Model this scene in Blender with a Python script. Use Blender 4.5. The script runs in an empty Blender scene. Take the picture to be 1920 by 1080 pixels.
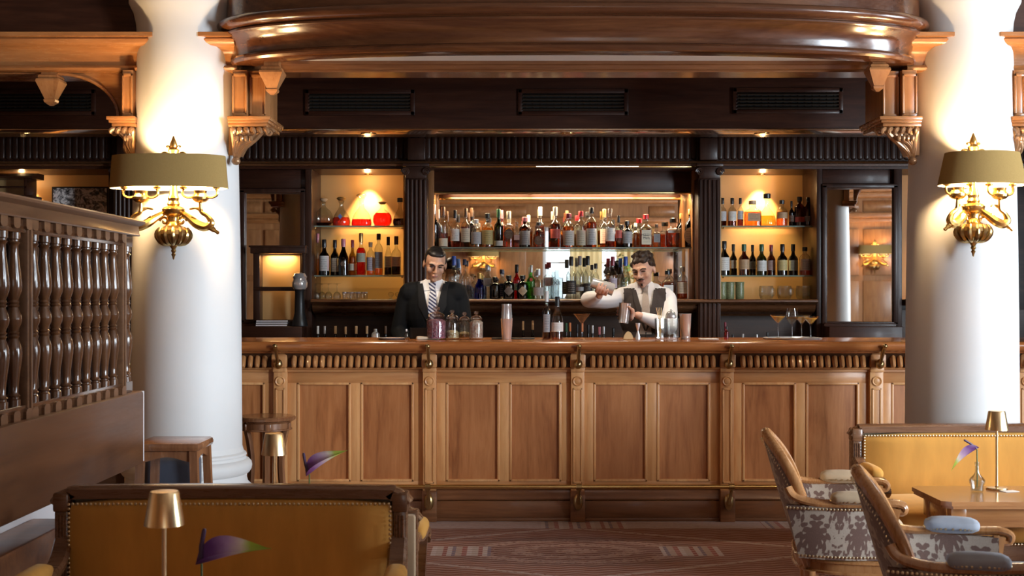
import bpy, bmesh, math, random
from mathutils import Vector, Matrix
random.seed(7)
PI = math.pi
scene = bpy.context.scene
col = scene.collection

# ------------------------------------------------------------------ camera
EYE, FPX = 1.41, 2400.0
cam_d = bpy.data.cameras.new('camera')
cam_d.sensor_width = 36.0
cam_d.lens = FPX / 1920 * 36
cam_d.shift_y = 15 / 1920
cam_d.clip_end = 100
cam_d.dof.use_dof = True
cam_d.dof.focus_distance = 8.6
cam_d.dof.aperture_fstop = 8.0
cam = bpy.data.objects.new('camera', cam_d)
cam.location = (0, 0, EYE)
cam.rotation_euler = (PI / 2, 0, 0)
col.objects.link(cam)
scene.camera = cam

# ------------------------------------------------------------------ view, world, lights
vs = scene.view_settings
vs.view_transform = 'Standard'
vs.look = 'None'
vs.gamma = 1.0
vs.use_curve_mapping = False
vs.exposure = 0.45
world = bpy.data.worlds.new('daylight')
scene.world = world
world.use_nodes = True
bg = world.node_tree.nodes['Background']
bg.inputs['Color'].default_value = (0.80, 0.88, 1.0, 1)
bg.inputs['Strength'].default_value = 2.0
scene.cycles.max_bounces = 10
scene.cycles.transparent_max_bounces = 24
scene.cycles.sample_clamp_indirect = 6.0
scene.cycles.blur_glossy = 0.5
scene.cycles.caustics_reflective = False
scene.cycles.caustics_refractive = False

def area_light(name, loc, rot, sx, sy, power, color):
    d = bpy.data.lights.new(name, 'AREA')
    d.shape = 'RECTANGLE'; d.size = sx; d.size_y = sy
    d.energy = power; d.color = color
    o = bpy.data.objects.new(name, d)
    o.location = loc; o.rotation_euler = rot
    col.objects.link(o)
    return o

def spot_light(name, loc, target, power, color, angle, blend=0.6, radius=0.02):
    d = bpy.data.lights.new(name, 'SPOT')
    d.energy = power; d.color = color; d.spot_size = math.radians(angle)
    d.spot_blend = blend; d.shadow_soft_size = radius
    o = bpy.data.objects.new(name, d)
    o.location = loc
    v = Vector(target) - Vector(loc)
    o.rotation_euler = v.to_track_quat('-Z', 'Y').to_euler()
    col.objects.link(o)
    return o

def point_light(name, loc, power, color, radius=0.03):
    d = bpy.data.lights.new(name, 'POINT')
    d.energy = power; d.color = color; d.shadow_soft_size = radius
    o = bpy.data.objects.new(name, d)
    o.location = loc
    col.objects.link(o)
    return o

DAY = (0.84, 0.92, 1.0)
WARM = (1.0, 0.62, 0.28)
RX, RY0, RY1, LX, CZ = 6.4, -4.2, 10.9, -5.6, 4.5     # the room: right wall, rear wall, back wall, left wall, ceiling
WIN_R = [(1.1, 1.5, 1000), (4.7, 1.5, 300)]                     # windows of the right wall: centre y, width, light
WIN_B = [(1.45, 1.7)]                                 # windows of the rear wall: centre x, width
for yc, w, pw in WIN_R:
    area_light('window_daylight', (RX + 0.12, yc, 2.05), (0, PI / 2, 0), 2.9, w, pw, DAY)
for xc, w in WIN_B:
    area_light('window_daylight', (xc, RY0 - 0.12, 1.68), (PI / 2, 0, 0), w, 2.15, 9, DAY)

# ------------------------------------------------------------------ pixel helper (1920 x 1080 frame) and mesh helpers
def W(px, py, Y):
    return Vector(((px - 960) * Y / FPX, Y, EYE + (555 - py) * Y / FPX))
def WX(px, Y): return (px - 960) * Y / FPX
def WZ(py, Y): return EYE + (555 - py) * Y / FPX

class MB:
    """collects shapes for ONE mesh"""
    def __init__(self):
        self.v = []; self.f = []
    def add(self, vs, fs, M=None):
        n = len(self.v)
        if M is not None:
            vs = [M @ Vector(p) for p in vs]
        self.v.extend([tuple(p) for p in vs])
        self.f.extend([tuple(i + n for i in q) for q in fs])
        return self
    def box(self, x0, x1, y0, y1, z0, z1, c=0.0, M=None):
        if x1 < x0: x0, x1 = x1, x0
        if y1 < y0: y0, y1 = y1, y0
        if z1 < z0: z0, z1 = z1, z0
        if c <= 0:
            vs = [(x0,y0,z0),(x1,y0,z0),(x1,y1,z0),(x0,y1,z0),(x0,y0,z1),(x1,y0,z1),(x1,y1,z1),(x0,y1,z1)]
            fs = [(3,2,1,0),(4,5,6,7),(0,1,5,4),(1,2,6,5),(2,3,7,6),(3,0,4,7)]
            return self.add(vs, fs, M)
        bm = bmesh.new()
        bmesh.ops.create_cube(bm, size=1)
        for w in bm.verts:
            w.co = Vector(((x0+x1)/2 + w.co.x*(x1-x0), (y0+y1)/2 + w.co.y*(y1-y0), (z0+z1)/2 + w.co.z*(z1-z0)))
        c = min(c, 0.45*min(x1-x0, y1-y0, z1-z0))
        bmesh.ops.bevel(bm, geom=bm.edges[:], offset=c, segments=2, profile=0.5, affect='EDGES')
        return self.bm(bm, M)
    def bm(self, bm, M=None):
        bm.verts.index_update()
        vs = [w.co.copy() for w in bm.verts]
        fs = [[w.index for w in q.verts] for q in bm.faces]
        bm.free()
        return self.add(vs, fs, M)
    def lathe(self, prof, seg=24, M=None, sx=1.0, sy=1.0, cap=True, power=2.0):
        """prof: (r, z) list from bottom to top, round z"""
        vs = []; fs = []
        for r, z in prof:
            for k in range(seg):
                a = 2*PI*k/seg
                c, s = math.cos(a), math.sin(a)
                if power != 2.0:
                    c = math.copysign(abs(c)**(2/power), c); s = math.copysign(abs(s)**(2/power), s)
                vs.append((r*c*sx, r*s*sy, z))
        n = len(prof)
        for i in range(n-1):
            for k in range(seg):
                k2 = (k+1) % seg
                fs.append((i*seg+k, i*seg+k2, (i+1)*seg+k2, (i+1)*seg+k))
        if cap:
            if prof[0][0] > 1e-6: fs.append(tuple(reversed(range(seg))))
            if prof[-1][0] > 1e-6: fs.append(tuple((n-1)*seg+k for k in range(seg)))
        return self.add(vs, fs, M)
    def tube(self, pts, r, seg=8, closed=False, sx=1.0, up=None, M=None):
        """round bar along points; r a number or list; sx flattens across"""
        pts = [Vector(p) for p in pts]
        n = len(pts)
        rs = r if isinstance(r, (list, tuple)) else [r]*n
        vs = []; fs = []
        prev = None
        for i, p in enumerate(pts):
            if closed: t = pts[(i+1) % n] - pts[i-1]
            else: t = pts[min(i+1, n-1)] - pts[max(i-1, 0)]
            t.normalize()
            if prev is None:
                u = Vector(up) if up is not None else (Vector((0,0,1)) if abs(t.z) < 0.9 else Vector((1,0,0)))
            else: u = prev
            u = (u - t*u.dot(t))
            if u.length < 1e-6: u = t.orthogonal()
            u.normalize(); prev = u
            b = t.cross(u)
            for k in range(seg):
                a = 2*PI*k/seg
                vs.append(p + u*(math.cos(a)*rs[i]) + b*(math.sin(a)*rs[i]*sx))
        m = n if closed else n-1
        for i in range(m):
            j = (i+1) % n
            for k in range(seg):
                k2 = (k+1) % seg
                fs.append((i*seg+k, i*seg+k2, j*seg+k2, j*seg+k))
        if not closed:
            fs.append(tuple(reversed(range(seg)))); fs.append(tuple((n-1)*seg+k for k in range(seg)))
        return self.add(vs, fs, M)
    def sweep(self, pts, prof, closed=False, up=(0,0,1), M=None):
        """closed profile polygon (a, b) carried along points; a along side, b along up"""
        pts = [Vector(p) for p in pts]; n = len(pts); m = len(prof); U = Vector(up)
        vs = []; fs = []
        for i, p in enumerate(pts):
            if closed: t = pts[(i+1) % n] - pts[i-1]
            else: t = pts[min(i+1, n-1)] - pts[max(i-1, 0)]
            t.normalize()
            u = U - t*U.dot(t)
            if u.length < 1e-5: u = t.orthogonal()
            u.normalize(); s = t.cross(u)
            for a, b in prof: vs.append(p + s*a + u*b)
        for i in range(n if closed else n-1):
            j = (i+1) % n
            for k in range(m):
                k2 = (k+1) % m
                fs.append((i*m+k, j*m+k, j*m+k2, i*m+k2))
        if not closed:
            fs.append(tuple(range(m))); fs.append(tuple(reversed([(n-1)*m+k for k in range(m)])))
        return self.add(vs, fs, M)
    def prism(self, poly, d0, d1, axis='Y', M=None):
        """poly of 2D points; extruded along axis (Y: poly is x,z; X: poly is y,z; Z: poly is x,y)"""
        m = len(poly); vs = []
        for d in (d0, d1):
            for a, b in poly:
                vs.append((a, d, b) if axis == 'Y' else (d, a, b) if axis == 'X' else (a, b, d))
        fs = [tuple(range(m)), tuple(reversed(range(m, 2*m)))]
        for k in range(m):
            k2 = (k+1) % m
            fs.append((k, m+k, m+k2, k2))
        return self.add(vs, fs, M)
    def ball(self, c, rx, ry=None, rz=None, seg=16, rings=10, M=None):
        ry = rx if ry is None else ry; rz = rx if rz is None else rz
        vs = [(c[0], c[1], c[2]-rz)]; fs = []
        for i in range(1, rings):
            a = -PI/2 + PI*i/rings
            for k in range(seg):
                b = 2*PI*k/seg
                vs.append((c[0]+rx*math.cos(a)*math.cos(b), c[1]+ry*math.cos(a)*math.sin(b), c[2]+rz*math.sin(a)))
        vs.append((c[0], c[1], c[2]+rz)); top = len(vs)-1
        for k in range(seg): fs.append((0, 1+(k+1) % seg, 1+k))
        for i in range(rings-2):
            for k in range(seg):
                fs.append((1+i*seg+k, 1+i*seg+(k+1) % seg, 1+(i+1)*seg+(k+1) % seg, 1+(i+1)*seg+k))
        for k in range(seg): fs.append((1+(rings-2)*seg+k, 1+(rings-2)*seg+(k+1) % seg, top))
        return self.add(vs, fs, M)
    def mesh(self, name, smooth=35):
        me = bpy.data.meshes.new(name)
        me.from_pydata(self.v, [], self.f)
        bm = bmesh.new(); bm.from_mesh(me)
        bmesh.ops.recalc_face_normals(bm, faces=bm.faces[:])
        bm.to_mesh(me); bm.free()
        if smooth:
            me.polygons.foreach_set('use_smooth', [True]*len(me.polygons))
            me.set_sharp_from_angle(angle=math.radians(smooth))
        me.update()
        return me
    def build(self, name, mat, parent=None, world=False, smooth=35):
        return link_mesh(name, self.mesh(name, smooth), mat, parent, world)

def root_loc(o):
    l = Vector((0, 0, 0))
    while o is not None:
        l = l + o.location; o = o.parent
    return l
def link_mesh(name, me, mat, parent=None, world=False):
    o = bpy.data.objects.new(name, me)
    if mat is not None and not me.materials: me.materials.append(mat)
    col.objects.link(o)
    if parent is not None:
        if world: o.location = -root_loc(parent)
        o.parent = parent
    return o
def tag(o, label=None, cat=None, group=None, kind=None):
    if label: o['label'] = label
    if cat: o['category'] = cat
    if group: o['group'] = group
    if kind: o['kind'] = kind
    return o
def thing(name, label, cat, loc=(0,0,0), rz=0.0, group=None):
    o = bpy.data.objects.new(name, None)
    o.empty_display_size = 0.05
    o.location = loc; o.rotation_euler = (0, 0, rz)
    col.objects.link(o)
    return tag(o, label, cat, group)
def inst(name, me, mat, parent, loc, rot=(0,0,0), scale=(1,1,1)):
    o = bpy.data.objects.new(name, me)
    if mat is not None and not me.materials: me.materials.append(mat)
    o.location = loc; o.rotation_euler = rot; o.scale = scale
    col.objects.link(o)
    if parent is not None:
        o.location = Vector(loc) - root_loc(parent)
        o.parent = parent
    return o
def copy_tree(o, parent=None):
    c = o.copy(); col.objects.link(c)
    c.parent = parent
    for ch in list(o.children): copy_tree(ch, c)
    return c
def smoothpts(ctrl, n=8, closed=False):
    """Catmull-Rom through control points"""
    P = [Vector(p) for p in ctrl]; out = []; m = len(P)
    for i in range(m if closed else m-1):
        if closed: p0, p1, p2, p3 = P[i-1], P[i], P[(i+1) % m], P[(i+2) % m]
        else: p0, p1, p2, p3 = P[max(i-1, 0)], P[i], P[i+1], P[min(i+2, m-1)]
        for k in range(n):
            t = k/n
            out.append(0.5*((2*p1) + (p2-p0)*t + (2*p0-5*p1+4*p2-p3)*t*t + (3*p1-p0-3*p2+p3)*t**3))
    if not closed: out.append(P[-1])
    return out
def smooth2(ctrl, n=6):
    return [(p.x, p.y) for p in smoothpts([(a, b, 0) for a, b in ctrl], n)]

# ------------------------------------------------------------------ materials
def new_mat(name):
    m = bpy.data.materials.new(name); m.use_nodes = True
    nt = m.node_tree
    return m, nt, nt.nodes['Principled BSDF']
def N(nt, kind, **kw):
    n = nt.nodes.new(kind)
    for k, v in kw.items(): setattr(n, k, v)
    return n
def S(nt, sock, v):
    if hasattr(v, 'is_output'): nt.links.new(v, sock)
    else: sock.default_value = v
def math_(nt, op, a, b=None, c=None, clamp=False):
    n = N(nt, 'ShaderNodeMath', operation=op); n.use_clamp = clamp
    S(nt, n.inputs[0], a)
    if b is not None: S(nt, n.inputs[1], b)
    if c is not None: S(nt, n.inputs[2], c)
    return n.outputs[0]
def mix_(nt, fac, a, b, mode='MIX'):
    n = N(nt, 'ShaderNodeMix', data_type='RGBA', blend_type=mode)
    S(nt, n.inputs['Factor'], fac); S(nt, n.inputs[6], a); S(nt, n.inputs[7], b)
    return n.outputs[2]
def c4(c): return (c[0], c[1], c[2], 1.0)
def ramp_(nt, fac, stops):
    n = N(nt, 'ShaderNodeValToRGB')
    e = n.color_ramp.elements
    e[0].position = stops[0][0]; e[0].color = c4(stops[0][1])
    e[1].position = stops[-1][0]; e[1].color = c4(stops[-1][1])
    for p, c in stops[1:-1]:
        q = e.new(p); q.color = c4(c)
    S(nt, n.inputs[0], fac)
    return n.outputs[0]
def coords(nt, scale=(1,1,1), randomize=True, which='Object'):
    tc = N(nt, 'ShaderNodeTexCoord')
    mp = N(nt, 'ShaderNodeMapping'); mp.inputs['Scale'].default_value = scale
    src = tc.outputs[which]
    if randomize:
        oi = N(nt, 'ShaderNodeObjectInfo')
        va = N(nt, 'ShaderNodeVectorMath', operation='ADD')
        mu = math_(nt, 'MULTIPLY', oi.outputs['Random'], 17.3)
        nt.links.new(src, va.inputs[0]); nt.links.new(mu, va.inputs[1])
        src = va.outputs[0]
    nt.links.new(src, mp.inputs['Vector'])
    return mp.outputs[0]
def noise_(nt, vec, scale=5, detail=4, rough=0.55, dist=0.0, out='Fac'):
    n = N(nt, 'ShaderNodeTexNoise')
    n.inputs['Scale'].default_value = scale; n.inputs['Detail'].default_value = detail
    n.inputs['Roughness'].default_value = rough; n.inputs['Distortion'].default_value = dist
    nt.links.new(vec, n.inputs['Vector'])
    return n.outputs[out]
def bump_(nt, p, h, strength=0.2, dist=0.002):
    b = N(nt, 'ShaderNodeBump')
    b.inputs['Strength'].default_value = strength; b.inputs['Distance'].default_value = dist
    nt.links.new(h, b.inputs['Height']); nt.links.new(b.outputs[0], p.inputs['Normal'])
def wood(name, dark, mid, light, axis='Z', rough=0.32, coat=0.25, figure=1.0, spec=0.5):
    m, nt, p = new_mat(name)
    sc = {'X': (0.10, 1, 1), 'Y': (1, 0.10, 1), 'Z': (1, 1, 0.10)}[axis]
    v = coords(nt, sc)
    a = noise_(nt, v, 9*figure, 5, 0.6, 1.6)
    b = noise_(nt, v, 75, 4, 0.6, 0.2)
    f = math_(nt, 'ADD', math_(nt, 'MULTIPLY', a, 0.72), math_(nt, 'MULTIPLY', b, 0.28))
    c = ramp_(nt, f, [(0.30, dark), (0.50, mid), (0.70, light)])
    v2 = coords(nt, tuple(1.0 if s == 1 else 0.5 for s in sc))
    blot = noise_(nt, v2, 2.6, 2, 0.5)
    c = mix_(nt, math_(nt, 'MULTIPLY', math_(nt, 'SUBTRACT', blot, 0.42, clamp=True), 1.6, clamp=True), c, c4(dark), 'MIX')
    nt.links.new(c, p.inputs['Base Color'])
    r = math_(nt, 'ADD', math_(nt, 'MULTIPLY', b, 0.16), rough-0.08)
    nt.links.new(r, p.inputs['Roughness'])
    p.inputs['Coat Weight'].default_value = coat
    p.inputs['Specular IOR Level'].default_value = spec
    p.inputs['Coat Roughness'].default_value = 0.12
    bump_(nt, p, b, 0.12, 0.001)
    return m
def plain(name, c, rough=0.5, metal=0.0, coat=0.0, noise=0.0, nscale=20, sheen=0.0, spec=0.5):
    m, nt, p = new_mat(name)
    p.inputs['Base Color'].default_value = c4(c)
    p.inputs['Roughness'].default_value = rough
    p.inputs['Metallic'].default_value = metal
    p.inputs['Coat Weight'].default_value = coat
    p.inputs['Specular IOR Level'].default_value = spec
    if sheen:
        p.inputs['Sheen Weight'].default_value = sheen
    if noise > 0:
        v = coords(nt)
        a = noise_(nt, v, nscale, 4)
        cc = mix_(nt, a, c4([x*(1-noise) for x in c]), c4([min(1, x*(1+noise)) for x in c]))
        nt.links.new(cc, p.inputs['Base Color'])
    return m
def glow(name, c, strength):
    m, nt, p = new_mat(name)
    p.inputs['Base Color'].default_value = c4(c)
    p.inputs['Emission Color'].default_value = c4(c)
    p.inputs['Emission Strength'].default_value = strength
    return m
def clear(name, tint, gloss=0.06, rough=0.03, edge=0.35):
    """thin glass or liquid: tinted see-through with a fresnel mirror coat"""
    m = bpy.data.materials.new(name); m.use_nodes = True
    nt = m.node_tree; nt.nodes.clear()
    out = N(nt, 'ShaderNodeOutputMaterial')
    tr = N(nt, 'ShaderNodeBsdfTransparent')
    gl = N(nt, 'ShaderNodeBsdfGlossy'); gl.inputs['Roughness'].default_value = rough
    gl.inputs['Color'].default_value = (1, 1, 1, 1)
    lw = N(nt, 'ShaderNodeLayerWeight'); lw.inputs['Blend'].default_value = 0.35
    f = lw.outputs['Facing']
    f3 = math_(nt, 'POWER', f, 2.2)
    t2 = [x*(1-edge) for x in tint]
    cc = mix_(nt, f3, c4(tint), c4(t2))
    nt.links.new(cc, tr.inputs['Color'])
    fac = math_(nt, 'ADD', math_(nt, 'MULTIPLY', f3, 0.55), gloss, clamp=True)
    mx = N(nt, 'ShaderNodeMixShader')
    nt.links.new(fac, mx.inputs[0]); nt.links.new(tr.outputs[0], mx.inputs[1]); nt.links.new(gl.outputs[0], mx.inputs[2])
    nt.links.new(mx.outputs[0], out.inputs['Surface'])
    return m

M = {}
M['bar'] = wood('walnut_bar_panel', (0.23,0.072,0.020), (0.44,0.168,0.055), (0.56,0.245,0.090), 'Z', 0.42, 0.06)
M['bar_frame'] = wood('walnut_bar_frame', (0.46,0.19,0.064), (0.67,0.335,0.13), (0.76,0.43,0.185), 'Z', 0.40, 0.06)
M['bar_rail'] = wood('walnut_bar_rail', (0.38,0.145,0.046), (0.56,0.26,0.094), (0.66,0.345,0.138), 'X', 0.40, 0.06)
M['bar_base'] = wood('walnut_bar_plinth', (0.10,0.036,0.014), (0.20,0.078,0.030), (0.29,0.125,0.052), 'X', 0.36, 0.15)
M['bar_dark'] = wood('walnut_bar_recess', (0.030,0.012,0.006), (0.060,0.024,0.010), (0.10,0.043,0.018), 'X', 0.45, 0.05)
M['flute'] = wood('walnut_flute', (0.27,0.105,0.034), (0.46,0.205,0.072), (0.56,0.27,0.10), 'Z', 0.20, 0.4)
M['top'] = wood('mahogany_bar_top', (0.25,0.075,0.020), (0.42,0.140,0.038), (0.52,0.205,0.062), 'X', 0.22, 0.4)
M['dark'] = wood('dark_mahogany', (0.018,0.005,0.003), (0.044,0.014,0.007), (0.075,0.026,0.012), 'X', 0.38, 0.06, spec=0.3)
M['dark_v'] = wood('dark_mahogany_upright', (0.022,0.009,0.006), (0.044,0.018,0.011), (0.070,0.031,0.019), 'Z', 0.36, 0.06, spec=0.35)
M['ledge'] = wood('mahogany_ledge', (0.060,0.022,0.009), (0.115,0.045,0.017), (0.19,0.080,0.030), 'X', 0.28, 0.4)
M['canopy'] = wood('mahogany_canopy', (0.040,0.012,0.005), (0.080,0.027,0.010), (0.135,0.050,0.019), 'X', 0.20, 0.5)
M['cornice'] = wood('mahogany_cornice', (0.22,0.085,0.028), (0.34,0.145,0.050), (0.44,0.21,0.080), 'X', 0.26, 0.4)
M['cornice_v'] = wood('mahogany_post', (0.22,0.085,0.028), (0.34,0.145,0.050), (0.44,0.21,0.080), 'Z', 0.30, 0.3)
M['panel_wall'] = wood('wall_panelling', (0.20,0.085,0.032), (0.33,0.15,0.058), (0.42,0.21,0.085), 'Z', 0.35, 0.2)
M['baluster'] = wood('dark_oak_baluster', (0.055,0.022,0.010), (0.105,0.044,0.019), (0.16,0.072,0.033), 'Z', 0.20, 0.6)
M['screen'] = wood('oak_screen', (0.085,0.038,0.018), (0.145,0.070,0.034), (0.20,0.102,0.052), 'Y', 0.38, 0.15)
M['screen_panel'] = wood('oak_screen_panel', (0.070,0.026,0.010), (0.115,0.046,0.018), (0.155,0.066,0.027), 'Y', 0.45, 0.06, 0.6, 0.35)
M['chair'] = wood('fruitwood_chair', (0.23,0.095,0.033), (0.37,0.170,0.062), (0.48,0.245,0.10), 'Z', 0.28, 0.4)
M['sofa_wood'] = wood('sofa_frame', (0.095,0.042,0.020), (0.175,0.085,0.043), (0.26,0.135,0.072), 'X', 0.28, 0.35)
M['table'] = wood('cherry_table', (0.25,0.105,0.036), (0.39,0.18,0.066), (0.50,0.26,0.105), 'X', 0.20, 0.5)
M['stool'] = wood('stool_wood', (0.11,0.042,0.018), (0.20,0.083,0.036), (0.30,0.14,0.064), 'Z', 0.25, 0.5)
M['carve'] = plain('carved_bronzed_wood', (0.34,0.19,0.095), 0.28, 0.4, 0.3, 0.35, 30)
M['plaster'] = plain('white_plaster', (0.70,0.695,0.685), 0.55, noise=0.03, nscale=6)
M['white_wall'] = plain('white_skirting', (0.74,0.72,0.74), 0.5)
M['ceiling'] = plain('ceiling_plaster', (0.26,0.19,0.14), 0.7, noise=0.05)
M['niche'] = plain('mustard_niche', (0.62,0.37,0.15), 0.55, noise=0.06, nscale=5)
M['niche_pink'] = plain('pale_niche', (0.72,0.50,0.36), 0.5, noise=0.05, nscale=5)
M['brass'] = plain('polished_brass', (0.72,0.50,0.20), 0.20, 1.0, noise=0.12, nscale=14)
M['brass_old'] = plain('aged_brass', (0.46,0.33,0.15), 0.28, 1.0, noise=0.2, nscale=25)
M['gold'] = plain('gilt_bronze', (0.80,0.52,0.17), 0.24, 1.0, noise=0.15, nscale=40)
M['lamp_gold'] = plain('brushed_gold', (0.80,0.60,0.34), 0.27, 1.0, noise=0.06, nscale=60)
M['mirror'] = plain('mirror_silver', (0.86,0.84,0.80), 0.015, 1.0)
M['steel'] = plain('polished_steel', (0.84,0.86,0.88), 0.15, 0.7)
M['grille'] = plain('grille_metal', (0.030,0.022,0.014), 0.5, 0.5)
M['black'] = plain('black', (0.012,0.012,0.013), 0.4)
M['void'] = plain('dark_recess', (0.006,0.005,0.005), 0.8)
M['glass'] = clear('clear_glass', (0.93,0.94,0.93), 0.07, 0.02, 0.75)
M['shelf_glass'] = clear('green_edge_glass', (0.86,0.93,0.89), 0.06, 0.02, 0.3)
M['pane'] = clear('window_glass', (0.95,0.97,0.98), 0.04, 0.02, 0.2)
# ------------------------------------------------------------------ the room shell
def carpet_mat():
    m, nt, p = new_mat('patterned_carpet')
    tc = N(nt, 'ShaderNodeTexCoord'); sp = N(nt, 'ShaderNodeSeparateXYZ')
    nt.links.new(tc.outputs['Object'], sp.inputs[0])
    x, y = sp.outputs[0], sp.outputs[1]
    A = lambda op, a, b=None, c=None, clamp=False: math_(nt, op, a, b, c, clamp)
    dx = A('ABSOLUTE', A('WRAP', A('SUBTRACT', x, 0.354), 1.75, -1.75))
    dy = A('ABSOLUTE', A('WRAP', A('SUBTRACT', y, 7.08), 0.72, -0.72))
    v = coords(nt, (1,1,1), False)
    n1 = noise_(nt, v, 34, 4); n2 = noise_(nt, v, 7, 3); n3 = noise_(nt, v, 160, 2)
    base = mix_(nt, n1, (0.13,0.038,0.022,1), (0.26,0.100,0.058,1))
    base = mix_(nt, A('MULTIPLY', A('SUBTRACT', n2, 0.4, clamp=True), 2.0, clamp=True), base, (0.21,0.105,0.080,1))
    # medallion: an ellipse with a leafy ring and dark heart
    e = A('SQRT', A('ADD', A('POWER', A('DIVIDE', dx, 0.62), 2.0), A('POWER', A('DIVIDE', dy, 0.34), 2.0)))
    inside = A('LESS_THAN', e, 1.0)
    leaf = A('GREATER_THAN', A('ADD', n1, A('MULTIPLY', A('SINE', A('MULTIPLY', e, 16.0)), 0.12)), 0.54)
    med = mix_(nt, leaf, (0.12,0.045,0.032,1), (0.29,0.18,0.145,1))
    base = mix_(nt, A('MULTIPLY', inside, 0.85), base, med)
    ring = A('MULTIPLY', A('GREATER_THAN', e, 1.0), A('LESS_THAN', e, 1.22))
    base = mix_(nt, A('MULTIPLY', ring, 0.6), base, (0.10,0.045,0.033,1))
    # pale lattice bands
    d = A('ADD', A('DIVIDE', dx, 1.494), A('DIVIDE', dy, 0.713))
    band = A('MULTIPLY', A('GREATER_THAN', d, 0.955), A('LESS_THAN', d, 1.02))
    band = A('MULTIPLY', band, A('GREATER_THAN', n1, 0.42))
    base = mix_(nt, A('MULTIPLY', band, 0.8), base, (0.42,0.33,0.29,1))
    # clusters of coloured bars
    def bars(mask, ph):
        f = A('FRACT', A('ADD', A('MULTIPLY', x, 5.1), ph))
        cr = ramp_(nt, f, [(0.0,(0.42,0.36,0.32)),(0.18,(0.24,0.06,0.05)),(0.30,(0.47,0.41,0.38)),(0.44,(0.10,0.10,0.16)),(0.54,(0.40,0.30,0.24)),(0.72,(0.28,0.07,0.06)),(0.86,(0.50,0.44,0.42))])
        cr.node.color_ramp.interpolation = 'CONSTANT'
        return mix_(nt, mask, base, cr)
    m1 = A('MULTIPLY', A('MULTIPLY', A('GREATER_THAN', dx, 0.47), A('LESS_THAN', dx, 0.80)), A('LESS_THAN', dy, 0.13))
    m2 = A('MULTIPLY', A('MULTIPLY', A('GREATER_THAN', dx, 1.28), A('LESS_THAN', dx, 1.55)), A('LESS_THAN', dy, 0.17))
    base = bars(A('MULTIPLY', A('MAXIMUM', m1, m2), 0.8), 0.13)
    # border along the bar
    bord = A('GREATER_THAN', y, 7.76)
    bc = mix_(nt, n1, (0.30,0.22,0.21,1), (0.56,0.47,0.46,1))
    base = mix_(nt, bord, base, bc)
    bm_ = A('MULTIPLY', bord, A('GREATER_THAN', A('SINE', A('MULTIPLY', A('SUBTRACT', x, 0.1), 4.6)), 0.35))
    base = bars(A('MULTIPLY', bm_, 0.85), 0.4)
    # wavy weave
    wv = A('SINE', A('ADD', A('MULTIPLY', y, 118.0), A('MULTIPLY', A('SINE', A('MULTIPLY', x, 34.0)), 1.5)))
    base = mix_(nt, A('MULTIPLY_ADD', wv, 0.30, 0.30), base, (0.46,0.31,0.27,1))
    base = mix_(nt, A('MULTIPLY', n3, 0.35), base, (0.08,0.035,0.028,1))
    nt.links.new(base, p.inputs['Base Color'])
    p.inputs['Roughness'].default_value = 0.85
    p.inputs['Specular IOR Level'].default_value = 0.05
    bump_(nt, p, wv, 0.35, 0.004)
    return m
M['carpet'] = carpet_mat()
def struct(name, mb, mat):
    o = mb.build(name, mat); o['kind'] = 'structure'; return o

struct('floor', MB().box(LX, RX, RY0, RY1, -0.08, 0.0), M['carpet'])
struct('ceiling', MB().box(LX, RX, RY0, RY1, CZ, CZ+0.1), M['ceiling'])
struct('wall_back', MB().box(LX, RX, RY1, RY1+0.15, 0, CZ), M['dark'])
struct('wall_left', MB().box(LX-0.15, LX, RY0, RY1, 0, CZ), M['panel_wall'])
def holed_wall(mb, a0, a1, holes, z0, z1, along, c0, c1):
    """wall strip with rectangular openings z0..z1"""
    edges = [a0]
    for c, w in sorted(holes): edges += [c-w/2, c+w/2]
    edges.append(a1)
    def bx(p, q, za, zb):
        if along == 'Y': mb.box(c0, c1, p, q, za, zb)
        else: mb.box(p, q, c0, c1, za, zb)
    for i in range(0, len(edges), 2): bx(edges[i], edges[i+1], 0, CZ)
    for i in range(1, len(edges)-1, 2):
        bx(edges[i], edges[i+1], 0, z0); bx(edges[i], edges[i+1], z1, CZ)
    return mb
struct('wall_right', holed_wall(MB(), RY0, RY1, [q[:2] for q in WIN_R], 0.6, 3.5, 'Y', RX, RX+0.25), M['panel_wall'])
struct('wall_rear', holed_wall(MB(), LX, RX, WIN_B, 0.6, 2.75, 'X', RY0-0.25, RY0), M['panel_wall'])
wn = 0
def window(c, w, along):
    global wn
    wn += 1
    r = thing('window_%d' % wn, None, None, (RX+0.06, c, 0.6) if along == 'Y' else (c, RY0-0.06, 0.6))
    r['kind'] = 'structure'
    rot = PI/2 if along == 'Y' else 0
    H = 2.9 if along == 'Y' else 2.15
    Mx = Matrix.Rotation(rot, 4, 'Z')
    f = MB()
    for s in (-1, 1): f.box(s*w/2-s*0.07, s*w/2, -0.04, 0.04, 0, H, 0.008, Mx)
    f.box(-w/2, w/2, -0.04, 0.04, 0, 0.08, 0.008, Mx); f.box(-w/2, w/2, -0.04, 0.04, H-0.08, H, 0.008, Mx)
    f.build('window_frame', M['plaster'], r)
    MB().box(-0.025, 0.025, -0.03, 0.03, 0.05, H-0.05, 0.005, Mx).build('mullion', M['plaster'], r)
    for z in (H*0.35, H*0.68): MB().box(-w/2, w/2, -0.03, 0.03, z-0.02, z+0.02, 0.005, Mx).build('glazing_bar', M['plaster'], r)
    for s in (-1, 1):
        MB().box(min(s*0.03, s*(w/2-0.07)), max(s*0.03, s*(w/2-0.07)), -0.004, 0.004, 0.08, H-0.08, 0, Mx).build('pane', M['pane'], r)
for c, w, _ in WIN_R: window(c, w, 'Y')
for c, w in WIN_B: window(c, w, 'X')
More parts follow.
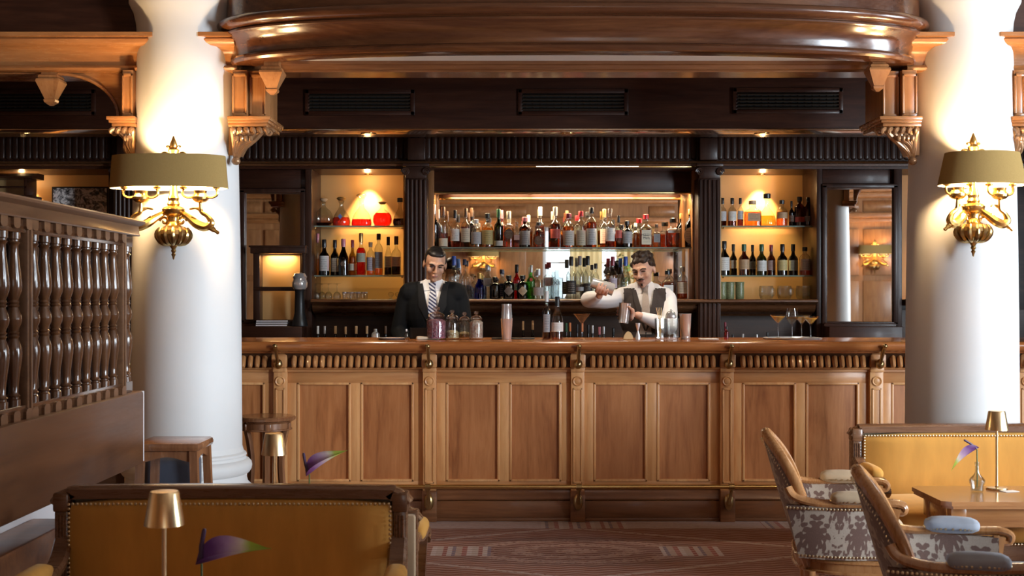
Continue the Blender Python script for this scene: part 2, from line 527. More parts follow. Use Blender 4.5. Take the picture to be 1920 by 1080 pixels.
# panelling of the rear wall (what the bar mirrors see): raised panels, dado rail and cornice
rear = MB()
rear.box(LX, RX, RY0, RY0+0.05, 2.76, 2.84, 0.01).box(LX, RX, RY0, RY0+0.10, 2.84, 2.94, 0.02)
rear.box(LX, RX, RY0, RY0+0.30, 3.2, 3.3, 0.03).box(LX, RX, RY0, RY0+0.38, 3.3, 3.42, 0.03)
o = rear.build('trim_1', M['cornice']); o['kind'] = 'structure'
wr = bpy.data.objects['wall_rear']
pan = MB().box(-0.25, 0.25, 0, 0.03, 0, 1.0, 0.012).mesh('panel')
xs = []
x = LX + 0.4
while x < RX - 0.3:
    if all(abs(x-c) > w/2+0.33 for c, w in WIN_B): xs.append(x)
    x += 0.58
for x in xs:
    for z, h in ((0.12, 0.62), (0.84, 0.85), (1.79, 0.85), (2.96, 0.2)):
        inst('panel', pan, M['panel_wall'], wr, (x, RY0, z), (0,0,0), (1,1,h))
wl = bpy.data.objects['wall_left']; wrt = bpy.data.objects['wall_right']
pan2 = MB().box(0, 0.03, -0.25, 0.25, 0, 1.0, 0.012).mesh('panel')
y = RY0 + 0.5
while y < RY1 - 1:
    for z, h in ((0.12, 0.72), (1.14, 1.3), (2.75, 0.75)):
        inst('panel', pan2, M['panel_wall'], wl, (LX, y, z), (0,0,0), (1,1,h))
        if all(abs(y-c) > w/2+0.3 for c, w, _ in WIN_R):
            inst('panel', pan2, M['panel_wall'], wrt, (RX, y, z), (0,0,PI), (1,1,h))
    y += 0.62

# ------------------------------------------------------------------ columns
COLY = 6.9
def column(px, label):
    X = WX(px, COLY)
    r = thing('column', label, 'column', (X, COLY, 0), 0, 'white plaster columns before the bar')
    MB().box(-0.40, 0.40, -0.40, 0.40, 0, 0.31, 0.012).build('plinth', M['plaster'], r)
    base = [(0.385,0.31),(0.392,0.325),(0.385,0.345),(0.37,0.365),(0.345,0.385),(0.325,0.405),(0.318,0.43),(0.320,0.452),(0.332,0.458),(0.343,0.475),(0.347,0.495),(0.343,0.513),(0.330,0.528),(0.318,0.533),(0.313,0.545),(0.318,0.553),(0.315,0.563),(0.302,0.572),(0.294,0.60)]
    MB().lathe(base, 48).build('base', M['plaster'], r)
    sh = [(0.294,0.60),(0.292,0.9),(0.289,1.3),(0.284,1.7),(0.276,2.1),(0.268,2.45),(0.262,2.72),(0.258,2.80),(0.262,2.86),(0.275,2.92),(0.30,2.97),(0.30,3.05)]
    MB().lathe(sh, 48).build('shaft', M['plaster'], r)
    MB().box(-0.24, 0.24, -0.02, 0.24, 2.7, 3.05, 0.01).box(-0.32, 0.32, -0.32, 0.32, 3.05, CZ, 0.01).build('pier', M['plaster'], r)
    return X
XL = column(350, 'white plaster column standing behind the square wooden stool')
XR = column(1803, 'white plaster column standing behind the mustard sofa')

# ------------------------------------------------------------------ canopy above the bar
def plan_sweep(mb, path, prof):
    """path: plan points; prof: closed (outward, z) polygon"""
    n = len(path); m = len(prof); vs = []; fs = []
    for i, (x, y) in enumerate(path):
        a = path[max(i-1, 0)]; b = path[min(i+1, n-1)]
        tx, ty = b[0]-a[0], b[1]-a[1]; L = math.hypot(tx, ty) or 1
        nx, ny = ty/L, -tx/L
        for d, z in prof: vs.append((x+nx*d, y+ny*d, z))
    for i in range(n-1):
        for k in range(m):
            k2 = (k+1) % m
            fs.append((i*m+k, (i+1)*m+k, (i+1)*m+k2, i*m+k2))
    fs.append(tuple(range(m))); fs.append(tuple(reversed([(n-1)*m+k for k in range(m)])))
    return mb.add(vs, fs)
M['ledge2'] = wood('mahogany_beam', (0.10,0.035,0.013), (0.18,0.070,0.026), (0.26,0.11,0.042), 'X', 0.24, 0.4)
CX0, CA, CB, CY = 0.323, 1.80, 0.52, 6.88
cpath = []
NSEG = 96
for i in range(NSEG+1):
    t = PI*(1-i/NSEG)
    c, s = math.cos(t), math.sin(t)
    e = 2/2.5
    cpath.append((CX0+CA*math.copysign(abs(c)**e, c), CY-CB*abs(s)**e))
cp = thing('bar_canopy', 'bowed glossy mahogany canopy spanning between the two white columns', 'canopy', (CX0, CY, 2.6))
def canopy_part(name, prof, mat):
    return plan_sweep(MB(), cpath, prof).build(name, mat, cp, True, 30)
canopy_part('lower_bead', [(-0.10,2.625),(0.0,2.625),(0.018,2.630),(0.026,2.642),(0.026,2.652),(0.016,2.664),(0.0,2.668),(-0.10,2.668)], M['canopy'])
cove = [(-0.10,2.668),(0.004,2.668)] + smooth2([(0.004,2.674),(0.008,2.70),(0.022,2.735),(0.050,2.765)], 5) + [(0.056,2.772),(-0.10,2.772)]
canopy_part('cove', cove, M['canopy'])
canopy_part('fillet', [(-0.10,2.772),(0.060,2.772),(0.066,2.778),(0.066,2.786),(0.060,2.792),(-0.10,2.792)], M['canopy'])
ogee = [(-0.10,2.792),(0.058,2.792)] + smooth2([(0.062,2.796),(0.085,2.806),(0.098,2.826),(0.092,2.845),(0.078,2.856)], 4) + [(-0.10,2.86)]
canopy_part('upper_bead', ogee, M['canopy'])
canopy_part('attic', [(-0.10,2.86),(0.045,2.86),(0.045,3.9),(-0.10,3.9)], M['canopy'])
# plaster soffit inside the canopy and the beam behind it
sof = MB(); ip = [(x*1.0, y+0.09) for x, y in cpath]
sof.prism([(CX0+(x-CX0)*0.96, y) for x, y in ip], 2.667, 2.69, 'Z')
sof.build('soffit', M['plaster'], cp, True)
def extr_x(prof, x0, x1):
    return MB().prism(prof, x0, x1, 'X')
bx0, bx1 = WX(440, 6.9), WX(1715, 6.9)
extr_x([(6.84,2.660),(6.84,2.650),(6.850,2.645),(6.855,2.626),(6.870,2.620),(6.870,2.612),(7.05,2.612),(7.05,2.69),(6.84,2.69)], bx0, bx1).build('back_beam', M['ledge2'], cp, True)

# cornices running through the columns to left and right
corn = [(7.10,2.60),(6.80,2.60)] + [(6.775,2.605),(6.765,2.617),(6.775,2.630)] + [(6.79,2.632),(6.785,2.65)] + smooth2([(6.78,2.67),(6.765,2.70),(6.73,2.722)], 4) + [(6.705,2.724),(6.690,2.735),(6.683,2.752),(6.69,2.762),(6.66,2.764),(6.66,2.785),(7.10,2.785)]
def cornice(x0, x1, label):
    r = thing('cornice', label, 'cornice', ((x0+x1)/2, 6.9, 2.6), 0, 'mahogany cornices beside the columns')
    extr_x(corn, x0, x1).build('moulding', M['cornice'], r, True)
    MB().box(x0, x1, 6.86, 7.1, 2.785, CZ).build('upper_panel', M['dark'], r, True)
    return r
cornice(LX+0.02, XL-0.12, 'straight mahogany cornice running left from the column by the screen')
cornice(XL+0.12, WX(447, 6.8), 'short mahogany cornice return between left column and bowed canopy')
cornice(WX(1698, 6.8), XR-0.12, 'short mahogany cornice return between bowed canopy and right column')
cornice(XR+0.12, RX-0.02, 'straight mahogany cornice running right from the column by the sofa')

# carved brackets with posts against the columns
leaf_mesh = {}
def leaf_tube(mb, base, top, out, r):
    """acanthus leaf: rises from base, swells and curls outward at the top"""
    b = Vector(base); t = Vector(top); o = Vector(out)
    ctrl = [b, b.lerp(t, 0.35)+o*0.15, b.lerp(t, 0.7)+o*0.45, t+o*0.8, t+o*1.05+Vector((0,0,-0.012)), t+o*0.95+Vector((0,0,-0.026)), t+o*0.78+Vector((0,0,-0.022))]
    pts = smoothpts(ctrl, 4)
    n = len(pts)
    rs = [r*(0.45+0.75*math.sin(PI*min(1, (i/n)*1.15)**0.8)*0.9) for i in range(n)]
    rs = [max(q, r*0.35) for q in rs]
    mb.tube(pts, rs, 7)
def column_bracket(xc, s, wide, label):
    """s: direction away from the column; xc: x of the inner face"""
    y0, y1 = 6.73, 7.10
    zt, zb = 2.60, 2.352
    r = thing('column_bracket', label, 'bracket', (xc, 6.9, zb-0.25), 0, 'carved brackets on the columns')
    def post(name, a, b, ya):
        x0, x1 = sorted((xc+s*a, xc+s*b))
        MB().box(x0, x1, ya, y1, zb, zt, 0.004).build(name, M['cornice_v'], r, True)
        fr = MB(); g = 0.010
        for p, q, za, zc in ((x0, x0+g, zb+0.01, zt-0.02), (x1-g, x1, zb+0.01, zt-0.02), (x0, x1, zb+0.008, zb+0.02), (x0, x1, zt-0.035, zt-0.02)):
            fr.box(p, q, ya-0.007, ya+0.01, za, zc, 0.002)
        fr.build('bead_frame', M['cornice_v'], r, True)
    post('post', 0.0, 0.078 if wide else 0.055, y0)
    W1 = 0.175 if wide else 0.10
    if wide:
        post('post', 0.084, 0.170, y0+0.035)
    x0, x1 = sorted((xc-s*0.02, xc+s*(W1+0.03)))
    ab = MB()
    for k, (g, za, zc) in enumerate(((0.0, zb-0.020, zb), (0.010, zb-0.034, zb-0.018), (0.022, zb-0.052, zb-0.034))):
        ab.box(x0+ (g if s < 0 else 0), x1-(g if s > 0 else 0), y0-0.035+g, y1, za, zc, 0.004)
    ab.build('abacus', M['cornice'], r, True)
    # carved body tapering down against the column
    zc = zb-0.052; zl = zc-0.165
    core = MB().prism([(xc-s*0.03, zc), (xc+s*W1*0.70, zc), (xc+s*W1*0.40, zc-0.06), (xc+s*0.025, zl+0.02), (xc-s*0.03, zl+0.02)], y0+0.050, y0+0.15, 'Y')
    core.build('carved_core', M['carve'], r, True)
    nl = 6 if wide else 4
    for k in range(nl):
        f = k/(nl-1)
        ct = [(xc+s*(0.004+0.010*f), y0+0.055, zl), (xc+s*(0.006+0.040*f), y0+0.032, zl+0.045), (xc+s*(0.004+(W1-0.060)*f), y0+0.018, zc-0.060),
              (xc+s*(0.002+(W1-0.016)*f), y0+0.004, zc-0.018), (xc+s*(0.010+(W1-0.002)*f), y0-0.012, zc-0.018), (xc+s*(0.012+(W1+0.002)*f), y0-0.010, zc-0.036)]
        pt = smoothpts(ct, 5); n = len(pt)
        rs = [0.007+0.0085*math.sin(PI*min(1.0, (i/n)*0.80+0.12)) for i in range(n)]
        lf = MB().tube(pt, rs, 8); lf.build('leaf', M['carve'], r, True)
    for k in range(nl-2):
        f = (k+0.5)/(nl-2)
        ct = [(xc+s*0.014, y0+0.030, zl+0.030), (xc+s*(0.012+0.030*f), y0+0.012, zl+0.075), (xc+s*(0.010+(W1-0.085)*f), y0-0.004, zc-0.062), (xc+s*(0.018+(W1-0.080)*f), y0-0.020, zc-0.060), (xc+s*(0.018+(W1-0.080)*f), y0-0.018, zc-0.078)]
        pt = smoothpts(ct, 5); n = len(pt)
        lf = MB().tube(pt, [0.006+0.0075*math.sin(PI*min(1.0, (i/n)*0.80+0.12)) for i in range(n)], 8); lf.build('leaf', M['carve'], r, True)
    sc = MB(); sp = []
    for k in range(22):
        a = k*0.42; rr = 0.022*(1-k/26)
        sp.append((xc+s*(W1+0.012)+s*rr*math.cos(a), y0+0.05, zc-0.022+rr*math.sin(a)))
    sc.tube(sp, 0.009, 7); sc.build('volute', M['carve'], r, True)
    MB().ball((xc+s*0.012, y0+0.035, zl-0.012), 0.024, 0.022, 0.022, 12, 8).build('pendant_bud', M['carve'], r, True)
    return r
column_bracket(WX(437, 6.75), 1, True, 'carved bracket on the canopy side of the left column')
column_bracket(WX(251, 6.75), -1, False, 'carved bracket at the outer side of the left column, by the arch')
column_bracket(WX(1717, 6.75), -1, True, 'carved bracket on the canopy side of the right column')
column_bracket(WX(1899, 6.75), 1, False, 'carved bracket at the outer side of the right column')

# turned pendants hanging from the beams
def pendant(px, py0, py1, wpx, Y, label, mat):
    X, z0, z1 = WX(px, Y), WZ(py0, Y), WZ(py1, Y)
    w = wpx*Y/FPX/2
    r = thing('drop_pendant', label, 'pendant', (X, Y, z1), 0, 'wooden drop pendants under the beams')
    h = z0-z1
    Q = Matrix.Translation((0,0,0)) @ Matrix.Rotation(PI/4, 4, 'Z')
    k = math.sqrt(2)
    MB().lathe([(w*0.62*k,h),(w*0.62*k,h*0.80),(w*0.8*k,h*0.76),(w*0.85*k,h*0.70),(w*0.7*k,h*0.66)], 4, Q).build('block', mat, r, smooth=20)
    MB().lathe([(w*0.95*k,h*0.66),(w*1.0*k,h*0.60),(w*0.42*k,h*0.16),(w*0.50*k,h*0.14),(w*0.45*k,h*0.08),(w*0.15*k,0)][::-1], 4, Q).build('drop', mat, r, smooth=20)
pendant(511, 112, 178, 44, 6.70, 'dark wooden drop pendant beside the left end of the canopy', M['cornice_v'])
pendant(1645, 108, 172, 40, 6.70, 'wooden drop pendant beside the right end of the canopy', M['cornice_v'])
pendant(96, 126, 198, 44, 6.85, 'wooden drop pendant hanging under the left cornice', M['cornice_v'])

# arches of the side bays
def arch(side):
    pts = []
    Y = 6.86
    if side < 0: A = lambda px, py: (WX(px, Y), WZ(py, Y))
    else: A = lambda px, py: (WX(2153-px, Y), WZ(py, Y))
    outer = [A(235, 222), A(235, 124), A(-420, 124), A(-420, 222), A(-405, 222)]
    curve = []
    for k in range(13):
        t = PI/2*k/12
        curve.append(A(-405+0 + (290)*(1-math.cos(t)), 222-82*math.sin(t)))
    curve2 = []
    for k in range(13):
        t = PI/2*k/12
        curve2.append(A(112+113*math.sin(t), 140+82*(1-math.cos(t))))
    r = thing('arch', 'mahogany arch below the cornice over the display niche' if side < 0 else 'mahogany arch below the cornice at the far right', 'arch', (outer[0][0], Y, 2.3))
    MB().prism(outer+curve+curve2, Y-0.02, Y+0.16, 'Y').build('spandrel', M['cornice'], r, True, 20)
    rb = MB(); pts = [Vector((a, Y-0.03, b)) for a, b in curve2]
    rb.tube(pts, 0.009, 8); rb.build('arch_bead', M['cornice'], r, True)
arch(-1)
arch(1)

# ------------------------------------------------------------------ bulkhead with air grilles
BY = 8.3
M['lip'] = plain('brushed_copper_strip', (0.78,0.58,0.42), 0.13, 1.0, noise=0.10, nscale=5)
bh = thing('bulkhead', 'dark mahogany bulkhead with air vents over the bar', 'bulkhead', (0.4, BY, 2.49))
MB().box(LX+0.02, RX-0.02, BY, BY+0.36, 2.49, 3.4).build('fascia', M['dark'], bh, True)
MB().box(LX+0.03, RX-0.03, BY-0.012, BY+0.37, 2.486, 2.496, 0.002).build('polished_lip', M['lip'], bh, True)
MB().box(LX+0.02, RX-0.02, BY+0.36, RY1-0.02, 2.98, 3.06).build('recess_ceiling', M['dark'], bh, True)
MB().box(LX+0.03, RX-0.03, BY-0.02, BY+0.01, 2.86, 2.9, 0.006).build('cap_rail', M['dark'], bh, True)
slat = MB().box(-0.32, 0.32, -0.012, 0.012, -0.004, 0.004).mesh('slat')
rod = MB().box(-0.002, 0.002, -0.002, 0.002, -0.055, 0.055).mesh('rod')
def vent(px0, px1, py0, py1, label):
    x0, x1, z1, z0 = WX(px0, BY), WX(px1, BY), WZ(py0, BY), WZ(py1, BY)
    r = thing('air_vent', label, 'vent', ((x0+x1)/2, BY, z0), 0, 'air vents in the bulkhead')
    f = MB(); g = 0.03
    f.box(x0, x1, BY-0.016, BY, z1-g, z1, 0.005).box(x0, x1, BY-0.016, BY, z0, z0+g, 0.005)
    f.box(x0, x0+g, BY-0.016, BY, z0, z1, 0.005).box(x1-g, x1, BY-0.016, BY, z0, z1, 0.005)
    f.build('vent_frame', M['dark'], r, True)
    MB().box(x0+g, x1-g, BY-0.002, BY-0.001, z0+g, z1-g).build('backing', M['void'], r, True)
    n = 5
    for k in range(n):
        z = z0+g+(z1-z0-2*g)*(k+0.5)/n
        inst('slat', slat, M['grille'], r, ((x0+x1)/2, BY-0.013, z), (0.5,0,0), ((x1-x0-2*g)/0.64,1,1))
    for k in range(14):
        inst('rod', rod, M['grille'], r, (x0+g+(x1-x0-2*g)*(k+0.5)/14, BY-0.006, (z0+z1)/2), (0,0,0), (1,1,(z1-z0-2*g)/0.11))
vent(572, 778, 168, 217, 'long air vent above the left decanter niche')
vent(971, 1178, 167, 217, 'long air vent above the middle of the mirror')
vent(1373, 1580, 165, 214, 'long air vent above the right bottle niche')
vent(-28, 180, 168, 217, 'long air vent behind the arch at the far left')
# ------------------------------------------------------------------ bar counter
FY = 8.04
bX = lambda px: WX(px, FY)
bZ = lambda py: WZ(py, FY)
PILS = [248.5, 527, 806, 1082.5, 1361.5, 1641, 1920]
bar = thing('bar_counter', 'panelled walnut bar counter with fluted frieze below its top', 'bar', (bX(1082), FY, 0))
XA, XB = -4.2, 5.2
MB().box(XA, XB, FY+0.022, FY+0.55, 0.0, 1.05).build('carcass', M['bar_dark'], bar, True)
rails = MB()
rail = lambda y0, y1, name, mat, a, b, yf=FY, c=0.004: MB().box(a, b, yf, FY+0.03, bZ(y1), bZ(y0), c).build(name, mat, bar, True)
def quad_frame(mb, x0, x1, z0, z1, yf, w, d):
    """mitred bead round a panel: x0..x1, z0..z1 outer, w wide, proud d"""
    pts = [(x0+w/2, yf, z0+w/2), (x1-w/2, yf, z0+w/2), (x1-w/2, yf, z1-w/2), (x0+w/2, yf, z1-w/2)]
    mb.box(x0, x1, yf-d, yf+0.02, z0, z0+w, w*0.3).box(x0, x1, yf-d, yf+0.02, z1-w, z1, w*0.3)
    mb.box(x0, x0+w, yf-d, yf+0.02, z0, z1, w*0.3).box(x1-w, x1, yf-d, yf+0.02, z0, z1, w*0.3)
    return mb
roundel = MB().lathe([(0.031,0.0),(0.031,0.006),(0.027,0.009),(0.022,0.006),(0.019,0.005),(0.017,0.008),(0.010,0.010),(0.0,0.0105)], 24, Matrix.Rotation(PI/2, 4, 'X')).mesh('roundel')
hook_bulb = MB().lathe([(0.0,0.0),(0.016,0.004),(0.026,0.014),(0.028,0.024),(0.024,0.036),(0.014,0.044),(0.0,0.046)], 18, Matrix.Rotation(PI/2, 4, 'X')).mesh('rosette')
for i, p in enumerate(PILS):
    x = bX(p); hw = bX(p+12.5)-x
    pm = MB().box(x-hw, x+hw, FY-0.034, FY+0.03, bZ(975), bZ(690), 0.004)
    pl = pm.build('pilaster', M['bar_frame'], bar, True)
    fr = MB(); quad_frame(fr, x-hw*0.72, x+hw*0.72, bZ(905), bZ(727), FY-0.034, 0.012, 0.006)
    fr.build('bead_frame', M['bar_frame'], pl, True)
    inst('roundel', roundel, M['bar_frame'], pl, (x, FY-0.034, bZ(714)))
    MB().box(x-hw*1.05, x+hw*1.05, FY-0.05, FY+0.02, bZ(697), bZ(688), 0.004).build('cap', M['bar_frame'], pl, True)
    MB().box(x-hw*1.15, x+hw*1.15, FY-0.075, FY+0.02, bZ(688), bZ(662), 0.008).build('frieze_block', M['bar_rail'], pl, True)
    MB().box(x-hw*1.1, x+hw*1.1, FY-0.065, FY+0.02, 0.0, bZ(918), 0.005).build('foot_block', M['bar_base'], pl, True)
    # brass arm reaching out from a rosette
    hk = MB().tube(smoothpts([(x, FY-0.115, bZ(683)), (x, FY-0.135, bZ(672)), (x, FY-0.165, bZ(660)), (x, FY-0.20, bZ(649)), (x, FY-0.213, bZ(646))], 5), [0.011]*8+[0.012]*8+[0.0135]*4+[0.012], 10)
    h = hk.build('arm_hook', M['brass_old'], bar, True)
    inst('rosette', hook_bulb, M['brass_old'], h, (x, FY-0.075, bZ(681)), (0,0,0), (1,1.2,1.15))
    MB().ball((x, FY-0.213, bZ(646.5)), 0.016, 0.016, 0.013, 12, 8).build('knob', M['brass_old'], h, True)
SP = 13.15
fl_prof = smooth2([(0.004,-0.046),(0.0135,-0.041),(0.0172,-0.016),(0.0178,0.014),(0.0150,0.034),(0.0068,0.044),(0.0005,0.046)], 3)
flute = MB().lathe(fl_prof, 10, Matrix.Rotation(math.radians(-22), 4, 'X'), 1.0, 1.25).mesh('flute')
for i in range(len(PILS)-1):
    p0, p1 = PILS[i], PILS[i+1]
    a, b = bX(p0+12.5), bX(p1-12.5)
    # rails and stiles
    MB().box(a, b, FY, FY+0.03, bZ(719), bZ(697), 0.003).build('top_rail', M['bar_rail'], bar, True)
    MB().box(a, b, FY, FY+0.03, bZ(914), bZ(901), 0.003).build('bottom_rail', M['bar_rail'], bar, True)
    for q0, q1 in ((p0+12.5, p0+31), (p0+130, p0+150), (p1-31, p1-12.5)):
        MB().box(bX(q0), bX(q1), FY-0.001, FY+0.03, bZ(902), bZ(718), 0.003).build('stile', M['bar_frame'], bar, True)
    for q0, q1 in ((p0+31, p0+130), (p0+150, p1-31)):
        pa = MB().box(bX(q0), bX(q1), FY+0.012, FY+0.03, bZ(902), bZ(718)).build('panel', M['bar'], bar, True)
        quad_frame(MB(), bX(q0)-0.004, bX(q1)+0.004, bZ(902)-0.004, bZ(718)+0.004, FY+0.008, 0.017, 0.014).build('bead_frame', M['bar_frame'], pa, True)
    # moulding under the frieze, cove backing, flutes
    extr_x([(FY-0.022,bZ(697)),(FY-0.022,bZ(693)),(FY-0.042,bZ(691.5)),(FY-0.046,bZ(689)),(FY-0.04,bZ(687.5)),(FY+0.02,bZ(687.5)),(FY+0.02,bZ(697))], a, b).build('neck_moulding', M['bar_rail'], bar, True)
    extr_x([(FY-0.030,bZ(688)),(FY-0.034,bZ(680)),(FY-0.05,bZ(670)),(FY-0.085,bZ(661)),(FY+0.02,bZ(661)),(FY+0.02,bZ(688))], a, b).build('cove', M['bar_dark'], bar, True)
    n = int((p1-p0-30)/SP)
    for k in range(n):
        px = (p0+p1)/2 + (k-(n-1)/2)*SP
        inst('flute', flute, M['flute'], bar, (bX(px), FY-0.060, bZ(675.5)))
    # plinth
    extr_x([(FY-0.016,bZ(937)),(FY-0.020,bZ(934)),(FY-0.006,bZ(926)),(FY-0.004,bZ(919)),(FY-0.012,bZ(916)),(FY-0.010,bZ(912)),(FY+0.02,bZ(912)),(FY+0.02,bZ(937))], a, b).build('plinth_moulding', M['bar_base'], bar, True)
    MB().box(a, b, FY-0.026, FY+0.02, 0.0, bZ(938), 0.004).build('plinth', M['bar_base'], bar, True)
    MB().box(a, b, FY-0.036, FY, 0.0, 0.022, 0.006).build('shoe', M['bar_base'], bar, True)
# counter top in three lengths of wood
tz = 1.130
nose = [(FY+0.62,tz),(FY-0.14,tz)] + smooth2([(FY-0.165,tz-0.004),(FY-0.180,tz-0.016),(FY-0.182,tz-0.034),(FY-0.172,tz-0.052),(FY-0.15,tz-0.062)], 3) + [(FY-0.13,tz-0.064),(FY-0.12,tz-0.074),(FY-0.09,tz-0.078),(FY+0.62,tz-0.078)]
tp = thing('bar_worktop', 'polished mahogany bar top with rounded front edge', 'worktop', (bX(1082), FY, tz-0.08))
for a, b in ((XA, bX(521)), (bX(521)+0.001, bX(1376)), (bX(1376)+0.001, XB)):
    extr_x(nose, a, b).build('length', M['top'], tp, True)
# brass foot rail
fr = thing('foot_rail', 'brass foot rail running along the base of the bar', 'rail', (bX(1082), 7.84, 0.0))
rz = WZ(913, 7.84)
MB().tube([(XA, 7.84, rz), (XB, 7.84, rz)], 0.0145, 14).build('tube', M['brass'], fr, True)
for p in PILS:
    x = bX(p)
    b = MB().tube(smoothpts([(x, 7.84, rz+0.0), (x, 7.85, rz-0.03), (x, 7.895, rz-0.075), (x, 7.93, rz-0.115)], 5), [0.010]*6+[0.009]*5+[0.013]*5, 10)
    b.tube([(x-0.016, 7.84, rz), (x+0.016, 7.84, rz)], 0.0215, 14)
    b.build('bracket', M['brass_old'], fr, True)
    MB().ball((x, 7.945, rz-0.110), 0.031, 0.024, 0.052, 16, 10).build('foot_cup', M['brass_old'], fr, True)

# ------------------------------------------------------------------ back bar
KY = 10.0
kX = lambda px, Y=KY: WX(px, Y)
kZ = lambda py, Y=KY: WZ(py, Y)
bb = thing('back_bar', 'dark carved mahogany back bar with shelving niches behind the bartenders', 'back bar', (0.39, KY, 0))
BXA, BXB = LX+0.05, RX-0.05
LEDGE = 1.385
MB().box(BXA, BXB, 9.55, 10.1, 0.0, 0.90, 0.01).build('back_counter', M['bar_dark'], bb, True)
MB().box(BXA, BXB, 10.12, 10.2, 0.90, 1.30).build('splash_panel', M['bar_dark'], bb, True)
# central ledge and its moulding
lx0, lx1 = kX(583, 9.75), kX(1533, 9.75)
extr_x([(10.42,LEDGE),(9.74,LEDGE),(9.73,LEDGE-0.008),(9.73,LEDGE-0.020),(9.745,LEDGE-0.028)] + smooth2([(9.76,LEDGE-0.03),(9.80,LEDGE-0.045),(9.82,LEDGE-0.075),(9.86,LEDGE-0.10),(9.93,LEDGE-0.115)], 4) + [(9.95,LEDGE-0.13),(10.42,LEDGE-0.13)], lx0, lx1).build('ledge', M['ledge'], bb, True)
# posts
for p0, p1 in ((573, 585), (1530, 1541), (1675, 1690), (440, 449), (205, 218)):
    MB().box(kX(p0, 9.9), kX(p1, 9.9), 9.88, 10.42, 0.9, kZ(308, 9.9), 0.004).build('upright', M['dark_v'], bb, True)
# frieze, mouldings
zf0, zf1 = kZ(302, 9.9), kZ(250, 9.9)
MB().box(BXA, BXB, 9.91, 10.45, zf0, zf1+0.35).build('frieze_board', M['dark'], bb, True)
extr_x([(9.80,kZ(311,9.8)),(9.80,kZ(307,9.8)),(9.825,kZ(305,9.8)),(9.83,kZ(302,9.8)),(9.85,kZ(300,9.8)),(9.95,kZ(300,9.8)),(9.95,kZ(311,9.8))], BXA, BXB).build('architrave', M['ledge'], bb, True)
MB().box(BXA, BXB, 9.86, 10.42, kZ(318, 9.9), kZ(310, 9.9)).build('head_rail', M['dark'], bb, True)
bead = MB().lathe(smooth2([(0.002,0.0),(0.019,0.010),(0.0225,0.03),(0.0225,0.16),(0.019,0.180),(0.002,0.19)], 2), 12, None, 1.0, 0.45).mesh('reed')
x = kX(-60, 9.9)
while x < kX(1990, 9.9):
    inst('frieze_reed', bead, M['dark_v'], bb, (x, 9.908, zf0+0.008)); x += 0.0515
# pilasters
reed = MB().lathe([(0.002,0.0),(0.012,0.006),(0.0135,0.02),(0.0135,1.40),(0.012,1.415),(0.002,1.42)], 10).mesh('reed')
def scroll(mb, c, r0, turns, s, y, rt):
    pts = []; n = int(turns*14)
    for k in range(n+1):
        a = k/14*2*PI; r = r0*(1-0.85*k/n)
        pts.append((c[0]+s*r*math.cos(a), y, c[1]+r*math.sin(a)))
    mb.tube(pts, rt, 7)
for pc in (779.5, 1331, 231):
    xc = kX(pc, 9.75); hw = 21*9.75/FPX
    zb = 0.9; zt = kZ(333, 9.75)
    pl = MB().box(xc-hw, xc+hw, 9.775, 10.42, zb, zt, 0.004).build('pilaster', M['dark_v'], bb, True)
    for k in range(5):
        inst('reed', reed, M['dark_v'], pl, (xc+(k-2)*hw*0.385, 9.775, zt-1.43))
    cp_ = MB().box(xc-hw*1.18, xc+hw*1.18, 9.735, 9.95, kZ(312,9.75), kZ(306,9.75), 0.004)
    cp_.box(xc-hw*0.95, xc+hw*0.95, 9.755, 9.95, zt-0.005, kZ(312,9.75), 0.006)
    c = cp_.build('capital', M['dark_v'], pl, True)
    for s in (-1, 1):
        v = MB(); scroll(v, (xc+s*hw*0.92, kZ(322,9.75)), 0.030, 2.2, s, 9.745, 0.0075)
        v.build('volute', M['dark_v'], c, True)
    MB().box(xc-hw*0.8, xc+hw*0.8, 9.80, 9.95, kZ(300,9.8), kZ(258,9.8), 0.008).build('frieze_block', M['dark_v'], pl, True)
# niches
def niche(px0, px1, lit_x, power):
    x0, x1 = kX(px0, 9.95), kX(px1, 9.95)
    zt = kZ(318, 9.95)
    MB().box(x0-0.02, x1+0.02, 10.36, 10.40, LEDGE, zt+0.1).build('niche_back', M['niche'], bb, True)
    MB().box(x0-0.015, x0+0.004, 9.97, 10.38, LEDGE, zt).build('niche_side', M['niche'], bb, True)
    MB().box(x1-0.004, x1+0.015, 9.97, 10.38, LEDGE, zt).build('niche_side', M['niche'], bb, True)
    MB().box(x0, x1, 9.97, 10.36, zt, zt+0.03).build('niche_top', M['dark'], bb, True)
    X = kX(lit_x, 10.25)
    l = thing('downlight', 'small recessed downlight in the head of the niche', 'downlight', (X, 10.27, zt))
    MB().lathe([(0.034,-0.012),(0.036,-0.004),(0.036,0.0),(0.026,0.0),(0.026,-0.010)], 20).build('ring', M['brass'], l)
    MB().lathe([(0.0,-0.004),(0.024,-0.004),(0.024,0.0),(0.0,0.0)], 16).build('lens', M['lens'], l)
    spot_light('downlight_beam', (X, 10.27, zt-0.02), (X, 10.315, LEDGE), power, WARM, 76, 0.85, 0.012)
    point_light('downlight_spill', (X, 10.20, zt-0.05), power*0.016, WARM, 0.02)
    return l
M['lens'] = glow('warm_lens', (1.0, 0.75, 0.45), 4)
a = niche(585, 757, 690, 110); a['label'] = 'small downlight in the head of the decanter niche'
b = niche(1352, 1530, 1428, 110); b['label'] = 'small downlight in the head of the whisky niche'
c = niche(-60, 206, 45, 70); c['label'] = 'small downlight over the framed photograph at far left'
d = niche(1690, 1880, 1790, 70); d['label'] = 'small downlight in the niche behind the right column'
MB().box(kX(-60), kX(206), 9.8, 10.4, LEDGE-0.05, LEDGE, 0.005).build('side_ledge', M['ledge'], bb, True)
MB().box(kX(1690), kX(1880), 9.8, 10.4, LEDGE-0.05, LEDGE, 0.005).build('side_ledge', M['ledge'], bb, True)
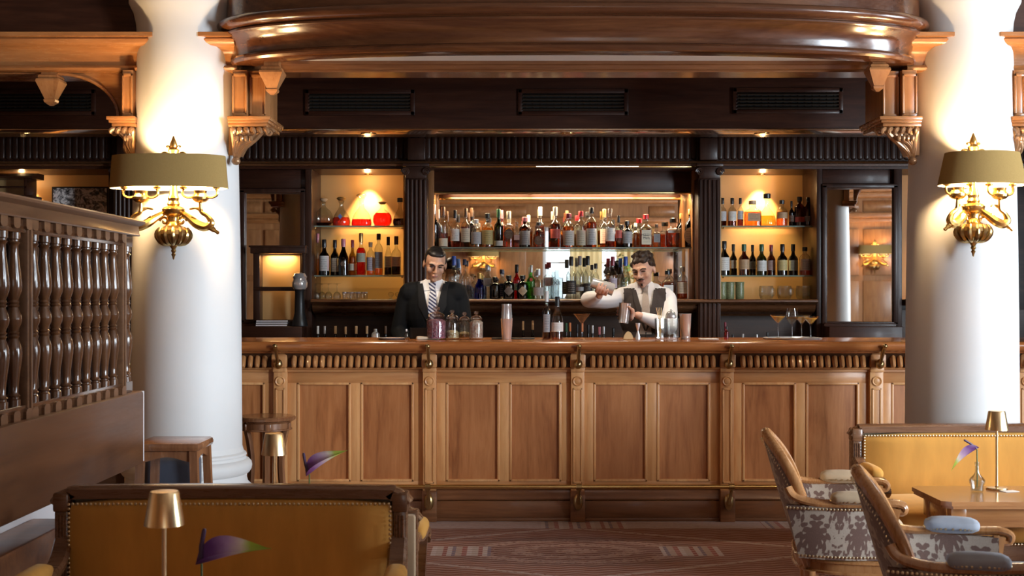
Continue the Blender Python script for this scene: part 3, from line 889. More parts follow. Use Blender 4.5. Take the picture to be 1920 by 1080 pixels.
# glass shelves
def shelf(px0, px1, z, y0, label):
    x0, x1 = kX(px0, 10.05), kX(px1, 10.05)
    r = thing('glass_shelf', label, 'shelf', ((x0+x1)/2, 10.2, z), 0, 'glass shelves of the back bar')
    MB().box(x0, x1, y0, 10.35, z-0.010, z, 0.002).build('pane', M['shelf_glass'], r, True)
    MB().box(x0, x1, y0-0.003, y0+0.001, z-0.010, z, 0).build('edge', M['shelf_edge'], r, True)
    for s in (x0+0.015, x1-0.015): MB().lathe([(0.008,z-0.022),(0.008,z-0.010)], 10, Matrix.Translation((s, 10.08, 0))).build('stud', M['brass'], r, True)
M['shelf_edge'] = plain('shelf_edge_glass', (0.20,0.27,0.22), 0.12, 0.0, 0.5)
ZU, ZL, ZC = WZ(424.5, 10.12), WZ(516.5, 10.12), WZ(464.5, 10.12)
shelf(586, 757, ZU, 10.02, 'upper glass shelf of the left niche under the decanters')
shelf(586, 757, ZL, 10.02, 'lower glass shelf of the left niche under liqueur bottles')
shelf(1353, 1530, ZU, 10.02, 'upper glass shelf of the right niche under whisky bottles')
shelf(1353, 1530, ZL, 10.02, 'lower glass shelf of the right niche under port bottles')
shelf(806, 1308, ZC, 10.00, 'long glass shelf across the middle mirror')
# middle mirror with hood
x0, x1 = kX(802, 9.95), kX(1310, 9.95)
mr = thing('bar_mirror', 'wide mirror behind the spirit bottles in the middle of the back bar', 'mirror', ((x0+x1)/2, 10.38, LEDGE))
MB().box(x0, x1, 10.38, 10.40, LEDGE, kZ(318, 9.95)).build('glass', M['mirror'], mr, True)
for a, b in ((x0, x0+0.045), (x1-0.045, x1)):
    MB().box(a, b, 9.98, 10.40, LEDGE, kZ(318, 9.95), 0.004).build('cheek', M['panel_wall'], mr, True)
hd = thing('mirror_hood', 'dark wooden light hood across the head of the middle mirror', 'hood', ((x0+x1)/2, 10.06, kZ(361, 10.05)))
MB().box(x0+0.005, x1-0.005, 10.05, 10.07, kZ(360, 10.05), kZ(319, 10.05), 0.004).build('board', M['dark'], hd, True)
MB().box(x0+0.01, x1-0.01, 10.045, 10.09, kZ(363.5, 10.05), kZ(359, 10.05), 0.003).build('lip', M['brass_old'], hd, True)
tl = thing('strip_light', 'glowing strip light behind the hood over the middle bottles', 'strip light', (kX(1100, 10.2), 10.16, kZ(352, 10.2)))
MB().tube([(kX(1000,10.2), 10.16, kZ(352,10.2)), (kX(1200,10.2), 10.16, kZ(352,10.2))], 0.013, 10).build('tube', M['strip'] if 'strip' in M else M.setdefault('strip', glow('strip_glow', (1.0,0.82,0.60), 30)), tl, True)
for s in (995, 1205): MB().box(kX(s-4,10.2), kX(s+4,10.2), 10.07, 10.18, kZ(356,10.2), kZ(348,10.2), 0.003).build('holder', M['brass_old'], tl, True)
area_light('strip_light_beam', (kX(1060, 10.2), 10.14, kZ(356, 10.2)), (math.radians(-12), 0, 0), 1.9, 0.03, 26, (1.0, 0.72, 0.42))
ts = thing('upper_light_strip', 'thin brass strip light under the architrave above the mirror hood', 'strip light', (kX(1055, 9.9), 9.9, kZ(314, 9.9)))
MB().box(kX(806,9.9), kX(1306,9.9), 9.842, 9.86, kZ(315.5,9.9), kZ(310.5,9.9), 0.002).build('profile', M['brass'], ts, True)
MB().box(kX(1005,9.9), kX(1196,9.9), 9.838, 9.843, kZ(314.3,9.9), kZ(311.5,9.9)).build('diffuser', glow('diffuser', (1.0,0.85,0.66), 3.0), ts, True)
# side mirrors in frames
def side_mirror(px0, px1, py0, py1, yaw, label):
    Y = 9.93
    xa, xb, za, zb = kX(px0, Y), kX(px1, Y), kZ(py1, Y), kZ(py0, Y)
    r = thing('framed_mirror', label, 'mirror', ((xa+xb)/2, Y, za), 0, 'framed mirrors beside the niches')
    w = xb-xa; h = zb-za
    MB().box(-w/2+0.005, w/2-0.005, -0.004, 0.004, 0.0, h, 0, Matrix.Rotation(yaw, 4, 'Z')).build('glass', M['mirror'], r)
    f = MB()
    for a, b in ((-w/2-0.03, -w/2+0.008), (w/2-0.008, w/2+0.03)): f.box(a, b, -0.07, 0.04, -0.02, h+0.02, 0.006)
    f.box(-w/2-0.03, w/2+0.03, -0.07, 0.04, h-0.004, h+0.03, 0.006).box(-w/2-0.03, w/2+0.03, -0.07, 0.04, -0.03, 0.004, 0.006)
    f.build('mirror_frame', M['dark_v'], r)
    return xa, xb
side_mirror(1545, 1672, 353, 604, math.radians(-6.6), 'tall framed mirror reflecting a white column, right of the whisky niche')
side_mirror(460, 567, 362, 600, math.radians(3.0), 'tall dark framed mirror left of the decanter niche')
for p0, p1 in ((449, 575), (1541, 1676)):
    MB().box(kX(p0,9.95), kX(p1,9.95), 9.93, 9.99, kZ(352 if p0 > 900 else 361,9.95)+0.03, kZ(316,9.95), 0.004).build('upper_panel', M['dark'], bb, True)
    MB().box(kX(p0,9.85), kX(p1,9.85), 9.78, 10.0, 0.9, kZ(606,9.85), 0.006).build('lower_panel', M['dark'], bb, True)
    MB().box(kX(p0,9.85), kX(p1,9.85), 9.62, 9.80, 0.9, kZ(606,9.85)-0.021, 0.006).build('bay_shelf', M['dark'], bb, True)
    MB().box(kX(p0,9.95), kX(p1,9.95), 9.985, 10.42, 0.9, kZ(312,9.95)).build('bay_back', M['dark'], bb, True)

# downlights added under the bulkhead to brighten the bartenders and bar top
for px, lb in ((690, 'recessed downlight under the bulkhead above the decanter niche'), (1065, 'recessed downlight under the bulkhead above the middle of the bar'), (1430, 'recessed downlight under the bulkhead above the whisky niche')):
    X = WX(px, 8.45)
    l = thing('added_downlight', lb, 'downlight', (X, 8.48, 2.486), 0, 'downlights over the bar')
    MB().lathe([(0.050,-0.006),(0.052,-0.002),(0.052,0.0),(0.040,0.0),(0.040,-0.005)], 24).build('ring', M['brass'], l)
    MB().lathe([(0.0,-0.003),(0.038,-0.003),(0.038,0.0),(0.0,0.0)], 20).build('lens', M['lens'], l)
    spot_light('added_downlight_beam', (X, 8.48, 2.47), (X, 8.75, 1.1), 60, (1.0, 0.82, 0.62), 105, 0.9, 0.03)
# ------------------------------------------------------------------ fabric materials
def velvet(name, c):
    m, nt, p = new_mat(name)
    v = coords(nt, (1,1,0.25))
    a = noise_(nt, v, 14, 4); b = noise_(nt, v, 120, 2)
    cc = mix_(nt, a, c4([x*0.72 for x in c]), c4([min(1, x*1.25) for x in c]))
    nt.links.new(cc, p.inputs['Base Color'])
    p.inputs['Roughness'].default_value = 0.75
    p.inputs['Sheen Weight'].default_value = 0.35
    p.inputs['Sheen Tint'].default_value = (1.0, 0.8, 0.45, 1)
    p.inputs['Specular IOR Level'].default_value = 0.2
    bump_(nt, p, b, 0.15, 0.001)
    return m
def damask():
    m, nt, p = new_mat('damask_weave')
    A = lambda op, a, b=None, c=None, clamp=False: math_(nt, op, a, b, c, clamp)
    tc = N(nt, 'ShaderNodeTexCoord'); sp = N(nt, 'ShaderNodeSeparateXYZ')
    nt.links.new(tc.outputs['Object'], sp.inputs[0])
    X0, Y0, Z = sp.outputs
    x = A('ADD', X0, Y0)
    def motif(sx_, sz_, big):
        u = A('DIVIDE', A('ABSOLUTE', A('WRAP', A('ADD', x, 0.03+sx_), 0.078, -0.078)), 0.078)   # mirrored repeat 0..1
        w = A('DIVIDE', A('WRAP', A('SUBTRACT', Z, 0.54+sz_), 0.105, -0.105), 0.105)        # -1..1
        cb = N(nt, 'ShaderNodeCombineXYZ'); nt.links.new(u, cb.inputs[0]); nt.links.new(w, cb.inputs[1])
        nz2 = noise_(nt, cb.outputs[0], 5.5, 2, 0.5, 1.0)
        w2 = A('ADD', w, 0.15)
        ang = A('ARCTAN2', w2, u)
        r = A('SQRT', A('ADD', A('MULTIPLY', u, u), A('MULTIPLY', A('MULTIPLY', w2, w2), 0.75)))
        lobes = A('SUBTRACT', A('ADD', 0.62*big, A('MULTIPLY', A('COSINE', A('MULTIPLY', ang, 9.0)), 0.16*big)), r)
        veins = A('ABSOLUTE', A('SINE', A('ADD', A('MULTIPLY', r, 13.0), A('MULTIPLY', ang, 4.0))))
        f = A('ADD', A('MULTIPLY', lobes, 1.5), A('SUBTRACT', A('MULTIPLY', veins, 0.45), 0.32))
        f = A('ADD', f, A('MULTIPLY', A('SUBTRACT', nz2, 0.5), 0.8))
        heart = A('SUBTRACT', 0.14*big, r)
        stem = A('MULTIPLY', A('SUBTRACT', 0.05, u), A('LESS_THAN', w, 0.2))
        return A('MAXIMUM', A('MAXIMUM', f, A('MULTIPLY', heart, 3.0)), A('MULTIPLY', stem, 3.0))
    f = A('MAXIMUM', motif(0.0, 0.0, 1.0), motif(0.078, 0.105, 0.85))
    k = N(nt, 'ShaderNodeMapRange'); nt.links.new(f, k.inputs[0]); k.inputs[1].default_value = 0.0; k.inputs[2].default_value = 0.10
    fine = noise_(nt, coords(nt, (1,1,1), False), 260, 2)
    lo = mix_(nt, fine, (0.27,0.215,0.17,1), (0.42,0.35,0.28,1)); hi = mix_(nt, fine, (0.085,0.042,0.030,1), (0.15,0.082,0.062,1))
    nt.links.new(mix_(nt, k.outputs[0], lo, hi), p.inputs['Base Color'])
    p.inputs['Roughness'].default_value = 0.6; p.inputs['Sheen Weight'].default_value = 0.2
    bump_(nt, p, k.outputs[0], 0.2, 0.001)
    return m
M['velvet'] = velvet('mustard_velvet', (0.60, 0.295, 0.060))
M['damask'] = damask()
M['pad_blue'] = velvet('grey_blue_velvet', (0.29, 0.31, 0.355))
M['pad_taupe'] = velvet('taupe_velvet', (0.46, 0.34, 0.22))
for k in ('pad_blue', 'pad_taupe'):
    M[k].node_tree.nodes['Principled BSDF'].inputs['Sheen Weight'].default_value = 0.1
    M[k].node_tree.nodes['Principled BSDF'].inputs['Sheen Tint'].default_value = (1,1,1,1)
M['nail'] = plain('nailhead_brass', (0.62,0.50,0.32), 0.3, 1.0)
M['slate'] = plain('slate_leather', (0.055,0.062,0.085), 0.5, noise=0.2)

def padded(sx, sy, sz, c, seg=5, bulge=0.0):
    """soft box centred on the origin (half sizes) with domed faces"""
    bm = bmesh.new(); bmesh.ops.create_cube(bm, size=2)
    bmesh.ops.subdivide_edges(bm, edges=bm.edges[:], cuts=seg, use_grid_fill=True)
    for v in bm.verts:
        a = [v.co.x, v.co.y, v.co.z]
        d = [sx, sy, sz]
        q = Vector([math.copysign(max(0, abs(a[i])*d[i]-(d[i]-c if d[i] > c else 0)), a[i]) for i in range(3)])
        core = Vector([max(-(d[i]-c), min(d[i]-c, a[i]*d[i])) if d[i] > c else 0 for i in range(3)])
        n = q.normalized() if q.length > 1e-9 else Vector((0,0,0))
        L = max(abs(q.x), abs(q.y), abs(q.z))
        w = core + n*min(c, L if L < c else c)
        if bulge:
            f = (1-a[0]*a[0])*(1-a[1]*a[1])
            if abs(a[2]) > 0.99: w.z += math.copysign(bulge*f, a[2])
            g = (1-a[0]*a[0])*(1-a[2]*a[2])
            if abs(a[1]) > 0.99: w.y += math.copysign(bulge*g*0.6, a[1])
        v.co = w
    return bm
def nails(pts, r, nrm):
    """row of domed nailheads along points"""
    mb = MB(); n = Vector(nrm).normalized()
    for p in pts:
        p = Vector(p); t = n.orthogonal().normalized(); b = n.cross(t)
        vs = [p + n*r*0.6]
        for k in range(6): vs.append(p + t*r*math.cos(k*PI/3) + b*r*math.sin(k*PI/3))
        mb.add(vs, [(0, 1+k, 1+(k+1) % 6) for k in range(6)])
    return mb
def along(pts, step):
    """even points along a polyline"""
    P = [Vector(p) for p in pts]; out = [P[0].copy()]; need = step
    for a, b in zip(P[:-1], P[1:]):
        L = (b-a).length; s = 0.0
        while L-s >= need:
            s += need; out.append(a.lerp(b, s/L)); need = step
        need -= (L-s)
    return out

# ------------------------------------------------------------------ balustrade screen at the left
sx = -1.75
scr = thing('balustrade_screen', 'tall oak screen with turned balusters above a plain panel', 'screen', (sx, 4.8, 0))
Y0, Y1 = 3.3, 5.86
def extr_y(prof, y0, y1):
    return MB().prism(prof, y0, y1, 'Y')
extr_y([(sx-0.10,1.685),(sx+0.030,1.685),(sx+0.034,1.690),(sx+0.030,1.696),(sx+0.026,1.730),(sx+0.040,1.734),(sx+0.056,1.742),(sx+0.060,1.750),(sx+0.052,1.757),(sx-0.10,1.762)], Y0, Y1+0.05).build('cap_rail', M['screen'], scr, True)
MB().box(sx-0.14, sx-0.06, Y0, Y1, 0.97, 1.69).build('backing', M['bar_dark'], scr, True)
prof = [(0.024,0.0),(0.024,0.022),(0.019,0.026),(0.019,0.031),(0.025,0.036),(0.019,0.041),(0.016,0.048),(0.0175,0.075),(0.022,0.115),(0.0275,0.155),(0.0300,0.185),(0.0285,0.205),(0.0215,0.225),(0.0165,0.238),(0.021,0.246),(0.0165,0.252),(0.022,0.258),(0.0165,0.264),(0.020,0.276),(0.0265,0.290),(0.0290,0.306)]
prof = prof + [(r, 0.612-z) for r, z in reversed(prof)]
balu = MB().lathe(prof, 14).mesh('baluster')
scal = MB().prism([(-0.030,0.04),(-0.030,0.012),(-0.022,0.003),(0.0,0.0),(0.022,0.003),(0.030,0.012),(0.030,0.04)], -0.012, 0.012, 'X').mesh('scallop')
posts = [3.52, 4.60, 5.72]
for yp in posts:
    q = MB().box(sx-0.045, sx+0.020, yp-0.026, yp+0.026, 0.97, 1.686, 0.004).build('post', M['screen'], scr, True)
    MB().box(sx+0.018, sx+0.025, yp-0.010, yp+0.010, 1.00, 1.66, 0.002).build('post_fillet', M['screen'], q, True)
for a, b in zip(posts[:-1], posts[1:]):
    n = 9
    for k in range(n):
        y = a+(b-a)*(k+0.75)/(n+0.5)
        inst('baluster', balu, M['baluster'], scr, (sx-0.008, y, 1.022))
    for k in range(n+1):
        y = a+(b-a)*(k+0.28)/(n+0.5)
        inst('scallop', scal, M['screen'], scr, (sx+0.014, y, 1.646))
        inst('scallop', scal, M['screen'], scr, (sx+0.014, y, 1.010), (PI,0,0))
inst('baluster', balu, M['baluster'], scr, (sx-0.004, 5.81, 1.022))
for z in (1.634, 0.972): MB().box(sx-0.02, sx+0.014, Y0, Y1, z, z+0.05, 0.004).build('fret_rail', M['baluster'], scr, True)
MB().box(sx-0.10, sx+0.045, Y0, 5.93, 0.635, 0.972, 0.012).build('panel', M['screen_panel'], scr, True)
MB().box(sx-0.10, sx+0.044, 5.928, 5.938, 0.645, 0.97, 0.002).build('edge_strip', M['white_wall'], scr, True)
MB().box(sx-0.26, sx-0.20, Y0, 5.8, 0.0, 0.66).build('dado_wall', M['white_wall'], scr, True)
MB().box(sx-0.20, sx-0.02, Y0, 5.2, 0.0, 0.507, 0.01).build('base_box', M['bar_base'], scr, True)

# added screen out of view at the right; keeps window light off the left sofa
added_screen = thing('balustrade_screen', 'taller oak screen standing to the right of the lounge seats', 'screen', (2.43, 2.5, 0))
MB().box(2.38, 2.46, 1.85, 3.15, 0.0, 1.37, 0.012).build('panel', M['screen_panel'], added_screen, True)
MB().box(2.46, 2.50, 1.85, 3.15, 1.37, 2.09).build('backing', M['bar_dark'], added_screen, True)
MB().box(2.36, 2.52, 1.83, 3.17, 2.085, 2.162, 0.012).build('cap_rail', M['screen'], added_screen, True)
for yp in (1.88, 3.12): MB().box(2.38, 2.46, yp-0.026, yp+0.026, 1.37, 2.086, 0.004).build('post', M['screen'], added_screen, True)
for k in range(10): inst('baluster', balu, M['baluster'], added_screen, (2.42, 1.96+0.12*k, 1.422))
for z in (2.034, 1.372): MB().box(2.40, 2.44, 1.85, 3.15, z, z+0.05, 0.004).build('fret_rail', M['baluster'], added_screen, True)

# ------------------------------------------------------------------ wall sconces
def shade_mat(name, c, tr):
    m = bpy.data.materials.new(name); m.use_nodes = True; nt = m.node_tree; nt.nodes.clear()
    out = N(nt, 'ShaderNodeOutputMaterial'); d = N(nt, 'ShaderNodeBsdfDiffuse'); t = N(nt, 'ShaderNodeBsdfTranslucent')
    v = coords(nt, (1,1,1), False); n = noise_(nt, v, 150, 2)
    cc = mix_(nt, n, c4([x*0.9 for x in c]), c4([x*1.1 for x in c]))
    nt.links.new(cc, d.inputs[0]); nt.links.new(cc, t.inputs[0])
    mx = N(nt, 'ShaderNodeMixShader'); mx.inputs[0].default_value = tr
    nt.links.new(d.outputs[0], mx.inputs[1]); nt.links.new(t.outputs[0], mx.inputs[2]); nt.links.new(mx.outputs[0], out.inputs[0])
    return m
M['shade'] = shade_mat('olive_gold_shade', (0.36,0.24,0.09), 0.06)
M['shade_in'] = plain('shade_lining', (0.85,0.74,0.52), 0.7)
M['bulb'] = glow('bulb_glow', (1.0,0.80,0.52), 25)
def sconce(name, label, X, Y, Z, yaw, a, b, taper, watts, group='gilt wall sconces', lamp=True):
    r = thing(name, label, 'sconce', (X, Y, Z), yaw, group)
    bd = [(0.0,-0.062),(0.02,-0.060),(0.05,-0.050),(0.076,-0.030),(0.086,-0.006),(0.080,0.016),(0.062,0.030),(0.045,0.038)]
    T = Matrix.Translation((0,-0.075,0))
    MB().lathe(bd, 24, T).build('body', M['brass_old'], r)
    g = MB()
    for k in range(14):
        t = 2*PI*k/14
        g.tube(smoothpts([(0.03*math.cos(t),-0.075+0.03*math.sin(t),-0.060),(0.066*math.cos(t),-0.075+0.066*math.sin(t),-0.044),(0.088*math.cos(t),-0.075+0.088*math.sin(t),-0.006),(0.070*math.cos(t),-0.075+0.070*math.sin(t),0.028)], 3), [0.006,0.009,0.011,0.012,0.012,0.012,0.010,0.009,0.007,0.005], 6)
    g.build('gadroons', M['brass_old'], r)
    MB().lathe([(0.0,-0.135),(0.004,-0.132),(0.007,-0.118),(0.012,-0.108),(0.007,-0.100),(0.014,-0.090),(0.010,-0.080),(0.018,-0.068),(0.022,-0.058)], 14, T).build('drop_finial', M['brass_old'], r)
    MB().lathe([(0.045,0.036),(0.034,0.048),(0.028,0.066),(0.032,0.084),(0.044,0.092),(0.056,0.104),(0.060,0.122),(0.050,0.134),(0.030,0.140),(0.034,0.150),(0.026,0.165),(0.030,0.180),(0.022,0.20),(0.018,0.24),(0.012,0.26),(0.010,0.36)], 20, T).build('stem', M['gold'], r)
    ks = a/0.298
    for s in (-1*ks, 1*ks):
        v = MB(); pts = []
        for k in range(18):
            an = k*0.4; rr = 0.024*(1-k/21)
            pts.append((s*(0.045+rr*math.cos(an)), -0.08, 0.062+rr*math.sin(an)))
        v.tube(pts, 0.007, 7); v.build('scroll', M['gold'], r)
        arm = smoothpts([(s*0.045,-0.08,0.105),(s*0.085,-0.095,0.078),(s*0.130,-0.115,0.045),(s*0.175,-0.125,0.030),(s*0.205,-0.13,0.050),(s*0.185,-0.13,0.085),(s*0.155,-0.13,0.105),(s*0.150,-0.13,0.140),(s*0.150,-0.13,0.16)], 5)
        n = len(arm)
        MB().tube(arm, [0.012+0.012*math.sin(PI*min(1, i/(n*0.6))) if i < n*0.6 else 0.012-0.005*(i-n*0.6)/(n*0.4) for i in range(n)], 9).build('arm', M['gold'], r)
        w = MB().tube(smoothpts([(s*0.195,-0.13,0.030),(s*0.225,-0.13,0.010),(s*0.245,-0.13,-0.004)], 4), [0.014]*4+[0.009]*4+[0.002], 7)
        w.build('wing', M['gold'], r); w = MB()
        w.tube(smoothpts([(s*0.16,-0.13,0.11),(s*0.125,-0.12,0.125),(s*0.09,-0.12,0.120)], 4), [0.009]*4+[0.006]*4+[0.002], 6)
        w.build('leaf', M['gold'], r); w = MB()
        w.tube(smoothpts([(s*0.13,-0.115,0.045),(s*0.115,-0.115,0.075),(s*0.10,-0.115,0.082)], 4), [0.010]*4+[0.007]*4+[0.003], 6)
        w.build('leaf', M['gold'], r)
        cpv = MB().lathe([(0.006,0.150),(0.030,0.158),(0.042,0.170),(0.044,0.182),(0.036,0.188),(0.030,0.20),(0.034,0.214)], 16, Matrix.Translation((s*0.15,-0.13,0)))
        cpv.build('cup', M['gold'], r)
        for q in (-ks, ks):
            hk = smoothpts([(s*0.15,-0.13,0.196),(s*0.15+q*0.035,-0.135,0.182),(s*0.15+q*0.062,-0.14,0.178),(s*0.15+q*0.085,-0.14,0.190),(s*0.15+q*0.088,-0.14,0.212),(s*0.15+q*0.080,-0.14,0.222)], 4)
            MB().tube(hk, 0.0065, 7).build('branch', M['gold'], r)
            MB().lathe([(0.004,0.218),(0.018,0.224),(0.020,0.232),(0.010,0.236),(0.010,0.262)], 12, Matrix.Translation((s*0.15+q*0.083,-0.14,0))).build('candle_cup', M['gold'], r)
            MB().lathe([(0.006,0.262),(0.014,0.275),(0.015,0.290),(0.008,0.312),(0.0,0.325)], 10, Matrix.Translation((s*0.15+q*0.083,-0.14,0))).build('bulb', M['bulb'], r)
    fin = MB().lathe([(0.010,0.36),(0.028,0.37),(0.034,0.385),(0.022,0.40),(0.026,0.412),(0.030,0.425),(0.018,0.44),(0.020,0.455),(0.012,0.475),(0.004,0.495),(0.0,0.50)], 14, T)
    for s in (-1, 1):
        fin.tube(smoothpts([(s*0.012,-0.075,0.385),(s*0.04,-0.075,0.41),(s*0.058,-0.075,0.405),(s*0.056,-0.075,0.388)], 4), 0.009, 7)
        fin.tube(smoothpts([(s*0.010,-0.075,0.42),(s*0.026,-0.075,0.445),(s*0.036,-0.075,0.44)], 4), 0.007, 7)
    fin.build('crown_finial', M['gold'], r)
    sh = MB(); zt, zb = 0.385, 0.222; seg = 56
    Tc = Matrix.Translation((0,-0.165,0))
    vs = []; fs = []
    for (k, z) in ((1.0, zb), (taper, zt), (taper-0.012, zt), (0.988, zb)):
        for i in range(seg):
            t = 2*PI*i/seg; vs.append((a*k*math.cos(t), b*k*math.sin(t), z))
    for j in range(4):
        j2 = (j+1) % 4
        for i in range(seg): fs.append((j*seg+i, j*seg+(i+1) % seg, j2*seg+(i+1) % seg, j2*seg+i))
    sh.add(vs, fs, Tc)
    so = sh.build('shade', M['shade'], r, smooth=40)
    so.data.materials.append(M['shade_in'])
    for pz in so.data.polygons:
        if 2*seg <= pz.index < 3*seg: pz.material_index = 1
    if lamp:
        R = Matrix.Rotation(yaw, 4, 'Z')
        for s in (-0.6, 0.6):
            p = R @ Vector((s*a, -0.16, 0.30))
            point_light('sconce_light', (X+p.x, Y+p.y, Z+p.z), watts/2, WARM2, 0.03)
    return r
WARM2 = (1.0, 0.66, 0.33)
def on_column(xc, deg):
    t = math.radians(deg); R = 0.288
    return xc+R*math.sin(t), COLY-R*math.cos(t)
x, y = on_column(XL, 5)
sconce('wall_sconce', 'gilt sconce with long olive shade on the left column', x, y, WZ(437, 6.5), math.radians(0), 0.298, 0.15, 0.955, 44)
x, y = on_column(XR, -15)
yw = math.radians(8)
sconce('wall_sconce', 'gilt sconce with taupe tapered shade on the right column', x, y, WZ(431, 6.5), yw, 0.226, 0.165, 0.84, 44)
for xx, lb in ((-0.55, 'gilt sconce seen in the left of the middle mirror'), (3.45, 'gilt sconce seen in the mirrors at the right')):
    sconce('wall_sconce', lb, xx, RY0+0.05, 1.95, PI, 0.30, 0.15, 0.95, 24)

# ------------------------------------------------------------------ sofas
def sofa(name, label, X, Y, w, zt, rz, arm_fwd=0.50, drop=0.0):
    """back plane at local y=0, faces local -y; base centred"""
    r = thing(name, label, 'sofa', (X, Y, 0), rz, 'mustard velvet sofas')
    h = w/2
    path = smoothpts([(-h-0.004, 0.0, zt-0.040), (-h+0.012, 0.0, zt-0.022), (-h+0.045, 0, zt-0.006), (-h+0.10, 0, zt), (0, 0, zt+0.003), (h-0.10, 0, zt), (h-0.045, 0, zt-0.006), (h-0.012, 0, zt-0.022), (h+0.004, 0, zt-0.040)], 6)
    rp = [(-0.035,-0.022),(-0.038,-0.008),(-0.030,0.0),(-0.032,0.010),(-0.020,0.018),(0.020,0.018),(0.036,0.008),(0.036,-0.022)]
    MB().sweep([(p[0], p[1]+0.02, p[2]-0.02) for p in path], rp, up=(0,0,1)).build('crest_rail', M['sofa_wood'], r)
    for s in (-1, 1):
        st = MB().box(s*h-0.028-0.0*s, s*h+0.028, -0.016, 0.055, 0.12, zt-0.045, 0.006) if False else MB()
        xa = s*(h-0.022)
        st.box(xa-0.022, xa+0.022, -0.012, 0.055, 0.10, zt-0.06, 0.006)
        st.box(xa-0.026, xa+0.026, -0.020, 0.060, zt-0.085, zt-0.022, 0.008)
        so = st.build('back_post', M['sofa_wood'], r)
        for q in (-0.010, 0.0, 0.010):
            MB().tube([(xa+q, -0.013, 0.40), (xa+q, -0.013, zt-0.095)], 0.0045, 6).build('reed', M['sofa_wood'], so)
    bk = padded(h-0.046, 0.045, (zt-0.05-0.40)/2, 0.03, 7, 0.012)
    MB().bm(bk, Matrix.Translation((0, 0.012, (zt-0.05+0.40)/2))).build('back_cushion', M['velvet'], r, smooth=60)
    MB().box(-h+0.004, h-0.004, 0.045, 0.085, 0.25, zt-0.03, 0.010).build('outside_back', M['pad_taupe'], r)
    npts = along([(-h+0.052, -0.028, 0.45), (-h+0.052, -0.028, zt-0.056), (h-0.052, -0.028, zt-0.056), (h-0.052, -0.028, 0.45)], 0.0145)
    n = nails(npts, 0.0055, (0,-1,0)).build('nailheads', M['nail'], r); n['kind'] = 'stuff'
    # seat
    sd = 0.56
    MB().box(-h, h, -sd, 0.03, 0.21, 0.285, 0.012).build('seat_rail', M['sofa_wood'], r)
    MB().bm(padded(h-0.03, sd/2-0.01, 0.035, 0.03, 5, 0.004), Matrix.Translation((0, -sd/2+0.01, 0.315))).build('seat_deck', M['velvet'], r, smooth=60)
    for s in (-1, 1):
        MB().bm(padded(h/2-0.025, sd/2-0.02, 0.045, 0.035, 6, 0.012), Matrix.Translation((s*(h/2-0.015), -sd/2, 0.395))).build('seat_cushion', M['velvet'], r, smooth=60)
    npt = along([(-h+0.02, -sd-0.002, 0.288), (h-0.02, -sd-0.002, 0.288)], 0.0145)
    n = nails(npt, 0.0055, (0,-1,0)).build('rail_nailheads', M['nail'], r); n['kind'] = 'stuff'
    for s in (-1, 1):
        for y in (-sd+0.03, 0.02):
            MB().lathe([(0.012,0),(0.016,0.03),(0.022,0.12),(0.026,0.17),(0.018,0.185),(0.028,0.20),(0.028,0.22)], 12, Matrix.Translation((s*(h-0.03), y, 0))).build('leg', M['sofa_wood'], r)
    # arms: scrolled wood with a velvet pad
    for s in (-1, 1):
        xa = s*(h-0.028); za = zt-drop
        pts = smoothpts([(xa,0.0,zt-0.17),(xa,-0.08,za-0.195),(xa+s*0.008,-0.22,za-0.215),(xa+s*0.012,-0.36,za-0.22),(xa+s*0.012,-arm_fwd+0.06,za-0.225),(xa+s*0.012,-arm_fwd,za-0.25),(xa+s*0.012,-arm_fwd+0.03,za-0.275)], 5)
        a = MB().sweep(pts, [(-0.026,-0.018),(-0.030,0.0),(-0.022,0.014),(0.022,0.014),(0.030,0.0),(0.026,-0.018)])
        ao = a.build('arm', M['sofa_wood'], r)
        MB().bm(padded(0.034, 0.125, 0.026, 0.024, 5, 0.006), Matrix.Translation((xa+s*0.010, -0.26, za-0.196))).build('arm_pad', M['velvet'], ao, smooth=60)
        MB().sweep(smoothpts([(xa+s*0.012,-arm_fwd+0.05,za-0.235),(xa+s*0.010,-arm_fwd+0.09,za-0.28),(xa,-sd+0.10,0.36),(xa,-sd+0.05,0.27)], 5), [(-0.022,-0.02),(0.022,-0.02),(0.022,0.02),(-0.022,0.02)], up=(0,1,0)).build('arm_support', M['sofa_wood'], ao)
    return r
s1x = (WX(104, 4.14)+WX(763, 4.14))/2; s1w = WX(763, 4.14)-WX(104, 4.14)
zt1 = WZ(910, 4.14)
sofa('sofa', 'mustard velvet sofa with dark frame in front of the oak screen', s1x, 4.14, s1w, zt1, 0, drop=0.05)
sofa('sofa', 'sofa standing back to back behind the left mustard sofa', s1x+0.02, 4.36, s1w, zt1-0.09, PI, drop=-0.06)
sofa('sofa', 'bright mustard velvet sofa in front of the right column', WX(1598, 6.34)+0.80, 6.34, 1.60, WZ(795, 6.34), 0)

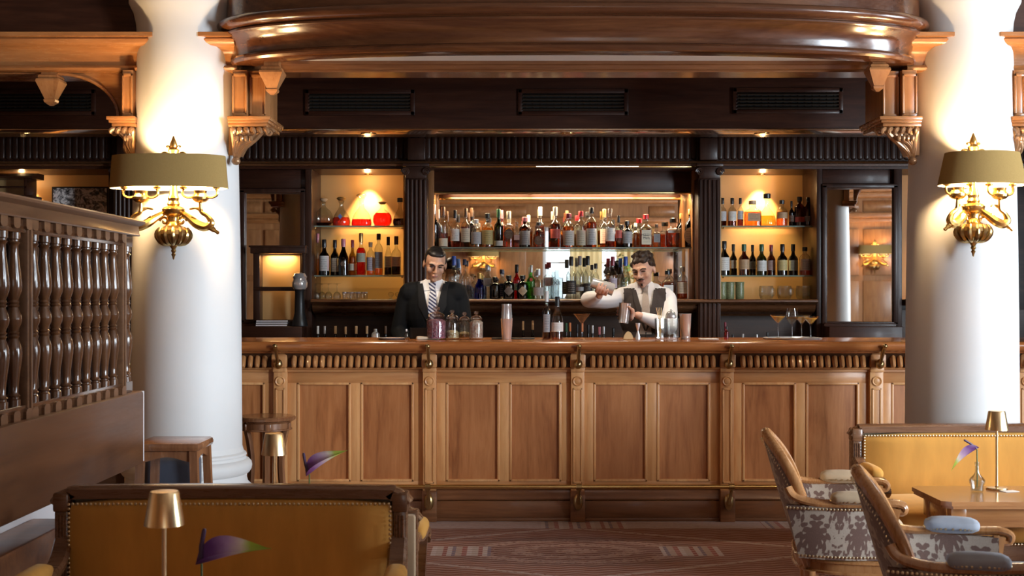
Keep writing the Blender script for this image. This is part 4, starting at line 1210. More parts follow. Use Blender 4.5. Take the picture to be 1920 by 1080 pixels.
# ------------------------------------------------------------------ tables, lamps, flowers
def low_table(label, x0, x1, y0, y1, zt):
    r = thing('lounge_table', label, 'table', ((x0+x1)/2, (y0+y1)/2, 0), 0, 'low cherry lounge tables')
    w, d = (x1-x0)/2, (y1-y0)/2
    ring = [(-w+0.035,-d),(w-0.035,-d),(w,-d+0.035),(w,d-0.035),(w-0.035,d),(-w+0.035,d),(-w,d-0.035),(-w,-d+0.035)]
    MB().prism(ring, zt-0.018, zt, 'Z').build('top', M['table'], r)
    MB().prism([(a*0.985, b*0.985) for a, b in ring], zt-0.030, zt-0.018, 'Z').build('edge_moulding', M['table'], r)
    ap = MB(); e = 0.05; t = 0.02; zl = zt-0.115
    ap.box(-w+e, w-e, -d+e, -d+e+t, zl, zt-0.03, 0.004); ap.box(-w+e, w-e, d-e-t, d-e, zl, zt-0.03, 0.004)
    ap.box(-w+e, -w+e+t, -d+e, d-e, zl, zt-0.03, 0.004); ap.box(w-e-t, w-e, -d+e, d-e, zl, zt-0.03, 0.004)
    ap.build('apron', M['table'], r)
    lp = [(0.014,0),(0.018,0.02),(0.013,0.05),(0.020,0.14),(0.024,0.26),(0.022,0.32),(0.015,0.34),(0.024,0.355),(0.018,0.37),(0.026,0.39),(0.026,zl-0.02),(0.030,zl)]
    for sx_ in (-1, 1):
        for sy_ in (-1, 1):
            MB().lathe(lp, 16, Matrix.Translation((sx_*(w-e-0.03), sy_*(d-e-0.03), 0))).box(sx_*(w-e-0.03)-0.0325, sx_*(w-e-0.03)+0.0325, sy_*(d-e-0.03)-0.0325, sy_*(d-e-0.03)+0.0325, zl-0.005, zt-0.03, 0.003).build('leg', M['table'] , r)
    return r
TZ = 0.555
low_table('cherry wood lounge table between the armchairs and bright sofa', 1.79, 2.75, 5.31, 5.765, TZ)
low_table('lounge table holding the nearest gold lamp before the left sofa', -1.30, -0.30, 2.95, 3.42, 0.575)
low_table('lounge table holding the gold lamp behind the left sofas', -1.40, -0.40, 4.98, 5.40, 0.52)
def table_lamp(label, X, Y, z):
    r = thing('table_lamp', label, 'lamp', (X, Y, z), 0, 'small gold table lamps')
    MB().lathe([(0.0,0.0),(0.046,0.0),(0.047,0.004),(0.045,0.008),(0.010,0.010),(0.006,0.014)], 32).build('base', M['lamp_gold'], r)
    MB().lathe([(0.0058,0.010),(0.0058,0.30)], 14).build('pole', M['lamp_gold'], r)
    MB().lathe([(0.050,0.262),(0.0365,0.342),(0.034,0.346),(0.0,0.347),(0.0,0.344),(0.033,0.343),(0.035,0.340),(0.0485,0.262),(0.050,0.262)], 40, cap=False).build('lamp_shade', M['lamp_gold'], r)
table_lamp('nearest gold table lamp in front of the left mustard sofa', WX(308, 3.2), 3.2, 0.575+0.001)
table_lamp('gold table lamp seen just above the back of the left sofa', WX(514, 5.06), 5.06, 0.521)
table_lamp('gold table lamp on the right lounge table before the bright sofa', WX(1869, 5.66), 5.66, TZ+0.001)
def petal_mat():
    m, nt, p = new_mat('purple_spathe')
    tc = N(nt, 'ShaderNodeTexCoord'); sp = N(nt, 'ShaderNodeSeparateXYZ'); nt.links.new(tc.outputs['Generated'], sp.inputs[0])
    v = coords(nt); n = noise_(nt, v, 40, 3)
    f = math_(nt, 'ADD', sp.outputs[0], math_(nt, 'MULTIPLY', math_(nt, 'SUBTRACT', n, 0.5), 0.15))
    c = ramp_(nt, f, [(0.0,(0.16,0.04,0.20)),(0.24,(0.28,0.11,0.38)),(0.45,(0.60,0.44,0.66)),(0.62,(0.84,0.78,0.72)),(0.75,(0.52,0.64,0.12)),(1.0,(0.38,0.52,0.06))])
    nt.links.new(c, p.inputs['Base Color']); p.inputs['Roughness'].default_value = 0.35
    p.inputs['Subsurface Weight'].default_value = 0.1
    return m
M['spathe'] = petal_mat()
M['spadix'] = plain('dark_spadix', (0.055,0.025,0.075), 0.45)
M['stalk'] = plain('green_stalk', (0.10,0.16,0.05), 0.5)
M['water'] = clear('water', (0.88,0.90,0.90), 0.04, 0.02, 0.3)
def bud_vase(label, X, Y, z, pitch, yaw, size, up, roll=0.5):
    """glass bud vase with one anthurium; spathe points along +x local then turned by yaw and pitch"""
    r = thing('bud_vase', label, 'vase', (X, Y, z), 0, 'bud vases with a purple flower')
    MB().lathe([(0.0,0.002),(0.024,0.002),(0.027,0.010),(0.027,0.028),(0.033,0.040),(0.034,0.052),(0.026,0.064),(0.013,0.074),(0.009,0.086),(0.0085,0.115),(0.011,0.124),(0.010,0.130),(0.008,0.128),(0.007,0.088),(0.024,0.062),(0.031,0.050),(0.024,0.030),(0.022,0.008),(0.0,0.006)], 24, cap=False).build('glass', M['glass'], r)
    MB().lathe([(0.0,0.007),(0.021,0.008),(0.023,0.028),(0.030,0.048),(0.0,0.048)], 20).build('water', M['water'], r)
    fl = bpy.data.objects.new('flower', None); col.objects.link(fl); fl.parent = r
    fl.location = (0, 0, up); fl.rotation_euler = (0, -pitch, yaw); fl.scale = (size,)*3
    bm = bmesh.new(); nu, nv = 20, 9; grid = []
    for i in range(nu+1):
        u = i/nu; row = []
        wd = 0.034*math.sin(PI*min(1, u*1.04)**0.75)**0.9*(1-0.45*u) + 0.0012
        for j in range(nv):
            t = -1+2*j/(nv-1)
            row.append(bm.verts.new((-0.012+0.155*u, wd*t, 0.032*t*t*(1-0.3*u)*(wd/0.03) + 0.012*math.sin(u*2.6) )))
        grid.append(row)
    for i in range(nu):
        for j in range(nv-1): bm.faces.new((grid[i][j], grid[i+1][j], grid[i+1][j+1], grid[i][j+1]))
    geo = bmesh.ops.solidify(bm, geom=bm.faces[:], thickness=0.0015)
    so = MB().bm(bm).build('spathe', M['spathe'], fl, smooth=60); so.rotation_euler = (roll, 0, 0)
    MB().tube(smoothpts([(0,0,0.004),(0.006,0,0.035),(0.018,0,0.068)], 5), [0.005]*6+[0.0045]*4+[0.003], 8, M=Matrix.Rotation(0.0, 4, 'Y')).build('spadix', M['spadix'], fl)
    MB().tube(smoothpts([(0,0,0.02),(0.001,0.0,0.07),(0.0,0,up*0.85),(0,0,up)], 5), 0.0028, 7).build('stalk', M['stalk'], r)
bud_vase('bud vase with drooping purple flower beside the nearest lamp', WX(378, 3.2), 3.2, 0.576, math.radians(10), math.radians(0), 1.25, 0.165)
bud_vase('bud vase with upright purple flower behind the left sofa', WX(580, 5.05), 5.05, 0.521, math.radians(30), math.radians(0), 1.25, 0.185)
bud_vase('bud vase with nodding purple flower on the right lounge table', WX(1832, 5.58), 5.58, TZ+0.001, math.radians(-40), math.radians(188), 1.05, 0.185)
cr = MB().box(-0.035, 0.035, -0.022, 0.022, 0, 0.001); o = cr.build('menu_card', plain('white_card', (0.8,0.8,0.78), 0.5)); o.location = (WX(1893, 5.6), 5.60, TZ+0.001); o.rotation_euler = (0,0,0.3)
tag(o, 'small white card lying beside the right table lamp', 'card')

# ------------------------------------------------------------------ armchairs
def armchair(label, X, Y, rz, pad):
    """faces local +x"""
    r = thing('armchair', label, 'armchair', (X, Y, 0), rz, 'oval-backed armchairs in damask')
    W2 = 0.285
    # oval back, raked
    rk = Matrix.Translation((-0.225, 0, 0.375)) @ Matrix.Rotation(math.radians(-17), 4, 'Y')
    ring = []
    for k in range(48):
        t = 2*PI*k/48
        ring.append((0.05*(math.cos(t)**2)*-1+0.0 - 0.055*(math.sin(t)**2)*0 + (0.045 if False else 0), 0.262*math.sin(t), 0.265+0.262*math.cos(t)))
    ring = [(-0.060*(abs(y)/0.262)**2*-1, y, z) for x, y, z in ring]
    rp = [(-0.017,-0.018),(0.017,-0.018),(0.020,-0.004),(0.014,0.010),(0.005,0.014),(-0.005,0.014),(-0.014,0.010),(-0.020,-0.004)]
    mb = MB(); n = len(ring); P = [Vector(p) for p in ring]; c = sum(P, Vector())/n
    vs = []; fs = []
    for i, p in enumerate(P):
        t = (P[(i+1) % n]-P[i-1]).normalized(); out = (p-Vector((p.x,0,c.z))); out -= t*out.dot(t); out.normalize(); s = t.cross(out)
        for a, b in rp: vs.append(p + s*a + out*b)
    m = len(rp)
    for i in range(n):
        j = (i+1) % n
        for k in range(m): fs.append((i*m+k, j*m+k, j*m+(k+1) % m, i*m+(k+1) % m))
    mb.add(vs, fs, rk)
    bf = mb.build('back_frame', M['chair'], r)
    def disc(xo, bulge, mat, name):
        q = MB(); vs = [(xo+bulge, 0, 0.265)]; fs = []; R = 6
        for i in range(1, R+1):
            f = i/R
            for k in range(48):
                t = 2*PI*k/48; y = 0.250*f*math.sin(t)
                vs.append((xo+bulge*(1-f*f)+0.060*(abs(y)/0.262)**2, y, 0.265+0.250*f*math.cos(t)))
        for k in range(48): fs.append((0, 1+k, 1+(k+1) % 48))
        for i in range(R-1):
            for k in range(48): fs.append((1+i*48+k, 1+(i+1)*48+k, 1+(i+1)*48+(k+1) % 48, 1+i*48+(k+1) % 48))
        q.add(vs, fs, rk); return q.build(name, mat, r, smooth=60)
    disc(0.012, 0.045, pad, 'back_pad')
    disc(-0.014, -0.006, M['damask'], 'outside_back')
    pts = []
    for k in range(110):
        t = 2*PI*k/110; y = 0.240*math.sin(t)
        pts.append(rk @ Vector((-0.022+0.060*(abs(y)/0.262)**2, y, 0.265+0.240*math.cos(t))))
    nn = nails(pts, 0.0055, (-1,0,0.3)).build('back_nailheads', M['nail'], r); nn['kind'] = 'stuff'
    # seat rail (curved plan), cushion
    plan = []
    for k in range(40):
        t = 2*PI*k/40
        cx, sy = math.cos(t), math.sin(t)
        e = 0.62
        plan.append((0.225*math.copysign(abs(cx)**e, cx)-0.045, (0.275+0.02*cx)*math.copysign(abs(sy)**e, sy)))
    MB().prism(plan, 0.385, 0.440, 'Z').build('seat_rail', M['chair'], r)
    for z in (0.389, 0.430):
        MB().tube([(a*1.008, b*1.008, z) for a, b in plan], 0.007, 6, closed=True).build('rail_bead', M['chair'], r)
    MB().bm(padded(0.205, 0.245, 0.06, 0.05, 6, 0.02), Matrix.Translation((-0.04,0,0.475))).build('seat_cushion', pad, r, smooth=60)
    for sx_, sy_ in ((1,1),(1,-1),(-1,1),(-1,-1)):
        MB().lathe([(0.012,0),(0.015,0.02),(0.013,0.04),(0.022,0.30),(0.024,0.335),(0.016,0.345),(0.026,0.36),(0.028,0.39)], 14, Matrix.Translation((sx_*0.170-0.045, sy_*0.225, 0))).build('leg', M['chair'], r)
    for s in (-1, 1):
        # upholstered outer side between arm and rail, bowed outward
        q = MB(); nu, nv = 14, 8; vs = []; fs = []
        for i in range(nu+1):
            u = i/nu; xx = -0.262+0.335*u
            for j in range(nv+1):
                v = j/nv; zz = 0.442+(0.640-0.442)*v
                yy = 0.255+0.034*math.sin(PI*min(1,u*0.9+0.1))+0.020*v
                xs_ = xx - 0.045*v*(1-u)
                vs.append((xs_, s*yy, zz))
        for i in range(nu):
            for j in range(nv): fs.append((i*(nv+1)+j, (i+1)*(nv+1)+j, (i+1)*(nv+1)+j+1, i*(nv+1)+j+1))
        k0 = len(vs); vs += [(a, b-s*0.022, c_) for a, b, c_ in vs[:k0]]; fs += [tuple(reversed([t+k0 for t in f])) for f in fs[:]]
        q.add(vs, fs); sp_ = q.build('side_panel', M['damask'], r, smooth=60)
        edge = [vs[i*(nv+1)+nv] for i in range(nu+1)]
        low = [vs[i*(nv+1)] for i in range(nu+1)]
        frt = [vs[nu*(nv+1)+j] for j in range(nv+1)]
        n1 = along([(a, b+s*0.002, c_-0.010) for a, b, c_ in edge], 0.013)+along([(a, b+s*0.002, c_+0.010) for a, b, c_ in low], 0.013)+along([(a-0.008, b+s*0.002, c_) for a, b, c_ in frt], 0.013)
        nn = nails(n1, 0.0055, (0,s,0)).build('side_nailheads', M['nail'], sp_); nn['kind'] = 'stuff'
        # wooden arm with scroll
        yo = s*0.290
        ap = smoothpts([(-0.300,s*0.262,0.700),(-0.275,s*0.275,0.668),(-0.20,yo,0.650),(-0.09,yo+s*0.008,0.650),(0.02,yo+s*0.004,0.654),(0.080,yo,0.656),(0.112,yo,0.644),(0.109,yo,0.624),(0.089,yo,0.624),(0.092,yo,0.638)], 5)
        nn_ = len(ap)
        a_ = MB(); a_.tube(ap, [0.0145 if i < nn_*0.55 else 0.0145-0.005*(i/nn_-0.55)/0.45 for i in range(nn_)], 10, sx=1.5)
        ao = a_.build('arm', M['chair'], r)
        MB().bm(padded(0.085, 0.033, 0.020, 0.018, 6, 0.008), Matrix.Translation((-0.065, yo+s*0.004, 0.670))).build('arm_pad', pad, ao, smooth=60)
        pp = []
        for k in range(40):
            t = 2*PI*k/40
            cx, sy = math.cos(t), math.sin(t)
            pp.append((-0.065+0.084*math.copysign(abs(cx)**0.7, cx), yo+s*0.004+0.033*math.copysign(abs(sy)**0.7, sy), 0.661))
        nm = MB()
        for p in pp: nm.ball(p, 0.0055, seg=6, rings=4)
        no = nm.build('pad_nailheads', M['nail'], ao); no['kind'] = 'stuff'
        MB().sweep(smoothpts([(0.080,yo,0.64),(0.070,yo-s*0.004,0.59),(0.070,s*0.278,0.51),(0.088,s*0.268,0.44),(0.09,s*0.262,0.40)], 5), [(-0.018,-0.018),(0.018,-0.018),(0.020,0.0),(0.018,0.018),(-0.018,0.018)], up=(1,0,0)).build('arm_post', M['chair'], ao)
        MB().tube([(-0.225,s*0.205,0.40),(-0.262,s*0.215,0.50)], 0.018, 8).build('back_stump', M['chair'], r)
    return r
armchair('armchair with taupe pads and damask side, nearer the bar', 1.365, 4.95, math.radians(-10), M['pad_taupe'])
armchair('nearest armchair with grey-blue pads at the lower right', 1.425, 3.84, math.radians(-12), M['pad_blue'])

# ------------------------------------------------------------------ stools
def square_stool():
    Y = 6.12
    X = (WX(268, Y)+WX(386, Y))/2; w = (WX(388, Y)-WX(267, Y))/2; zt = WZ(824, Y)
    r = thing('bar_stool', 'square wooden bar stool with dished seat before the left column', 'stool', (X, Y, 0))
    MB().box(-w, w, -w, w, zt-0.042, zt, 0.016).build('seat', M['stool'], r)
    k = w-0.03
    for a in (-1, 1):
        for b in (-1, 1):
            MB().sweep([(a*k, b*k, zt-0.04), (a*(k+0.01), b*(k+0.01), 0.4), (a*(k+0.035), b*(k+0.035), 0.0)], [(-0.018,-0.018),(0.018,-0.018),(0.018,0.018),(-0.018,0.018)], up=(0,1,0)).build('leg', M['stool'], r)
    for rot in (0, PI/2, PI, 3*PI/2):
        poly = [(-k, zt-0.042), (k, zt-0.042), (k, zt-0.092)] + [(k-2*k*t/10, zt-0.092+0.024*math.sin(PI*t/10)**2) for t in range(1, 10)] + [(-k, zt-0.092)]
        MB().prism(poly, -k-0.010, -k+0.010, 'Y', Matrix.Rotation(rot, 4, 'Z')).build('apron', M['stool'], r)
        MB().box(-k, k, -k-0.02, -k, 0.22, 0.25, 0.004, Matrix.Rotation(rot, 4, 'Z')).build('stretcher', M['stool'], r)
square_stool()
def round_stool():
    Y = 7.56; X = WX(499, Y); zt = WZ(779, Y)
    r = thing('bar_stool', 'round wooden bar stool with curved legs standing at the bar', 'stool', (X, Y, 0))
    MB().lathe([(0.0,zt-0.03),(0.160,zt-0.03),(0.172,zt-0.022),(0.174,zt-0.010),(0.166,zt-0.002),(0.14,zt+0.001),(0.0,zt-0.004)], 40).build('seat', M['stool'], r)
    MB().lathe([(0.140,zt-0.085),(0.146,zt-0.082),(0.146,zt-0.040),(0.152,zt-0.034),(0.156,zt-0.03)], 40).build('apron', M['stool'], r)
    MB().tube([(0.147*math.cos(2*PI*k/40), 0.147*math.sin(2*PI*k/40), zt-0.078) for k in range(40)], 0.006, 6, closed=True).build('apron_bead', M['stool'], r)
    for k in range(6):
        t = math.radians(-75+60*k); c, s = math.cos(t), math.sin(t)
        f = lambda rr, z: (rr*c, rr*s, z)
        MB().sweep(smoothpts([f(0.140, zt-0.06), f(0.118, zt-0.13), f(0.100, zt-0.26), f(0.110, zt-0.42), f(0.150, 0.10), f(0.170, 0.0)], 5), [(-0.014,-0.012),(0.014,-0.012),(0.014,0.012),(-0.014,0.012)], up=(c, s, 0)).build('leg', M['stool'], r)
        MB().box(-0.016, 0.016, -0.005, 0.004, zt-0.082, zt-0.040, 0.002, Matrix.Rotation(t+PI/2, 4, 'Z') @ Matrix.Translation((0,-0.148,0))).build('corner_block', M['stool'], r)
    MB().tube([(0.128*math.cos(2*PI*k/40), 0.128*math.sin(2*PI*k/40), 0.27) for k in range(40)], 0.011, 8, closed=True).build('foot_ring', M['brass_old'], r)
round_stool()
ot = thing('ottoman', 'dark slate leather ottoman behind the square stool', 'ottoman', (WX(325, 6.41), 6.41, 0))
MB().bm(padded(0.13, 0.072, 0.09, 0.03, 5, 0.004), Matrix.Translation((0,0,0.53))).build('cushion', M['slate'], ot, smooth=60)
MB().box(-0.12, 0.12, -0.065, 0.065, 0.05, 0.45, 0.01).build('box', M['slate'], ot)
for a in (-1, 1):
    for b in (-1, 1): MB().box(a*0.10-0.015, a*0.10+0.015, b*0.045-0.015, b*0.045+0.015, 0, 0.06, 0.003).build('leg', M['stool'], ot)
# ------------------------------------------------------------------ bottles
GL = {}
def glass_of(c):
    T = {'clear': (0.86,0.88,0.87), 'frost': (0.62,0.66,0.66), 'amber': (0.80,0.46,0.15), 'brown': (0.20,0.07,0.025), 'dark': (0.045,0.035,0.03),
         'green': (0.10,0.16,0.05), 'lime': (0.28,0.72,0.12), 'blue': (0.03,0.08,0.62), 'red': (0.78,0.07,0.07), 'rose': (0.95,0.62,0.55), 'olive': (0.50,0.38,0.08), 'navy': (0.03,0.035,0.06)}
    if c not in GL: GL[c] = clear('bottle_glass_'+c, T[c], 0.07, 0.03, 0.8)
    return GL[c]
LQ = {}
def liquid_of(c):
    T = {'gold': (0.96,0.66,0.24), 'amber': (0.90,0.45,0.12), 'copper': (0.74,0.26,0.07), 'mahog': (0.38,0.09,0.035), 'red': (0.86,0.10,0.09), 'pink': (0.95,0.28,0.26), 'black': (0.06,0.02,0.03),
         'water': (0.95,0.96,0.96), 'straw': (0.97,0.88,0.62), 'orange': (0.98,0.62,0.16), 'plum': (0.20,0.05,0.10)}
    if c not in LQ: LQ[c] = clear('liquid_'+c, T[c], 0.03, 0.05, 0.25)
    return LQ[c]
CP = {}
CC = {'black': (0.012,0.012,0.014), 'gold': (0.66,0.45,0.16), 'silver': (0.62,0.62,0.63), 'red': (0.52,0.02,0.03), 'wine': (0.24,0.02,0.04), 'cork': (0.62,0.42,0.24), 'cream': (0.78,0.70,0.56),
      'navy': (0.02,0.025,0.07), 'pink': (0.62,0.20,0.24), 'white': (0.80,0.80,0.78), 'green': (0.03,0.12,0.06), 'grey': (0.30,0.30,0.31), 'orange': (0.70,0.24,0.08), 'wood': (0.50,0.30,0.14), 'glass': (0.8,0.8,0.8), 'blue': (0.03,0.08,0.36), 'brown': (0.12,0.06,0.03)}
def cap_of(c):
    if c not in CP: CP[c] = M['glass'] if c == 'glass' else plain('cap_'+c, CC[c], 0.35, 0.8 if c in ('gold', 'silver') else 0.0, 0.2)
    return CP[c]
LB = {}
LC = {'white': (0.78,0.77,0.73), 'cream': (0.74,0.66,0.50), 'black': (0.025,0.025,0.028), 'grey': (0.34,0.34,0.35), 'red': (0.62,0.12,0.09), 'pink': (0.74,0.50,0.44), 'kraft': (0.56,0.36,0.20), 'yellow': (0.66,0.52,0.22),
      'navy': (0.05,0.055,0.13), 'brown': (0.14,0.08,0.05), 'lilac': (0.56,0.48,0.54), 'sage': (0.46,0.46,0.34), 'silver': (0.55,0.56,0.58), 'blue': (0.12,0.20,0.50)}
def paper(c):
    if c in LB: return LB[c]
    m, nt, p = new_mat('label_'+c)
    b = LC[c]; dk = sum(b)/3 < 0.2
    ink = (0.55,0.50,0.40) if dk else tuple(x*0.35 for x in b)
    tc = N(nt, 'ShaderNodeTexCoord'); sp = N(nt, 'ShaderNodeSeparateXYZ'); nt.links.new(tc.outputs['Generated'], sp.inputs[0])
    z = sp.outputs[2]
    v = coords(nt, (60, 60, 8), True); n = noise_(nt, v, 6, 1)
    ln = math_(nt, 'GREATER_THAN', math_(nt, 'SINE', math_(nt, 'MULTIPLY', z, 44.0)), 0.45)
    ce = math_(nt, 'LESS_THAN', math_(nt, 'ABSOLUTE', math_(nt, 'SUBTRACT', sp.outputs[0], 0.5)), 0.34)
    mid = math_(nt, 'LESS_THAN', math_(nt, 'ABSOLUTE', math_(nt, 'SUBTRACT', z, 0.5)), 0.38)
    f = math_(nt, 'MULTIPLY', math_(nt, 'MULTIPLY', ln, ce), math_(nt, 'MULTIPLY', mid, math_(nt, 'GREATER_THAN', n, 0.46)))
    nt.links.new(mix_(nt, math_(nt, 'MULTIPLY', f, 0.6), c4(b), c4(ink)), p.inputs['Base Color'])
    p.inputs['Roughness'].default_value = 0.55
    LB[c] = m; return m
# profiles: (radius fraction of half width, height fraction of bottle without cap)
PR = {
 'std': [(0.90,0.0),(1.0,0.015),(1.0,0.60),(0.97,0.65),(0.80,0.71),(0.50,0.76),(0.36,0.80),(0.33,0.85),(0.33,0.95),(0.38,0.96),(0.38,1.0)],
 'wine': [(0.92,0.0),(1.0,0.012),(1.0,0.56),(0.96,0.62),(0.80,0.68),(0.52,0.74),(0.38,0.80),(0.34,0.88),(0.34,0.96),(0.38,0.97),(0.38,1.0)],
 'slope': [(0.92,0.0),(1.0,0.012),(1.0,0.46),(0.93,0.55),(0.75,0.65),(0.52,0.74),(0.38,0.82),(0.32,0.90),(0.32,0.96),(0.36,0.97),(0.36,1.0)],
 'tall': [(0.92,0.0),(1.0,0.012),(1.0,0.64),(0.94,0.69),(0.66,0.74),(0.40,0.77),(0.34,0.82),(0.34,0.96),(0.38,0.97),(0.38,1.0)],
 'round': [(0.86,0.0),(0.98,0.02),(1.0,0.08),(1.0,0.58),(0.95,0.67),(0.80,0.75),(0.55,0.81),(0.36,0.85),(0.33,0.90),(0.33,0.96),(0.40,0.97),(0.40,1.0)],
 'square': [(0.94,0.0),(1.0,0.02),(1.0,0.62),(0.95,0.68),(0.70,0.74),(0.40,0.79),(0.34,0.84),(0.34,0.95),(0.40,0.96),(0.40,1.0)],
 'apoth': [(0.86,0.0),(0.98,0.02),(1.0,0.08),(1.0,0.66),(0.96,0.74),(0.78,0.81),(0.48,0.86),(0.36,0.89),(0.34,0.95),(0.42,0.96),(0.42,1.0)],
 'slab': [(0.96,0.0),(1.0,0.015),(1.0,0.66),(0.90,0.72),(0.45,0.76),(0.36,0.78),(0.34,0.95),(0.36,1.0)],
 'teardrop': [(0.70,0.0),(0.92,0.03),(1.0,0.14),(0.98,0.24),(0.84,0.40),(0.60,0.54),(0.36,0.66),(0.24,0.76),(0.20,0.88),(0.30,0.94),(0.34,1.0)],
 'globe': [(0.55,0.0),(0.80,0.04),(0.97,0.18),(1.0,0.32),(0.93,0.48),(0.72,0.62),(0.42,0.72),(0.25,0.78),(0.20,0.86),(0.20,0.95),(0.28,1.0)],
 'bell': [(0.86,0.0),(0.98,0.03),(1.0,0.12),(0.92,0.28),(0.74,0.44),(0.50,0.56),(0.30,0.64),(0.22,0.72),(0.20,0.88),(0.30,0.94),(0.34,1.0)],
}
def bottle(row, zb, Y, place, group, name='bottle', lab_arc=1.15):
    px, wpx, pyt, style, gl, liq, lev, cap, lab, desc = row
    k = Y/FPX
    h = (WZ(pyt, Y)-zb); hw = wpx*k/2; X = WX(px, Y)
    r = thing(name, (desc+' '+place).strip(), 'decanter' if name == 'decanter' else 'bottle', (X, Y, zb), 0, group)
    caph = {'glass': 0.16}.get(cap, 0.13)*h if style not in ('teardrop', 'globe', 'bell') else 0.13*h
    if isinstance(lab, tuple) and len(lab) > 3: caph = lab[3]*h
    hb = h-caph
    pr = [(a*hw, b*hb) for a, b in PR[style]]
    powr = 5.0 if style in ('square', 'slab') else 2.0
    sy = 0.55 if style in ('slab',) else (0.62 if style in ('globe', 'bell') else 1.0)
    MB().lathe(pr, 20, None, 1.0, sy, True, powr).build('glass_body', glass_of(gl), r, smooth=45)
    if liq:
        ins = [(max(a*hw-0.0022, 0.001), b*hb+0.004) for a, b in PR[style] if b <= lev]
        prev = [q for q in PR[style] if q[1] <= lev][-1]; nx = [q for q in PR[style] if q[1] > lev]
        if nx:
            t = (lev-prev[1])/(nx[0][1]-prev[1]); ins.append((max((prev[0]+(nx[0][0]-prev[0])*t)*hw-0.0022, 0.001), lev*hb+0.002))
        ins.append((0.0005, lev*hb+0.002))
        MB().lathe(ins, 18, None, 1.0, sy, True, powr).build('liquid', liquid_of(liq), r, smooth=45)
    if cap:
        rn = PR[style][-1][0]*hw*1.12
        if cap == 'glass' or cap == 'wood' or (style in ('teardrop', 'globe', 'bell') and cap != 'black'):
            MB().lathe([(rn*0.8,hb),(rn*0.9,hb+caph*0.15),(rn*1.25,hb+caph*0.35),(rn*1.4,hb+caph*0.62),(rn*1.0,hb+caph*0.9),(0.0,h)], 14).build('stopper', cap_of(cap), r)
        else:
            z0 = hb-0.10*hb if style in ('wine', 'tall', 'slope', 'std') else hb-0.02*hb
            MB().lathe([(rn*1.02,z0),(rn*1.04,hb),(rn*1.05,h*0.985),(rn*0.9,h),(0.0,h)], 14).build('cap', cap_of(cap), r)
    if lab:
        lc, a0, a1 = lab[0], lab[1]*hb, lab[2]*hb
        if lc == 'diamond' or lc == 'diamond2':
            q = MB(); s = (a1-a0)/2; yy = -hw*1.02*sy
            vs = []; fs = []
            n = 8
            for i in range(n+1):
                t = -1+2*i/n; ang = t*0.95
                for z in (-(1-abs(t))*s, (1-abs(t))*s): vs.append((hw*1.02*math.sin(ang), -hw*1.02*math.cos(ang), (a0+a1)/2+z))
            for i in range(n): fs.append((2*i, 2*i+2, 2*i+3, 2*i+1))
            q.add(vs, fs); q.build('label', paper('grey' if lc == 'diamond' else 'cream'), r, smooth=60)
        elif style in ('square', 'slab'):
            MB().box(-hw*0.78, hw*0.78, -hw*sy*1.03-0.0006, -hw*sy*1.0, a0, a1, 0).build('label', paper(lc), r)
        elif lc.startswith('disc_'):
            MB().lathe([(0.0,0.0012),((a1-a0)/2,0.001),((a1-a0)/2,0.0)], 18, Matrix.Translation((0,-hw*1.0*sy,(a0+a1)/2)) @ Matrix.Rotation(PI/2, 4, 'X'), 0.9, 1.0).build('label', paper(lc[5:]), r)
        else:
            q = MB(); vs = []; fs = []; n = 12; rr = hw*1.015
            for i in range(n+1):
                ang = -lab_arc+2*lab_arc*i/n
                for z in (a0, a1): vs.append((rr*math.sin(ang), -rr*sy*math.cos(ang), z))
            for i in range(n): fs.append((2*i, 2*i+2, 2*i+3, 2*i+1))
            q.add(vs, fs); q.build('label', paper(lc), r, smooth=60)
    return r
